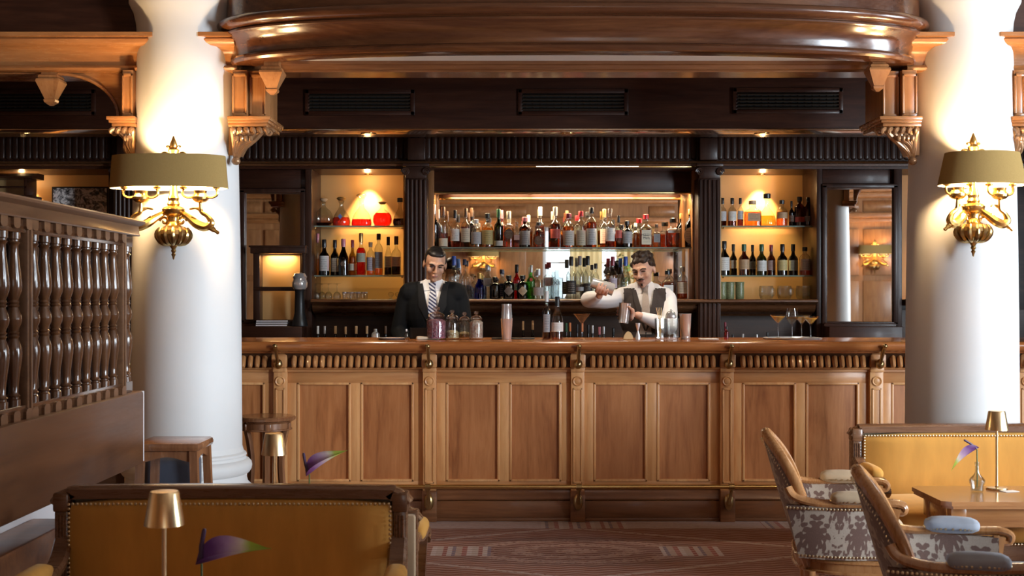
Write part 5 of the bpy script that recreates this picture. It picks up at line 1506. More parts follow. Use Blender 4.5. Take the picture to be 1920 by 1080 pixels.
TOPS = [
 (814,17,384,'std','navy',None,0,'silver',None,'tall black bottle with silver neck foil at the left end'),
 (831,18,388,'tall','clear','copper',0.40,'brown',('cream',0.03,0.26),'bottle with low cream label and dark cap, second from left'),
 (853,18,394,'std','clear','copper',0.55,'black',('white',0.20,0.56),'black-capped whisky bottle with white label over a navy band'),
 (873,18,391,'std','clear','mahog',0.60,'brown',('cream',0.16,0.56),'amber whisky bottle with tall cream label and banded neck'),
 (893,20,411,'round','clear','gold',0.60,'white',('silver',0.14,0.62),'short golden bottle with silver-grey label and white neck'),
 (914,22,400,'round','clear','gold',0.66,'black',('yellow',0.10,0.58),'wide golden bottle with yellowish label and black stopper'),
 (935,17,392,'std','green',None,0,'green',('white',0.05,0.20),'green-black bottle with a narrow white label near its foot'),
 (954,19,396,'tall','clear','gold',0.62,'cream',('disc_brown',0.26,0.58),'pale gold bottle with round brown seal and cork top'),
 (969,13,408,'square','clear','red',0.50,'glass',('pink',0.30,0.5),'slim red bottle behind, with clear stopper'),
 (984,21,407,'apoth','brown','mahog',0.55,'pink',('grey',0.10,0.62),'round-shouldered dark bottle with large grey label'),
 (1010,19,416,'round','clear','amber',0.60,'black',('disc_brown',0.10,0.52),'short amber bottle with dark round seal in front'),
 (1041,19,388,'tall','clear','mahog',0.66,'cream',('red',0.26,0.52),'dark bottle with red band label and long cream cap'),
 (1066,22,400,'apoth','clear','amber',0.70,'wine',('white',0.07,0.56),'amber bottle with white label and burgundy wax top'),
 (1089,19,396,'apoth','clear','straw',0.40,'red',('cream',0.07,0.54),'half-empty bottle with cream label, red neck and orange cap'),
 (1109,20,389,'apoth','clear','copper',0.72,'black',('silver',0.08,0.54),'reddish bottle with silver-white label and black banded neck'),
 (1144,18,390,'tall','clear','mahog',0.24,'glass',('white',0.19,0.58),'clear-necked bottle with tall white label and dark remains'),
 (1160,13,404,'std','clear','copper',0.55,'black',('red',0.34,0.62),'slim bottle with orange-red label between two others'),
 (1176,20,414,'round','dark',None,0,'black',('grey',0.18,0.68),'short black bottle with dark grey label'),
 (1211,23,402,'square','clear','amber',0.60,'red',('cream',0.10,0.60),'square bottle with dripping red wax neck and cream label'),
 (1231,15,420,'square','clear','amber',0.55,'brown',('grey',0.25,0.66),'small square bottle with pale grey label'),
 (1262,28,409,'square','clear','copper',0.62,'black',('white',0.56,0.66),'broad square bottle with white-edged label and black cap'),
 (1295,22,392,'round','dark',None,0,'gold',('disc_grey',0.10,0.60),'black bottle with round emblem and gold neck, rightmost'),
]
BACKS = [
 (884,14,390,'tall','brown',None,0,'brown',None,'brown bottle standing behind the short golden one'),
 (941,13,394,'tall','rose',None,0,'pink',None,'pale rose bottle standing behind the green one'),
 (1013,18,388,'std','clear','copper',0.62,'cream',None,'tall reddish bottle with cream cap behind the dark seal'),
 (991,15,403,'std','clear','gold',0.55,'cream',None,'gold bottle with cream top peeking out behind'),
 (1063,14,395,'std','clear','amber',0.62,'orange',None,'cork-topped bottle behind the burgundy wax one'),
 (1133,17,392,'std','clear','gold',0.56,'gold',('pink',0.14,0.56),'gold-capped bottle with pink label set back'),
 (1192,14,418,'square','clear','gold',0.45,'cream',None,'small clear bottle with a cream tag set back'),
]
for row in TOPS: bottle(row, ZC+0.0005, 10.11, 'on the long glass shelf', 'spirit bottles on the long glass shelf')
for row in BACKS: bottle(row, ZC+0.0005, 10.24, 'on the long glass shelf', 'spirit bottles on the long glass shelf')
MIDS = [
 (851,19,480,'std','clear','water',0.55,'blue',None,'clear bottle with cobalt blue shoulders and cap','f'),
 (871,16,486,'square','clear','water',0.5,'navy',(None,),'clear square bottle with tall navy cap','b'),
 (886,14,513,'round','clear','water',0.5,'wood',None,'small clear bottle with wooden ball stopper','b'),
 (899,20,512,'slope','blue',None,0,'gold',None,'short cobalt blue bottle with gold stopper','f'),
 (914,18,497,'square','clear','water',0.6,'silver',('white',0.45,0.70),'clear bottle with white label and silver cap','b'),
 (928,20,519,'apoth','dark',None,0,'black',None,'small round-shouldered black bottle','f'),
 (941,18,505,'round','clear','water',0.5,'navy',('navy',0.10,0.60),'clear bottle with navy printed label set back','b'),
 (954,21,516,'apoth','dark',None,0,'black',('diamond',0.16,0.62),'black apothecary bottle with grey diamond label','f'),
 (969,15,496,'std','red',None,0,'black',('white',0.30,0.52),'tall red bottle with black cap and white lettering','b'),
 (980,21,516,'apoth','dark',None,0,'black',('diamond2',0.16,0.62),'black apothecary bottle with cream diamond label','f'),
 (996,14,497,'std','lime',None,0,'silver',('disc_red',0.60,0.72),'slim bright green bottle with silver cap and red seal','f'),
 (1009,21,504,'std','clear','water',0.5,'silver',('silver',0.14,0.44),'clear bottle with pale blue-grey picture label','f'),
 (1029,18,492,'square','clear','water',0.6,'wine',('pink',0.42,0.68),'clear square bottle with pink label set back','b'),
 (1044,23,498,'slab','frost',None,0,None,None,'flat frosted grey bottle printed XII','f'),
 (1071,19,481,'std','clear','water',0.6,'black',('black',0.14,0.50),'clear bottle with black arched label and black cap','f'),
 (1087,16,480,'std','clear','water',0.6,'grey',('silver',0.22,0.32),'clear bottle with slim grey band and grey cap','b'),
 (1102,17,480,'std','clear','water',0.6,'black',('black',0.10,0.42),'clear bottle with black label beside the raised elbow','b'),
 (1117,14,494,'round','clear','water',0.6,'black',None,'small clear bottle behind the raised elbow','b'),
 (1149,17,481,'std','clear','water',0.55,'wine',('lilac',0.30,0.56),'etched clear bottle with burgundy cap','b'),
 (1173,19,481,'slope','frost',None,0,'blue',('blue',0.06,0.24),'tall frosted bottle with blue cap near his shoulder','b'),
 (1252,23,507,'square','clear','amber',0.62,'black',('white',0.18,0.56),'square amber bottle with white label, right of the shaking bartender','f'),
 (1279,20,500,'apoth','clear','copper',0.62,'silver',('cream',0.20,0.60),'amber bottle with cream botanical label beside the right pilaster','f'),
]
for row in MIDS:
    y = 9.98 if row[10] == 'f' else 10.14
    rr = list(row[:10])
    if rr[8] == (None,): rr[8] = None
    b = bottle(tuple(rr), LEDGE+0.0005, y, 'on the ledge below', 'spirit bottles on the middle ledge')
    if 'XII' in row[9]: XII = b
    if 'white lettering' in row[9]: RED_E = b
SM = 'liqueur bottles in the left niche'
LEFTLOW = [
 (596,12,438,'std','clear','gold',0.45,'pink',None,'slim tall bottle with pink cap at the niche edge'),
 (608,20,449,'wine','dark',None,0,'black',('white',0.14,0.62),'dark wine bottle with large white label'),
 (628,17,450,'wine','dark',None,0,'black',('cream',0.12,0.56),'dark bottle with cream label and black capsule'),
 (644,20,448,'slope','navy',None,0,'pink',('disc_brown',0.28,0.44),'matte black sloping bottle with pink top'),
 (661,14,450,'wine','olive','olive' and 'gold',0.60,'wine',('cream',0.16,0.38),'olive-gold bottle with red capsule and small label'),
 (677,18,437,'std','clear','red',0.74,'gold',('sage',0.36,0.60),'bright red liqueur bottle with sage label'),
 (695,16,454,'apoth','clear','amber',0.16,'cork',('lilac',0.16,0.62),'pale corked bottle with lilac label'),
 (710,16,438,'apoth','clear','amber',0.18,'black',('silver',0.20,0.64),'clear bottle with silver-grey label and black cap'),
 (728,15,444,'slope','clear','black',0.24,'black',('cream',0.24,0.56),'sloping bottle with cream label and nearly black liqueur'),
 (743,18,443,'std','clear','black',0.26,'brown',('cream',0.26,0.54),'bottle with cream label by the fluted pilaster'),
]
for i, row in enumerate(LEFTLOW): bottle(row, ZL+0.0005, 10.10 if i % 2 else 10.14, 'in the left niche', SM)
DEC = [
 (607,35,371,'globe','clear','plum',0.14,'cork',None,'nearly empty round ribbed decanter with gold neck'),
 (640,34,369,'teardrop','clear','pink',0.34,'gold',None,'teardrop decanter of pink spirit with blue diamond mark'),
 (678,38,363,'bell','clear','red',0.24,'glass',None,'bell decanter under the light, a third full of red'),
 (717,36,377,'globe','clear','red',0.60,'cork',None,'squat round decanter full of red spirit'),
 (750,27,371,'teardrop','clear','plum',0.30,'black',None,'pear-shaped decanter with dark neck beside the pilaster'),
]
for i, row in enumerate(DEC):
    d = bottle(row, ZU+0.0005, 10.14, '', 'decanters on the upper left shelf', 'decanter')
    if i == 1:
        q = MB().prism([(0,-0.022),(0.017,0),(0,0.022),(-0.017,0)], -0.002, 0.0, 'Y'); o = q.build('diamond_mark', paper('blue'), d); o.location = (0, -17*10.14/FPX*0.95, 0.075)
for row in [
 (1355,14,371,'std','clear','mahog',0.5,'black',('silver',0.22,0.60),'whisky bottle with pale blue label by the pilaster'),
 (1373,16,371,'std','clear','mahog',0.5,'black',('white',0.22,0.60),'whisky bottle with white and red banded label'),
 (1388,12,371,'std','clear','mahog',0.5,'black',('silver',0.28,0.62),'narrow whisky bottle, third from the pilaster'),
 (1411,30,376,'square','clear','amber',0.62,'cork',('kraft',0.22,0.58),'broad square amber bottle with wooden stopper'),
 (1438,35,363,'bell','clear','gold',0.36,'black',None,'glowing golden flask under the downlight'),
 (1466,21,375,'round','clear','amber',0.62,'black',('kraft',0.34,0.60),'round amber bottle with dark cap beside the flask'),
 (1484,10,377,'std','dark',None,0,'black',('brown',0.2,0.5),'slim black bottle between amber and red-banded ones'),
 (1499,20,369,'apoth','brown',None,0,'black',('red',0.16,0.36),'dark bottle with a red band label'),
 (1515,16,370,'apoth','brown',None,0,'black',('grey',0.2,0.4),'dark bottle with grey label at the right post')]:
    bottle(row, ZU+0.0005, 10.13, 'on the upper right shelf', 'whiskies on the upper right shelf')
for i, row in enumerate([
 (1358,20,452,'wine','dark',None,0,'black',('white',0.16,0.60),'dark port bottle with big white label at left'),
 (1375,14,458,'wine','dark',None,0,'black',('cream',0.26,0.56),'dark port bottle half hidden, second from left'),
 (1395,20,458,'wine','brown',None,0,'green',('kraft',0.22,0.58),'dark port bottle with kraft paper label'),
 (1411,13,459,'wine','dark',None,0,'black',('sage',0.24,0.52),'dark port bottle half hidden behind the kraft one'),
 (1428,19,458,'wine','green',None,0,'green',('white',0.16,0.54),'green bottle lit from behind with white label'),
 (1446,16,459,'wine','brown',None,0,'wine',('pink',0.20,0.56),'brown bottle with pinkish label'),
 (1467,19,458,'wine','dark',None,0,'black',('yellow',0.18,0.56),'dark bottle with yellow and red label'),
 (1487,18,458,'wine','dark',None,0,'black',('sage',0.18,0.56),'dark bottle with sage green label'),
 (1509,20,463,'apoth','clear','copper',0.30,'black',('white',0.20,0.66),'clear bottle with tall white label by the post')]):
    bottle(row, ZL+0.0005, 10.10 if i % 2 == 0 else 10.18, 'on the lower right shelf', 'port bottles on the lower right shelf')
# caps showing above the back counter
BC = [(596,11,611,'white','first, with a white cap'),(609,11,611,'silver','second, with a grey cap'),(629,11,611,'cork','third, with a cork-coloured cap'),(648,11,612,'cork','fourth, cork-coloured cap'),(668,11,611,'cork','fifth, cork-coloured cap'),(688,11,611,'cork','sixth, beside the small shaker'),(723,11,611,'brown','nearest the suited bartender'),
      (981,10,602,'cork','behind the steel shaker'),(999,10,601,'cork','between shaker and red-necked bottle'),(1062,10,606,'green','with a green cap'),(1069,9,605,'orange','with a long orange cap'),(1082,10,608,'black','with a black cap behind the martini glass'),(1092,9,606,'orange','with an orange cap behind the martini glass'),(1103,11,609,'black','dark one right of the martini glass'),(1111,10,610,'silver','with green body and silver cap'),(1124,10,613,'pink','with pink cap'),(1132,11,612,'silver','with broad silver cap'),(1150,11,615,'black','nearest the shaking bartender'),
      (1360,9,604,'wine','with burgundy cap right of the pilaster'),(1374,9,627,'black','short black-capped right of the pilaster'),(1393,10,626,'grey','short grey-capped'),(1419,9,627,'silver','short silver-capped'),(1439,9,623,'black','left of the cocktail tray')]
for px, w, py, cap, d in BC:
    g = 'green' if 'green' in d else 'dark'
    bottle((px,w,py,'wine',g,None,0,cap,None,'back-counter bottle '+d), 0.901, 9.80, '', 'bottles standing on the back counter')

# lettering on bottles
M['ink'] = plain('dark_ink', (0.03,0.035,0.04), 0.5)
M['ink_white'] = plain('white_ink', (0.8,0.8,0.78), 0.5)
def lettering(txt, size, mat, parent, loc, name='lettering', spacing=1.0):
    cu = bpy.data.curves.new('lettering', 'FONT'); cu.body = txt; cu.size = size; cu.align_x = 'CENTER'; cu.align_y = 'CENTER'; cu.extrude = 0.0003; cu.space_line = 0.9
    to = bpy.data.objects.new('lettering', cu); col.objects.link(to)
    dg = bpy.context.evaluated_depsgraph_get(); dg.update()
    me = bpy.data.meshes.new_from_object(to.evaluated_get(dg))
    bpy.data.objects.remove(to)
    o = bpy.data.objects.new(name, me); me.materials.clear(); me.materials.append(mat); col.objects.link(o)
    o.parent = parent; o.location = loc; o.rotation_euler = (PI/2, 0, 0)
    return o
lettering('XII', 0.045, M['ink'], XII, (0, -0.030, 0.125))
lettering('E', 0.040, M['ink'], RED_E, (0, -0.0345, 0.110))
for o in list(col.objects):
    if o.get('label', '').startswith('square bottle with dripping red wax'):
        lettering("Maker's\nMark", 0.026, M['ink'], o, (0, -0.0515, 0.085))

# ------------------------------------------------------------------ glassware in the niches
stem_prof = [(0.030,0.0),(0.031,0.002),(0.006,0.006),(0.0035,0.015),(0.0035,0.055),(0.006,0.062),(0.020,0.072),(0.029,0.088),(0.031,0.104),(0.027,0.122),(0.0262,0.122),(0.029,0.104),(0.027,0.089),(0.018,0.074),(0.0,0.068)]
for px, d in ((594, 'first'), (602, 'second'), (616, 'third'), (632, 'fourth')):
    h = 0.126
    r = thing('wine_glass', 'upturned stemmed glass, %s from the left in the niche' % d, 'glass', (WX(px, 10.1), 10.1 + (0.05 if px == 602 else 0), LEDGE), 0, 'upturned stemmed glasses in the left niche')
    MB().lathe([(a, 0.124-b) for a, b in stem_prof][::-1], 18, cap=False).build('bowl_and_stem', M['glass'], r)
tum = MB().lathe([(0.013,0.0),(0.014,0.002),(0.0165,0.055),(0.0158,0.055),(0.0132,0.006),(0.0,0.005)], 14, cap=False).mesh('tumbler')
rim = MB().lathe([(0.0162,0.045),(0.0172,0.047),(0.0172,0.056),(0.0164,0.057)], 14, cap=False).mesh('rim')
for k in range(7):
    r = thing('shot_glass', 'small silver-rimmed shot glass, %s of seven in the left niche' % ('first','second','third','fourth','fifth','sixth','seventh')[k], 'glass', (WX(646+k*6.6, 10.08), 10.08+0.04*(k % 2), LEDGE), 0, 'row of shot glasses in the left niche')
    inst('cup', tum, M['glass'], r, r.location); inst('rim', rim, M['steel'], r, r.location)
for px, d in ((733, 'small glass rosette ornament on the niche ledge'), (746, 'small glass rosette ornament half hidden by the suited bartender')):
    r = thing('ornament', d, 'ornament', (WX(px, 10.05), 10.05, LEDGE), 0, 'glass ornaments in the left niche')
    MB().lathe([(0.010,0.0),(0.006,0.012),(0.016,0.022),(0.024,0.036),(0.020,0.050),(0.008,0.056),(0.0,0.057)], 10).build('rosette', M['glass'], r, smooth=15)
    MB().lathe([(0.016,-0.002),(0.016,0.003),(0.010,0.004)], 14).build('foot', M['steel'], r)
def cer_mat():
    m, nt, p = new_mat('green_ceramic'); v = coords(nt, (1,1,1)); 
    w = N(nt, 'ShaderNodeTexVoronoi'); w.inputs['Scale'].default_value = 120; nt.links.new(v, w.inputs['Vector'])
    nt.links.new(mix_(nt, w.outputs['Distance'], (0.10,0.12,0.05,1), (0.30,0.33,0.18,1)), p.inputs['Base Color']); p.inputs['Roughness'].default_value = 0.3
    bump_(nt, p, w.outputs['Distance'], 0.5, 0.002); return m
M['ceramic'] = cer_mat()
for px, d in ((1354, 'green ceramic tumbler beside the pilaster'), (1369, 'green ceramic tumbler in the middle of three'), (1387, 'green ceramic tumbler at the right of three')):
    r = thing('ceramic_tumbler', d, 'tumbler', (WX(px, 10.08), 10.08, LEDGE), 0, 'green ceramic tumblers')
    MB().lathe([(0.030,0.0),(0.033,0.004),(0.035,0.05),(0.034,0.10),(0.036,0.134),(0.033,0.134),(0.031,0.10),(0.030,0.02),(0.0,0.012)], 24, cap=False).build('cup', M['ceramic'], r)
    MB().lathe([(0.0362,0.128),(0.0375,0.132),(0.0362,0.136)], 24, cap=False).build('rim', M['ceramic'], r)
for px, d in ((1437, 'faceted glass mug at the left in the right niche'), (1471, 'faceted glass mug in the middle of the right niche'), (1506, 'faceted glass mug at the right post')):
    r = thing('glass_mug', d, 'glass', (WX(px, 10.1), 10.1, LEDGE), 0, 'faceted glass mugs')
    MB().lathe([(0.040,0.0),(0.050,0.004),(0.058,0.03),(0.060,0.07),(0.054,0.105),(0.052,0.105),(0.057,0.07),(0.054,0.03),(0.046,0.010),(0.0,0.008)], 10, cap=False).build('cup', M['glass'], r, smooth=15)
    MB().tube(smoothpts([(0.056,0,0.085),(0.080,0,0.08),(0.086,0,0.055),(0.075,0,0.03),(0.056,0,0.028)], 5), 0.005, 8, M=Matrix.Rotation(-0.9, 4, 'Z')).build('handle', M['glass'], r)

# ------------------------------------------------------------------ things on the bar top
TOPZ = 1.1305
def sweets(name, cols):
    m, nt, p = new_mat(name); v = coords(nt)
    w = N(nt, 'ShaderNodeTexVoronoi'); w.inputs['Scale'].default_value = 95; nt.links.new(v, w.inputs['Vector'])
    sp = N(nt, 'ShaderNodeSeparateColor'); nt.links.new(w.outputs['Color'], sp.inputs[0])
    c = ramp_(nt, sp.outputs[0], [(i/(len(cols)-1), q) for i, q in enumerate(cols)]); c.node.color_ramp.interpolation = 'CONSTANT'
    nt.links.new(c, p.inputs['Base Color']); p.inputs['Roughness'].default_value = 0.4; bump_(nt, p, w.outputs['Distance'], 0.9, 0.006)
    return m
def jar(px, Y, wpx, pyt, fill, level, label):
    k = Y/FPX; hw = wpx*k/2; H = WZ(pyt, Y)-TOPZ; hb = H*0.70
    r = thing('glass_jar', label, 'jar', (WX(px, Y), Y, TOPZ), 0, 'lidded glass jars on the bar')
    MB().lathe([(hw*0.86,0.0),(hw*0.97,0.006),(hw,0.02),(hw,hb*0.78),(hw*0.94,hb*0.90),(hw*0.78,hb*0.98),(hw*0.76,hb),(hw*0.72,hb),(hw*0.74,hb*0.97),(hw*0.9,hb*0.88),(hw*0.95,hb*0.76),(hw*0.95,0.02),(0.0,0.008)], 28, cap=False).build('body', M['glass'], r)
    if fill is not None:
        f = MB().lathe([(hw*0.90,0.010),(hw*0.93,0.03),(hw*0.93,hb*level),(hw*0.6,hb*level+0.012),(0.0,hb*level+0.016)], 24).build('sweets', fill, r); f['kind'] = 'stuff'
    MB().lathe([(hw*0.80,hb),(hw*0.84,hb+0.004),(hw*0.80,hb+H*0.06),(hw*0.5,hb+H*0.12),(hw*0.20,hb+H*0.15),(hw*0.16,hb+H*0.18),(hw*0.30,hb+H*0.21),(hw*0.36,hb+H*0.25),(hw*0.28,H*0.985),(0.0,H)], 22).build('lid', M['jar_lid'], r)
M['jar_lid'] = clear('lid_glass', (0.90,0.90,0.90), 0.26, 0.06, 0.3)
jar(818, 8.18, 38, 575, sweets('pink_sweets', [(0.36,0.10,0.16),(0.55,0.22,0.28),(0.30,0.12,0.20),(0.62,0.36,0.40)]), 0.80, 'large lidded jar of pink sweets in front of the suited bartender')
jar(848, 8.22, 27, 581, sweets('citrus_slices', [(0.55,0.36,0.16),(0.70,0.58,0.36),(0.35,0.20,0.08)]), 0.34, 'lidded jar with dried citrus slices, second of four')
jar(871, 8.30, 24, 585, sweets('tan_spice', [(0.45,0.30,0.12),(0.62,0.48,0.26)]), 0.28, 'smaller lidded jar with a little spice, third of four')
jar(893, 8.20, 27, 583, sweets('pale_shells', [(0.62,0.40,0.32),(0.74,0.60,0.50),(0.55,0.28,0.24)]), 0.86, 'lidded jar of pale pink shells, fourth of four')
def steel_cup(name, label, px, Y, wpx, pyt, pybase=None, two=False, cat='shaker'):
    k = Y/FPX; hw = wpx*k/2; H = WZ(pyt, Y)-TOPZ
    r = thing(name, label, cat, (WX(px, Y), Y, TOPZ), 0, 'steel bar tools')
    if two:
        MB().lathe([(hw*0.74,0.0),(hw*0.78,0.003),(hw,H*0.58),(hw*1.02,H*0.585),(hw*0.96,H*0.59),(0.0,H*0.58)], 26).build('tin', M['steel'], r)
        MB().lathe([(hw*0.94,H*0.56),(hw*0.92,H*0.60),(hw*0.80,H*0.94),(hw*0.84,H*0.955),(hw*0.80,H),(0.0,H)], 26).build('upper_tin', M['steel'], r)
    else:
        MB().lathe([(hw*0.72,0.0),(hw*0.76,0.003),(hw*0.98,H*0.97),(hw*1.02,H*0.985),(hw*0.98,H),(hw*0.94,H*0.98),(hw*0.72,0.008),(0.0,0.006)], 26, cap=False).build('tin', M['steel'], r)
        MB().lathe([(hw*0.79,0.010),(hw*0.81,0.014),(hw*0.80,0.018)], 26, cap=False).build('band', M['steel'], r)
    return r
steel_cup('cocktail_shaker', 'two-piece steel cocktail shaker standing on the bar', 950, 8.25, 23, 570, two=True)
steel_cup('mixing_tin', 'steel mixing tin at the right end of the bar tools', 1285, 8.25, 23, 588)
jg = thing('jigger', 'slim steel jigger standing beside the mixing glasses', 'jigger', (WX(1196, 8.25), 8.25, TOPZ), 0, 'steel bar tools')
MB().lathe([(0.017,0.0),(0.016,0.02),(0.006,0.05),(0.006,0.054),(0.0,0.054)], 18).build('lower_cup', M['steel'], jg)
MB().lathe([(0.005,0.053),(0.016,0.095),(0.0165,0.105),(0.015,0.105),(0.0,0.06)], 18, cap=False).build('upper_cup', M['steel'], jg)
def mix_glass(px, wpx, pyt, label):
    Y = 8.24; hw = wpx*Y/FPX/2; H = WZ(pyt, Y)-TOPZ
    r = thing('mixing_glass', label, 'glass', (WX(px, Y), Y, TOPZ), 0, 'cut mixing glasses on the bar')
    MB().lathe([(hw*0.86,0.0),(hw*0.94,0.006),(hw*0.96,H*0.25),(hw,H),(hw*0.95,H),(hw*0.90,H*0.25),(hw*0.86,0.016),(0.0,0.014)], 12, cap=False).build('beaker', M['glass'], r, smooth=20)
    MB().lathe([(hw*0.84,0.016),(hw*0.88,H*0.26),(0.0,H*0.26)], 16).build('ice_water', M['water'], r)
    return r
mix_glass(1238, 21, 597, 'mixing glass holding forked bar spoons')
mix_glass(1261, 26, 597, 'wider mixing glass with a round strainer above it')
fk = thing('bar_forks', 'gold forked bar picks standing in the mixing glass', 'utensil', (WX(1238, 8.24), 8.24, TOPZ+0.016))
for k in range(4):
    MB().tube([((k-1.5)*0.003, 0, 0.0), ((k-1.5)*0.006-0.004, 0.0, 0.12), ((k-1.5)*0.011-0.010, 0, 0.19)], 0.0022, 6).build('pick', M['lamp_gold'], fk)
st = thing('strainer', 'round white-metal strainer resting on the mixing glass', 'strainer', (WX(1258, 8.24), 8.24, WZ(597, 8.24)+0.001))
MB().lathe([(0.034,0.0),(0.036,0.006),(0.034,0.022),(0.026,0.038),(0.012,0.048),(0.0,0.05)], 24).build('dome', M['steel'], st)
MB().lathe([(0.004,0.048),(0.007,0.054),(0.0,0.060)], 12).build('knob', M['steel'], st)
# the two bottles in front
bottle((1025,17,546,'tall','clear','mahog',0.70,'white',('grey',0.18,0.60),'slim bottle with white cap and red neck standing'), TOPZ, 8.22, 'on the bar', 'bottles on the bar', lab_arc=0.8)
bottle((1045,22,556,'slope','clear','amber',0.20,'black',('white',0.22,0.46),'clear sloping bottle with white label and dark cap'), TOPZ, 8.20, 'on the bar', 'bottles on the bar', lab_arc=1.4)
bottle((762,8,617,'std','clear','water',0.4,'white',None,'tiny dropper bottle left of the sweet jar'), TOPZ, 8.22, 'on the bar', 'bottles on the bar')
def coupe(px, wpx, pyt, Y, drink, label, zb, kind='martini'):
    hw = wpx*Y/FPX/2; H = WZ(pyt, Y)-zb
    r = thing('cocktail_glass', label, 'glass', (WX(px, Y), Y, zb), 0, 'stemmed cocktail glasses on the bar')
    if kind == 'martini':
        pr = [(0.030,0.0),(0.031,0.002),(0.006,0.008),(0.0032,0.02),(0.0032,H*0.58),(0.008,H*0.63),(hw,H),(hw*0.965,H),(0.006,H*0.655),(0.0,H*0.65)]
        dr = [(0.0005,H*0.655),(hw*0.80,H*0.925),(0.0,H*0.925)]
    else:
        pr = [(0.030,0.0),(0.031,0.002),(0.006,0.008),(0.0032,0.02),(0.0032,H*0.44),(0.012,H*0.50),(hw*0.9,H*0.66),(hw,H*0.74),(hw*0.76,H),(hw*0.73,H),(hw*0.95,H*0.74),(hw*0.85,H*0.67),(0.008,H*0.52),(0.0,H*0.51)]
        dr = [(0.0005,H*0.525),(hw*0.80,H*0.665),(hw*0.86,H*0.70),(0.0,H*0.70)]
    MB().lathe(pr, 26, cap=False).build('bowl_and_stem', M['glass'], r)
    if drink: MB().lathe(dr, 22).build('drink', drink, r)
coupe(1091, 33, 588, 8.2, None, 'empty martini glass on the bar', TOPZ)
tr = thing('round_tray', 'dark round tray carrying four cocktails', 'tray', (WX(1486, 8.3), 8.3, TOPZ))
MB().lathe([(0.0,0.0),(0.185,0.0),(0.192,0.010),(0.188,0.011),(0.182,0.004),(0.0,0.004)], 40).build('dish', M['steel'], tr)
cd = plain('orange_cocktail', (0.95,0.52,0.08), 0.25)
coupe(1459, 32, 590, 8.26, cd, 'martini glass with orange cocktail at the left of the tray', TOPZ+0.005)
coupe(1503, 32, 591, 8.30, cd, 'martini glass with orange cocktail in the middle of the tray', TOPZ+0.005)
coupe(1520, 32, 593, 8.22, cd, 'martini glass with orange cocktail at the right of the tray', TOPZ+0.005)
coupe(1485, 24, 578, 8.24, liquid_of('gold'), 'taller wine glass with golden drink on the tray', TOPZ+0.005, 'wine')
def tag_mesh(mb, name, mat, label, cat, loc, rot=(0,0,0), group=None):
    o = mb.build(name, mat); o.location = loc; o.rotation_euler = rot
    return tag(o, label, cat, group)
tag_mesh(MB().lathe([(0.0,0.0),(0.07,0.0),(0.095,0.010),(0.098,0.013),(0.093,0.012),(0.068,0.004),(0.0,0.004)], 32), 'steel_dish', M['steel'], 'shallow steel dish on the bar left of the suited bartender', 'dish', (WX(733, 8.2), 8.2, TOPZ))
tag_mesh(MB().box(-0.14, 0.14, -0.09, 0.09, 0, 0.006, 0.003), 'bar_mat', M['black'], 'black rubber bar mat under the steel shaker', 'mat', (WX(962, 8.35), 8.36, TOPZ))
tag_mesh(MB().lathe([(0.010,0.0),(0.013,0.02),(0.010,0.06),(0.009,0.14),(0.012,0.155),(0.0,0.16)], 14, Matrix.Rotation(PI/2, 4, 'Y')), 'muddler', plain('pale_wood', (0.66,0.50,0.34), 0.5), 'pale wooden muddler lying on the bar beside the sweet jar', 'muddler', (WX(781, 8.12), 8.12, TOPZ+0.012), (0,0.02,0.5))
cbx = thing('condiment_caddy', 'black open caddy on the bar behind the sweet jar', 'caddy', (WX(786, 8.4), 8.4, TOPZ))
f = MB().box(-0.06,0.06,-0.05,-0.046,0,0.07).box(-0.06,0.06,0.046,0.05,0,0.07).box(-0.06,-0.056,-0.05,0.05,0,0.07).box(0.056,0.06,-0.05,0.05,0,0.07).box(-0.06,0.06,-0.05,0.05,0,0.004)
f.build('box', M['black'], cbx)
MB().box(-0.002,0.002,-0.046,0.046,0.004,0.066).build('divider', M['black'], cbx)
lh = thing('napkin_holder', 'brass fan-shaped napkin holder on the bar', 'holder', (WX(1178, 8.25), 8.25, TOPZ))
pf = [(-0.034,0.0)] + [(-0.034+0.068*t/12, 0.052*math.sin(PI*t/12)**0.7) for t in range(1, 12)] + [(0.034,0.0)]
for yy in (-0.012, 0.010): MB().prism(pf, yy, yy+0.002, 'Y').build('fan', M['lamp_gold'], lh)
MB().box(-0.034,0.034,-0.012,0.012,0,0.002).build('base', M['lamp_gold'], lh)
tag_mesh(MB().box(-0.06, 0.06, -0.05, 0.05, 0, 0.008, 0.003), 'folded_napkin', plain('linen', (0.78,0.76,0.72), 0.7), 'folded white napkin on the bar below the right pilaster', 'napkin', (WX(1328, 8.2), 8.2, TOPZ))
bottle((1362,9,612,'std','red',None,0,'black',None,'little red bitters bottle right of the napkin'), TOPZ, 8.3, 'on the bar', 'bottles on the bar')
cs = thing('small_shaker', 'small steel cobbler shaker on the back counter', 'shaker', (WX(704, 9.7), 9.7, 0.901), 0, 'steel bar tools')
MB().lathe([(0.030,0.0),(0.034,0.10),(0.036,0.18),(0.034,0.19)], 18).build('tin', M['steel'], cs)
MB().lathe([(0.035,0.19),(0.030,0.225),(0.014,0.24),(0.014,0.26),(0.0,0.262)], 18).build('lid', M['steel'], cs)
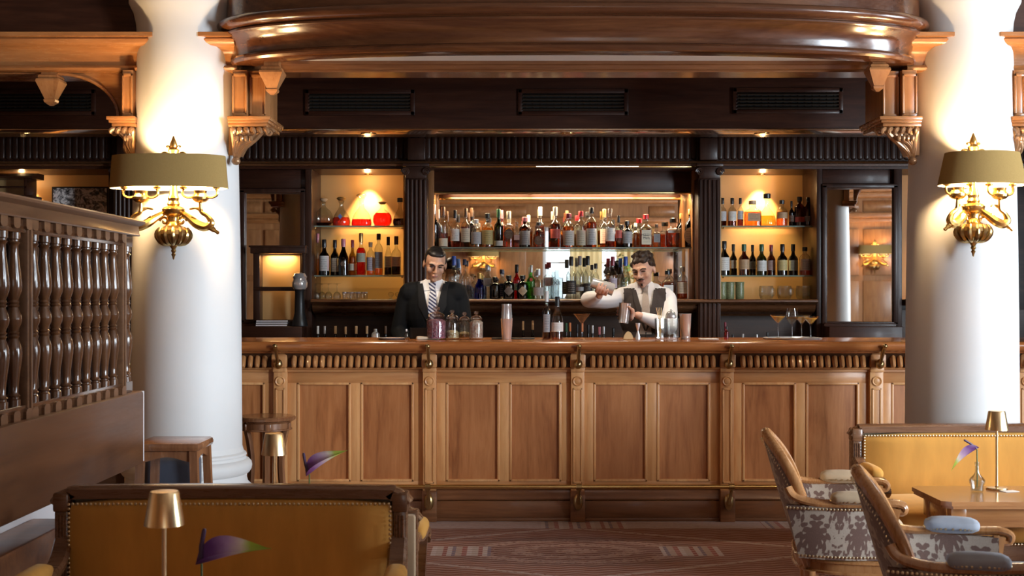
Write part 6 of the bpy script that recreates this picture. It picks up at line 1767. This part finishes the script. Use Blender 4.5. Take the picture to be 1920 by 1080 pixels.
# ------------------------------------------------------------------ people
from mathutils.bvhtree import BVHTree
def capsule(mb, p0, p1, r0, r1, seg=12, M_=None):
    p0, p1 = Vector(p0), Vector(p1); d = p1-p0; L = d.length
    pr = [(r0*math.cos(a), r0*math.sin(a)) for a in [-PI/2+0.02, -PI/3, -PI/6, 0]]
    pr += [(r1*math.cos(a), L+r1*math.sin(a)) for a in [0, PI/6, PI/3, PI/2-0.02]]
    T = Matrix.Translation(p0) @ d.to_track_quat('Z', 'Y').to_matrix().to_4x4()
    if M_ is not None: T = M_ @ T
    mb.lathe(pr, seg, T)
def chain(mb, pts, rs, M_=None):
    for i in range(len(pts)-1): capsule(mb, pts[i], pts[i+1], rs[i], rs[i+1], M_=M_)
def fuse(mb, voxel, it=4, fac=0.5):
    me = mb.mesh('fused', 0)
    ob = bpy.data.objects.new('fused', me); col.objects.link(ob)
    m = ob.modifiers.new('r', 'REMESH'); m.mode = 'VOXEL'; m.voxel_size = voxel
    if it:
        s = ob.modifiers.new('s', 'SMOOTH'); s.factor = fac; s.iterations = it
    dg = bpy.context.evaluated_depsgraph_get(); dg.update()
    out = bpy.data.meshes.new_from_object(ob.evaluated_get(dg))
    bpy.data.objects.remove(ob); bpy.data.meshes.remove(me)
    out.polygons.foreach_set('use_smooth', [True]*len(out.polygons))
    return out
def cut(me, test):
    bm = bmesh.new(); bm.from_mesh(me)
    kill = [f for f in bm.faces if test(f.calc_center_median())]
    bmesh.ops.delete(bm, geom=kill, context='FACES')
    bm.to_mesh(me); bm.free(); me.update(); return me
def bvh_of(me):
    return BVHTree.FromPolygons([v.co.copy() for v in me.vertices], [list(p.vertices) for p in me.polygons])
def patch(bvh, rows, off, thick=0.004, yfar=-1.0):
    """rows of (x, z) laid onto the front of a surface seen from -y; returns a thin shell"""
    mb = MB(); n = len(rows); m = len(rows[0]); front = []; last = -0.12
    for r in rows:
        for x, z in r:
            h = bvh.ray_cast(Vector((x, yfar, z)), Vector((0, 1, 0)))
            y = h[0].y if h[0] is not None else last
            last = y
            front.append((x, y-off, z))
    back = [(x, y+thick, z) for x, y, z in front]
    vs = front+back; N_ = n*m; fs = []
    for i in range(n-1):
        for j in range(m-1):
            a = i*m+j; fs.append((a, a+1, a+m+1, a+m)); fs.append((a+N_, a+m+N_, a+m+1+N_, a+1+N_))
    loop = [j for j in range(m)] + [i*m+m-1 for i in range(1, n)] + [(n-1)*m+j for j in range(m-2, -1, -1)] + [i*m for i in range(n-2, 0, -1)]
    for k in range(len(loop)):
        a, b = loop[k], loop[(k+1) % len(loop)]; fs.append((a, b, b+N_, a+N_))
    return mb.add(vs, fs)
def grid(fl, fr, zs, m=5):
    """rows between left edge fl(z) and right edge fr(z)"""
    return [[(fl(z)+(fr(z)-fl(z))*j/(m-1), z) for j in range(m)] for z in zs]
def lin(a, b, n): return [a+(b-a)*i/(n-1) for i in range(n)]
def skin_mat(name, c):
    m, nt, p = new_mat(name); v = coords(nt, (1,1,1), False); n = noise_(nt, v, 30, 3)
    nt.links.new(mix_(nt, n, c4([x*0.85 for x in c]), c4([min(1, x*1.12) for x in c])), p.inputs['Base Color'])
    p.inputs['Roughness'].default_value = 0.5; p.inputs['Subsurface Weight'].default_value = 0.12
    p.inputs['Subsurface Radius'].default_value = (0.01,0.004,0.002); p.inputs['Subsurface Scale'].default_value = 0.5
    return m
def stripe_mat(name, a, b, scale, slope):
    m, nt, p = new_mat(name); tc = N(nt, 'ShaderNodeTexCoord'); sp = N(nt, 'ShaderNodeSeparateXYZ'); nt.links.new(tc.outputs['Object'], sp.inputs[0])
    f = math_(nt, 'FRACT', math_(nt, 'MULTIPLY', math_(nt, 'ADD', math_(nt, 'MULTIPLY', sp.outputs[0], slope), sp.outputs[2]), scale))
    nt.links.new(mix_(nt, math_(nt, 'GREATER_THAN', f, 0.5), c4(a), c4(b)), p.inputs['Base Color']); p.inputs['Roughness'].default_value = 0.45
    return m
M['skin_a'] = skin_mat('skin_tan', (0.50,0.28,0.18)); M['skin_b'] = skin_mat('skin_fair', (0.62,0.38,0.28))
M['hair_a'] = plain('black_hair', (0.010,0.008,0.007), 0.45, noise=0.3, nscale=90)
M['hair_b'] = plain('dark_brown_hair', (0.030,0.016,0.010), 0.5, noise=0.5, nscale=90)
M['suit'] = plain('black_suit_cloth', (0.0045,0.005,0.006), 0.8, noise=0.2, nscale=200, spec=0.15)
M['shirt'] = plain('white_shirt', (0.74,0.74,0.76), 0.65)
M['vest'] = plain('charcoal_waistcoat', (0.040,0.030,0.027), 0.7, noise=0.25, nscale=180, spec=0.3)
M['trouser'] = plain('black_trousers', (0.014,0.014,0.015), 0.75)
M['lip_skin'] = plain('lip', (0.36,0.14,0.11), 0.45)
M['tie_a'] = stripe_mat('navy_silver_tie', (0.015,0.02,0.07), (0.50,0.51,0.56), 38.0, 0.75)
M['tie_b'] = plain('taupe_tie', (0.34,0.28,0.24), 0.5, noise=0.2, nscale=80)
M['shoe'] = plain('black_shoe', (0.01,0.01,0.01), 0.3)

def head_prims(mb, H):
    B = lambda c, a, b, d: mb.ball(c, a, b, d, 18, 12, H)
    B((0,0.014,0.024), 0.075, 0.092, 0.086)
    B((0,-0.026,-0.030), 0.061, 0.062, 0.084)
    B((0,-0.034,-0.074), 0.047, 0.048, 0.038)
    B((0,-0.068,-0.100), 0.020, 0.018, 0.017)
    for s in (-1, 1):
        B((s*0.038,-0.060,-0.028), 0.024, 0.022, 0.026)
        B((s*0.077,0.012,-0.014), 0.009, 0.020, 0.031)
        B((s*0.012,-0.100,-0.034), 0.008, 0.009, 0.007)
        capsule(mb, (s*0.012,-0.086,0.022), (s*0.046,-0.070,0.020), 0.011, 0.010, M_=H)
    capsule(mb, (0,-0.088,0.014), (0,-0.112,-0.030), 0.0075, 0.0115, M_=H)
    B((0,-0.086,-0.064), 0.020, 0.010, 0.010)
def face_parts(r, H, hair, brow_drop=0.0, lids=True):
    for s in (-1, 1):
        e = MB().ball((s*0.030,-0.081,0.002), 0.0135, 0.006, 0.0048, 12, 8, H); e.build('eye', plain_eye, r)
        l = MB().tube([H @ Vector(p) for p in ((s*0.016,-0.0885,0.004), (s*0.030,-0.0905,0.0065), (s*0.045,-0.083,0.002))], 0.0022, 6); l.build('eyelid', hair, r)
        b = MB().tube(smoothpts([H @ Vector(p) for p in ((s*0.012,-0.0975,0.020-brow_drop), (s*0.030,-0.0945,0.026), (s*0.052,-0.080,0.019))], 4), [0.0035]*4+[0.0042]*4+[0.002], 6, sx=1.0); b.build('eyebrow', hair, r)
    MB().tube(smoothpts([H @ Vector(p) for p in ((-0.021,-0.0885,-0.064),(0,-0.0965,-0.062),(0.021,-0.0885,-0.064))], 4), [0.002,0.0035,0.004,0.0042,0.0042,0.0042,0.004,0.0035,0.002], 6).build('mouth', M['lip_skin'], r)
plain_eye = plain('eye_dark', (0.10,0.07,0.05), 0.3)
def grip(mb, C, axis, d, R, thumb_up=1):
    """four fingers, thumb and palm closed round a cylinder at C"""
    a = Vector(axis).normalized(); d = Vector(d); d = (d-a*d.dot(a)).normalized(); e = a.cross(d)
    pt = lambda o, deg, rr: Vector(C)+a*o+(d*math.cos(math.radians(deg))+e*math.sin(math.radians(deg)))*rr
    capsule(mb, pt(-0.030, 8, R+0.014), pt(0.030, 8, R+0.014), 0.017, 0.017)
    capsule(mb, pt(-0.026, -10, R+0.017), pt(0.028, -10, R+0.017), 0.015, 0.016)
    for o, ext in ((-0.034, 128), (-0.0115, 150), (0.0115, 158), (0.034, 146)):
        chain(mb, [pt(o, 22, R+0.011), pt(o*1.02, 64, R+0.011), pt(o*1.03, 64+(ext-64)*0.5, R+0.010), pt(o*1.02, ext, R+0.009)], [0.0105,0.0098,0.0088,0.0075])
    chain(mb, [pt(thumb_up*0.012, -14, R+0.016), pt(thumb_up*0.034, -42, R+0.013), pt(thumb_up*0.046, -74, R+0.010)], [0.013,0.011,0.009])
    return Vector(C)+d*(R+0.060)
def relaxed_hand(mb, wrist, fwd, down):
    w = Vector(wrist); f = Vector(fwd).normalized(); dn = Vector(down); dn = (dn-f*dn.dot(f)).normalized(); s = f.cross(dn)
    pt = lambda a, b, c: w+f*a+s*b+dn*c
    capsule(mb, pt(0.02,-0.022,0), pt(0.080,-0.026,0.002), 0.017, 0.014); capsule(mb, pt(0.02,0.020,0), pt(0.082,0.026,0.002), 0.017, 0.014)
    capsule(mb, pt(0.02,0,0), pt(0.085,0,0), 0.018, 0.015)
    for b, L in ((-0.033,0.062),(-0.011,0.076),(0.011,0.082),(0.033,0.072)):
        chain(mb, [pt(0.085,b*0.9,0.002), pt(0.085+L*0.42,b,0.010), pt(0.085+L*0.75,b*1.02,0.026), pt(0.085+L*0.92,b*1.02,0.044)], [0.0105,0.0095,0.0085,0.0075])
    chain(mb, [pt(0.025,0.030,0.004), pt(0.055,0.052,0.014), pt(0.080,0.056,0.028)], [0.014,0.0115,0.009])
def torso(mb, g, w=1.0, lean=0.0):
    """pelvis to shoulders; g grows the radii"""
    mb.ball((0,0,0.97), 0.160*w+g, 0.110+g, 0.13+g, 20, 12)
    mb.ball((0,-0.01,1.12), 0.150*w+g, 0.102+g, 0.16+g, 20, 12)
    mb.ball((0,-0.015,1.30), 0.172*w+g, 0.116+g, 0.19+g, 20, 12)
    capsule(mb, (-0.155*w,0.0,1.425), (0.155*w,0.0,1.425), 0.062+g, 0.062+g, 16)
    capsule(mb, (-0.07,0.0,1.455), (0.07,0.0,1.455), 0.060+g, 0.060+g, 16)
def legs(mb, g):
    for s in (-1, 1):
        chain(mb, [(s*0.09,0,0.93), (s*0.10,-0.005,0.50), (s*0.105,0.02,0.09)], [0.088+g, 0.058+g, 0.042+g])
def feet(mb, g=0.0):
    for s in (-1, 1): chain(mb, [(s*0.105,0.04,0.045), (s*0.11,-0.09,0.042), (s*0.115,-0.17,0.034)], [0.042+g,0.040+g,0.032+g])

# ---- the suited bartender, looking down
def man_suit():
    Y = 9.16; X = WX(812, Y)
    r = thing('person', 'bartender in black suit and striped tie looking down behind the bar', 'person', (X, Y, 0), 0)
    body = MB()
    H = Matrix.Translation((0.020, -0.080, 1.640)) @ Matrix.Rotation(math.radians(10), 4, 'Z') @ Matrix.Rotation(math.radians(5), 4, 'Y') @ Matrix.Rotation(math.radians(21), 4, 'X')
    head_prims(body, H)
    chain(body, [(0,0.01,1.42), (0.006,-0.02,1.52), (0.014,-0.060,1.590)], [0.062,0.056,0.056])
    torso(body, 0.0); legs(body, 0.0); feet(body)
    AR = [(-0.190,0.005,1.405), (-0.245,-0.01,1.15), (-0.17,-0.28,1.055)]
    AL = [(0.190,0.005,1.395), (0.232,-0.02,1.15), (0.13,-0.29,1.05)]
    for A in (AR, AL):
        chain(body, A, [0.050,0.040,0.027])
        relaxed_hand(body, A[2], (0.25 if A is AR else -0.25, -1, -0.1), (0,0,-1))
    me = fuse(body, 0.0062, 3, 0.45)
    link_mesh('body', me, M['skin_a'], r)
    face_parts(r, H, M['hair_a'], 0.004)
    hb = MB(); hb.ball((0,0.030,0.036), 0.0785, 0.086, 0.082, 20, 14, H); hb.ball((0,-0.014,0.076), 0.058, 0.052, 0.032, 18, 12, H); hb.ball((0.022,-0.040,0.080), 0.030, 0.026, 0.016, 14, 10, H)
    for s in (-1, 1): hb.ball((s*0.069,-0.004,0.026), 0.010, 0.018, 0.030, 10, 8, H)
    link_mesh('hair', fuse(hb, 0.006, 2), M['hair_a'], r)
    # shirt, collar, tie
    sh = MB(); torso(sh, 0.008); chain(sh, [(0,0.012,1.44), (0.004,-0.010,1.515)], [0.072,0.067]); shm = fuse(sh, 0.008, 3)
    cut(shm, lambda c: c.z > 1.532 or c.z < 1.0)
    link_mesh('shirt', shm, M['shirt'], r)
    sb = bvh_of(shm)
    for s in (-1, 1):
        rows = [[(s*x1, 1.525-0.0*t), (s*(x1+x2)/2, z2+0.02), (s*x2, z2)] for t, (x1, x2, z2) in enumerate(((0.014,0.020,1.452),(0.038,0.058,1.448),(0.062,0.078,1.475)))]
        patch(sb, rows, 0.008, 0.004).build('collar', M['shirt'], r)
    knot = grid(lambda z: -0.020-(z-1.455)*0.15, lambda z: 0.020+(z-1.455)*0.15, lin(1.505, 1.455, 5), 5)
    patch(sb, knot, 0.024, 0.010).build('tie_knot', M['tie_a'], r)
    tie = grid(lambda z: 0.004-0.020-(1.455-z)*0.085, lambda z: 0.004+0.020+(1.455-z)*0.085, lin(1.460, 1.08, 16), 5)
    patch(sb, tie, 0.015, 0.005).build('tie', M['tie_a'], r)
    # jacket
    jk = MB(); torso(jk, 0.026, 1.02)
    jk.ball((0,0.0,0.93), 0.200, 0.150, 0.20, 20, 12)
    for A in (AR, AL):
        w = Vector(A[2]).lerp(Vector(A[1]), 0.10)
        chain(jk, [(A[0][0]*0.98, A[0][1], A[0][2]), A[1], w], [0.070,0.060,0.042])
    jm = fuse(jk, 0.0085, 4)
    vz = lambda z: 0.070*max(0, (z-1.165))/0.32
    cut(jm, lambda c: (c.y < -0.03 and abs(c.x-0.004) < vz(c.z)+0.004) or (c.z > 1.478 and abs(c.x) < 0.085 and c.y < 0.05) or c.z > 1.512)
    link_mesh('jacket', jm, M['suit'], r)
    jm2 = fuse_copy = None
    jk2 = MB(); torso(jk2, 0.026, 1.02); jb = bvh_of(fuse(jk2, 0.009, 4))
    for s in (-1, 1):
        zs = lin(1.500, 1.160, 14)
        inner = lambda z: 0.004+s*(vz(z)+0.000)
        def outer(z):
            t = (1.50-z)/0.34
            wd = 0.035+0.045*t if t < 0.40 else (0.068*(1-(t-0.40)/0.62))
            return 0.004+s*(vz(z)+max(0.004, wd))
        patch(jb, grid(inner, outer, zs, 5), 0.009, 0.010).build('lapel', M['suit_lapel'], r)
    bd = patch(jb, grid(lambda z: 0.128, lambda z: 0.152, (1.270, 1.262), 4), 0.014, 0.003); bd.build('name_badge', M['lamp_gold'], r)
    MB().ball((0.140,-0.152,1.284), 0.006, 0.004, 0.009, 10, 8).build('crest_pin', M['lamp_gold'], r)
    tr = MB(); legs(tr, 0.018); tr.ball((0,0,0.95), 0.168, 0.118, 0.12, 18, 10); link_mesh('trousers', fuse(tr, 0.012, 3), M['trouser'], r)
    ft = MB(); feet(ft, 0.008); 
    for s in (-1, 1):
        f1 = MB(); chain(f1, [(s*0.105,0.045,0.050), (s*0.11,-0.09,0.047), (s*0.115,-0.18,0.040)], [0.050,0.048,0.038]); f1.build('shoe', M['shoe'], r)
M['suit_lapel'] = plain('suit_lapel_cloth', (0.006,0.006,0.007), 0.7, spec=0.2)
man_suit()

# ---- the bartender in a waistcoat, pouring between two tins
def man_vest():
    Y = 9.14; X = WX(1207, Y)
    loc = Vector((X, Y, 0))
    r = thing('person', 'bartender in white shirt and dark waistcoat mixing between two tins', 'person', loc, 0)
    L = lambda px, py, yy: Vector(W(px, py, yy))-loc
    body = MB(); dz = -0.02
    H = Matrix.Translation((-0.012, -0.080, 1.598)) @ Matrix.Rotation(math.radians(-26), 4, 'Z') @ Matrix.Rotation(math.radians(-6), 4, 'Y') @ Matrix.Rotation(math.radians(15), 4, 'X')
    head_prims(body, H)
    chain(body, [(0,0.01,1.40), (-0.002,-0.018,1.50), (-0.008,-0.058,1.565)], [0.062,0.055,0.054])
    Tz = Matrix.Translation((0,0,dz))
    tb = MB(); torso(tb, 0.0, 0.94); body.add(tb.v, tb.f, Tz); legs(body, 0.0); feet(body)
    tinL = L(1170, 588, 8.84); axL = Vector((0.10, 0.05, 1.0)).normalized()
    tinR = L(1131, 537, 8.80); axR = Vector((-1.0, 0.0, 0.34)).normalized()
    wl = grip(body, tinL, axL, (1.0, 0.25, 0.0), 0.040, 1)
    wr = grip(body, tinR+axR*0.0, axR, (0.15, 0.75, -0.75), 0.040, -1)
    AR = [Vector((-0.165,0.0,1.395)), L(1104, 562, 9.02), wr]
    AL = [Vector((0.172,0.0,1.385)), L(1254, 612, 9.00), wl]
    chain(body, AR, [0.048,0.040,0.026]); chain(body, AL, [0.048,0.040,0.026])
    link_mesh('body', fuse(body, 0.0060, 3, 0.45), M['skin_b'], r)
    face_parts(r, H, M['hair_b'], 0.003)
    MB().tube(smoothpts([H @ Vector(p) for p in ((-0.026,-0.088,-0.056),(-0.010,-0.0985,-0.050),(0.010,-0.0985,-0.050),(0.026,-0.088,-0.056))], 3), [0.002]+[0.0048]*8+[0.002], 6).build('moustache', M['hair_b'], r)
    MB().ball((0,-0.086,-0.092), 0.008, 0.005, 0.009, 10, 8, H).build('goatee', M['hair_b'], r)
    hb = MB(); hb.ball((0,0.028,0.040), 0.081, 0.090, 0.084, 20, 14, H)
    rnd = random.Random(3)
    for k in range(46):
        t = rnd.uniform(-PI, PI); u = rnd.uniform(0.25, 1.0)
        x = 0.070*math.sin(t)*u; y = 0.010-0.078*math.cos(t)*u; z = 0.088+0.022*(1-u*u)-(0.024 if y < -0.05 else 0)+rnd.uniform(-0.008, 0.012)
        if y < -0.075: z += 0.012
        hb.ball((x, y, z), rnd.uniform(0.014,0.024), rnd.uniform(0.014,0.024), rnd.uniform(0.012,0.020), 10, 8, H)
    for s in (-1, 1):
        for k in range(4): hb.ball((s*0.070, -0.020+0.018*k, 0.045-0.010*k), 0.016, 0.018, 0.020, 10, 8, H)
    link_mesh('hair', fuse(hb, 0.0055, 1), M['hair_b'], r)
    # shirt with full sleeves
    sh = MB(); ts = MB(); torso(ts, 0.010, 0.94); sh.add(ts.v, ts.f, Tz)
    chain(sh, [(0,0.012,1.42), (0.0,-0.010,1.495)], [0.071,0.065])
    for A in (AR, AL):
        mid = A[0].lerp(A[1], 0.5); w = A[2].lerp(A[1], 0.16)
        chain(sh, [A[0], mid+Vector((0,0,-0.006)), A[1], A[1].lerp(w, 0.5), w], [0.066,0.066,0.060,0.052,0.036])
    shm = fuse(sh, 0.0075, 3); cut(shm, lambda c: c.z > 1.512 and abs(c.x) < 0.1 and c.y > -0.12 or c.z < 1.0 and abs(c.x) < 0.3 and c.y > -0.2)
    link_mesh('shirt', shm, M['shirt'], r)
    sh2 = MB(); ts = MB(); torso(ts, 0.010, 0.94); sh2.add(ts.v, ts.f, Tz); chain(sh2, [(0,0.012,1.42), (0.0,-0.010,1.495)], [0.071,0.065]); sb = bvh_of(fuse(sh2, 0.0075, 3))
    for s in (-1, 1):
        rows = [[(s*x1, 1.505), (s*(x1+x2)/2, z2+0.02), (s*x2, z2)] for (x1, x2, z2) in ((0.012,0.024,1.430),(0.038,0.060,1.426),(0.060,0.078,1.455))]
        patch(sb, rows, 0.009, 0.004).build('collar', M['shirt'], r)
    patch(sb, grid(lambda z: -0.018-(z-1.44)*0.15, lambda z: 0.018+(z-1.44)*0.15, lin(1.485, 1.440, 5), 5), 0.022, 0.010).build('tie_knot', M['tie_b'], r)
    patch(sb, grid(lambda z: -0.018-(1.44-z)*0.08, lambda z: 0.018+(1.44-z)*0.08, lin(1.445, 1.14, 14), 5), 0.014, 0.005).build('tie', M['tie_b'], r)
    # waistcoat
    wc = MB(); ts = MB(); torso(ts, 0.021, 0.94); wc.add(ts.v, ts.f, Tz); wm = fuse(wc, 0.0085, 4)
    vz = lambda z: 0.066*max(0, (z-1.165))/0.30
    cut(wm, lambda c: (c.y < -0.03 and abs(c.x) < vz(c.z)+0.003) or c.z > 1.465 or abs(c.x) > 0.150 and c.z > 1.24 or c.z < 1.02 or (c.z > 1.44 and abs(c.x) < 0.075))
    link_mesh('waistcoat', wm, M['vest'], r)
    wb = MB(); ts = MB(); torso(ts, 0.021, 0.94); wb.add(ts.v, ts.f, Tz); wv = bvh_of(fuse(wb, 0.0085, 4))
    for s in (-1, 1):
        patch(wv, grid(lambda z: s*vz(z), lambda z: s*(vz(z)+0.030*min(1, (z-1.15)/0.12)+0.004), lin(1.455, 1.165, 12), 4), 0.006, 0.008).build('lapel', M['vest'], r)
    for z in (1.15, 1.09): MB().lathe([(0.0,0.003),(0.006,0.002),(0.006,0.0)], 10, Matrix.Translation((0.0,-0.150,z)) @ Matrix.Rotation(PI/2, 4, 'X')).build('button', M['black'], r)
    tr = MB(); legs(tr, 0.018); tr.ball((0,0,0.95), 0.172, 0.122, 0.12, 18, 10); link_mesh('trousers', fuse(tr, 0.012, 3), M['trouser'], r)
    for s in (-1, 1):
        f1 = MB(); chain(f1, [(s*0.105,0.045,0.050), (s*0.11,-0.09,0.047), (s*0.115,-0.18,0.040)], [0.050,0.048,0.038]); f1.build('shoe', M['shoe'], r)
    for C, ax, lb in ((tinL, axL, 'lower steel tin in the hand of the waistcoated bartender'), (tinR, axR, 'raised steel tin tipped by the waistcoated bartender')):
        t = thing('shaker_tin', lb, 'shaker', C+loc, 0, 'steel tins held by the bartender')
        t.rotation_euler = ax.to_track_quat('Z', 'Y').to_euler()
        if ax.x < -0.5:
            pr = [(0.034,0.085),(0.036,0.082),(0.043,-0.070),(0.044,-0.075),(0.042,-0.075),(0.034,0.078),(0.0,0.080)]
        else:
            pr = [(0.034,-0.062),(0.036,-0.060),(0.042,0.068),(0.0435,0.072),(0.041,0.072),(0.034,-0.056),(0.0,-0.058)]
        MB().lathe(pr, 26, cap=False).build('tin', M['steel'], t)
        z = pr[1][1]
        MB().lathe([(0.0345,z-0.008),(0.0365,z-0.004),(0.0345,z)], 26, cap=False).build('foot_band', M['steel'], t)
man_vest()
# ------------------------------------------------------------------ display niche at far left
def photo_mat():
    m, nt, p = new_mat('black_and_white_photo')
    v = coords(nt, (1,1,1), False)
    a = noise_(nt, v, 9, 5, 0.6, 1.8); b = noise_(nt, v, 22, 3, 0.5, 2.0)
    f = math_(nt, 'ADD', math_(nt, 'MULTIPLY', a, 0.7), math_(nt, 'MULTIPLY', b, 0.3))
    nt.links.new(ramp_(nt, f, [(0.40,(0.012,0.012,0.012)),(0.47,(0.24,0.23,0.23)),(0.53,(0.85,0.83,0.81))]), p.inputs['Base Color'])
    p.inputs['Roughness'].default_value = 0.25
    return m
pf = thing('framed_photograph', 'black and white photograph standing in the lit niche at left', 'photograph', (WX(150, 10.2), 10.2, LEDGE))
w = 53*10.2/FPX; zt = WZ(350, 10.2)-LEDGE
MB().box(-w, w, 0.0, 0.012, 0.0, zt, 0.002).build('board', M['black'], pf)
MB().box(-w+0.012, w-0.012, -0.002, 0.0, 0.012, zt-0.012).build('print', photo_mat(), pf)
MB().box(-0.02, 0.02, 0.012, 0.10, 0.0, 0.3, 0.003).build('easel', M['black'], pf)
cr = thing('display_case', 'dark glass-fronted display case at the far left edge', 'case', (WX(20, 9.95), 9.95, LEDGE))
hh = WZ(368, 9.95)-LEDGE
MB().box(-0.2, 0.2, -0.10, 0.12, 0.0, hh, 0.006).build('plinth', M['dark'], cr)
z0 = hh; z1 = WZ(336, 9.95)-LEDGE; xr = WX(60, 9.95)-WX(20, 9.95)
for a, b in ((-0.22, -0.19), (xr-0.022, xr)): MB().box(a, b, -0.11, 0.10, z0, z1, 0.003).build('side', M['dark'], cr)
MB().box(-0.22, xr, -0.11, -0.10, z0+0.055, z0+0.07, 0.002).build('glazing_bar', M['dark'], cr)
MB().box(-0.19, xr-0.02, -0.106, -0.103, z0, z1).build('pane', M['pane'], cr)
MB().prism([(-0.13,z1),(-0.13,z1+0.012),(0.0,z1+0.045),(0.12,z1+0.045),(0.12,z1)], -0.24, xr+0.05, 'X').build('lid', M['dark'], cr)
MB().box(-0.19, xr-0.02, 0.08, 0.09, z0, z1).build('back', M['niche'], cr)
# small books lying on the ledge of the left bay and the glazed cabinet
lz = WZ(606, 9.85)
BKC = [(0.05,0.025,0.02), (0.10,0.10,0.11), (0.04,0.02,0.015)]
for k in range(3):
    o = thing('book', ('bottom', 'middle', 'top')[k]+' book of the small stack before the left mirror', 'book', (WX(512, 9.75), 9.735, lz-0.02+k*0.016), 0.05*k, 'books stacked on the left ledge')
    MB().box(-0.12, 0.12, -0.055, 0.055, 0, 0.015, 0.002).build('cover', plain('book_cloth', BKC[k], 0.6), o)
    MB().box(-0.117, 0.117, -0.057, 0.05, 0.003, 0.012).build('pages', M['white_wall'], o)
cb = thing('glazed_cabinet', 'small wooden cabinet with glass panes standing before the left mirror', 'cabinet', (WX(524, 9.82), 9.86, lz+0.0005))
hw = 48*9.8/FPX; zt = WZ(462, 9.8)-lz
MB().box(-hw-0.02, hw+0.01, -0.085, 0.06, zt-0.055, zt, 0.006).build('cornice', M['dark_v'], cb)
MB().box(-hw-0.03, hw+0.015, -0.095, 0.06, zt-0.008, zt+0.006, 0.003).build('cap', M['dark_v'], cb)
for a, b in ((-hw, -hw+0.05), (hw-0.02, hw)): MB().box(a, b, -0.07, 0.055, 0.0, zt-0.05, 0.004).build('stile', M['dark_v'], cb)
MB().box(-hw, hw, -0.072, -0.05, zt*0.42, zt*0.42+0.032, 0.004).build('glazing_bar', M['dark_v'], cb)
MB().box(-hw+0.045, hw-0.018, 0.048, 0.055, 0.0, zt-0.05).build('back', M['niche'], cb)
MB().box(-hw+0.048, hw-0.018, -0.062, -0.059, 0.02, zt-0.052).build('pane', M['pane'], cb)
MB().box(-hw, hw, -0.07, 0.055, 0.0, 0.02, 0.003).build('base', M['dark_v'], cb)
area_light('cabinet_light', (WX(524, 9.82), 9.87, lz+zt-0.065), (0, 0, 0), 0.2, 0.05, 1.6, WARM)
gr = thing('coffee_grinder', 'black machine with rounded top in front of the glazed cabinet', 'machine', (WX(562, 9.70), 9.70, lz-0.02))
MB().lathe([(0.060,0.0),(0.062,0.01),(0.050,0.06),(0.040,0.10),(0.036,0.26),(0.045,0.28)], 20).build('body', M['black'], gr)
MB().lathe([(0.045,0.28),(0.058,0.30),(0.060,0.33),(0.050,0.36),(0.056,0.375),(0.040,0.40),(0.0,0.41)], 20).build('hopper', M['steel'], gr)

# ------------------------------------------------------------------ what the mirrors show: curtains and flowers at the rear window
M['curtain'] = shade_mat('cream_curtain', (0.78,0.62,0.34), 0.45)
def curtain(x0, x1, label):
    r = thing('curtain', label, 'curtain', ((x0+x1)/2, RY0+0.16, 0.05), 0, 'cream curtains at the rear window')
    mb = MB(); n = 48; vs = []; fs = []
    for i in range(n+1):
        t = i/n; x = x0+(x1-x0)*t; y = RY0+0.16+0.035*math.sin(t*2*PI*6)
        for z in (0.05, 1.4, 2.72): vs.append((x, y, z))
    for i in range(n):
        for j in range(2): fs.append((i*3+j, (i+1)*3+j, (i+1)*3+j+1, i*3+j+1))
    mb.add(vs, fs); mb.build('fabric', M['curtain'], r, True)
    MB().tube([(x0-0.05, RY0+0.16, 2.74), (x1+0.05, RY0+0.16, 2.74)], 0.02, 10).build('rod', M['brass_old'], r, True)
curtain(1.12, 1.75, 'cream curtain across the middle of the rear window')
curtain(2.02, 2.75, 'cream curtain at the side of the rear window')
fa = thing('flower_arrangement', 'tall yellow and green flower arrangement by the rear window', 'flowers', (2.05, RY0+0.75, 0))
MB().lathe([(0.18,0),(0.18,0.03),(0.06,0.06),(0.05,0.8),(0.16,0.84),(0.20,0.90),(0.0,0.90)], 24).build('stand', M['panel_wall'], fa)
MB().lathe([(0.07,0.90),(0.13,1.0),(0.14,1.15),(0.09,1.30),(0.11,1.36),(0.10,1.36),(0.0,1.2)], 24, cap=False).build('vase', M['ceramic'], fa)
lf = [plain('leaf_green', (0.16,0.30,0.06), 0.5), plain('petal_yellow', (0.80,0.50,0.06), 0.5), plain('petal_orange', (0.70,0.28,0.07), 0.5)]
rnd = random.Random(11)
for c, mat in enumerate(lf):
    mb = MB()
    for k in range(70):
        a, b = rnd.uniform(0, 2*PI), rnd.uniform(0.1, 1.0)
        rr = 0.42*b; z = 1.45+0.75*(1-b*b*0.7)*rnd.uniform(0.3, 1)
        p = Vector((rr*math.cos(a), rr*math.sin(a), z)); s = rnd.uniform(0.03, 0.07)
        n = Vector((rnd.uniform(-1,1), rnd.uniform(-1,1), rnd.uniform(-1,1))).normalized(); t = n.orthogonal().normalized(); u = n.cross(t)
        mb.add([p-t*s, p+u*s*0.4+n*0.01, p+t*s, p-u*s*0.4+n*0.01], [(0,1,2),(0,2,3)])
    o = mb.build(('leaves', 'yellow_petals', 'orange_petals')[c], mat, fa); o['kind'] = 'stuff'
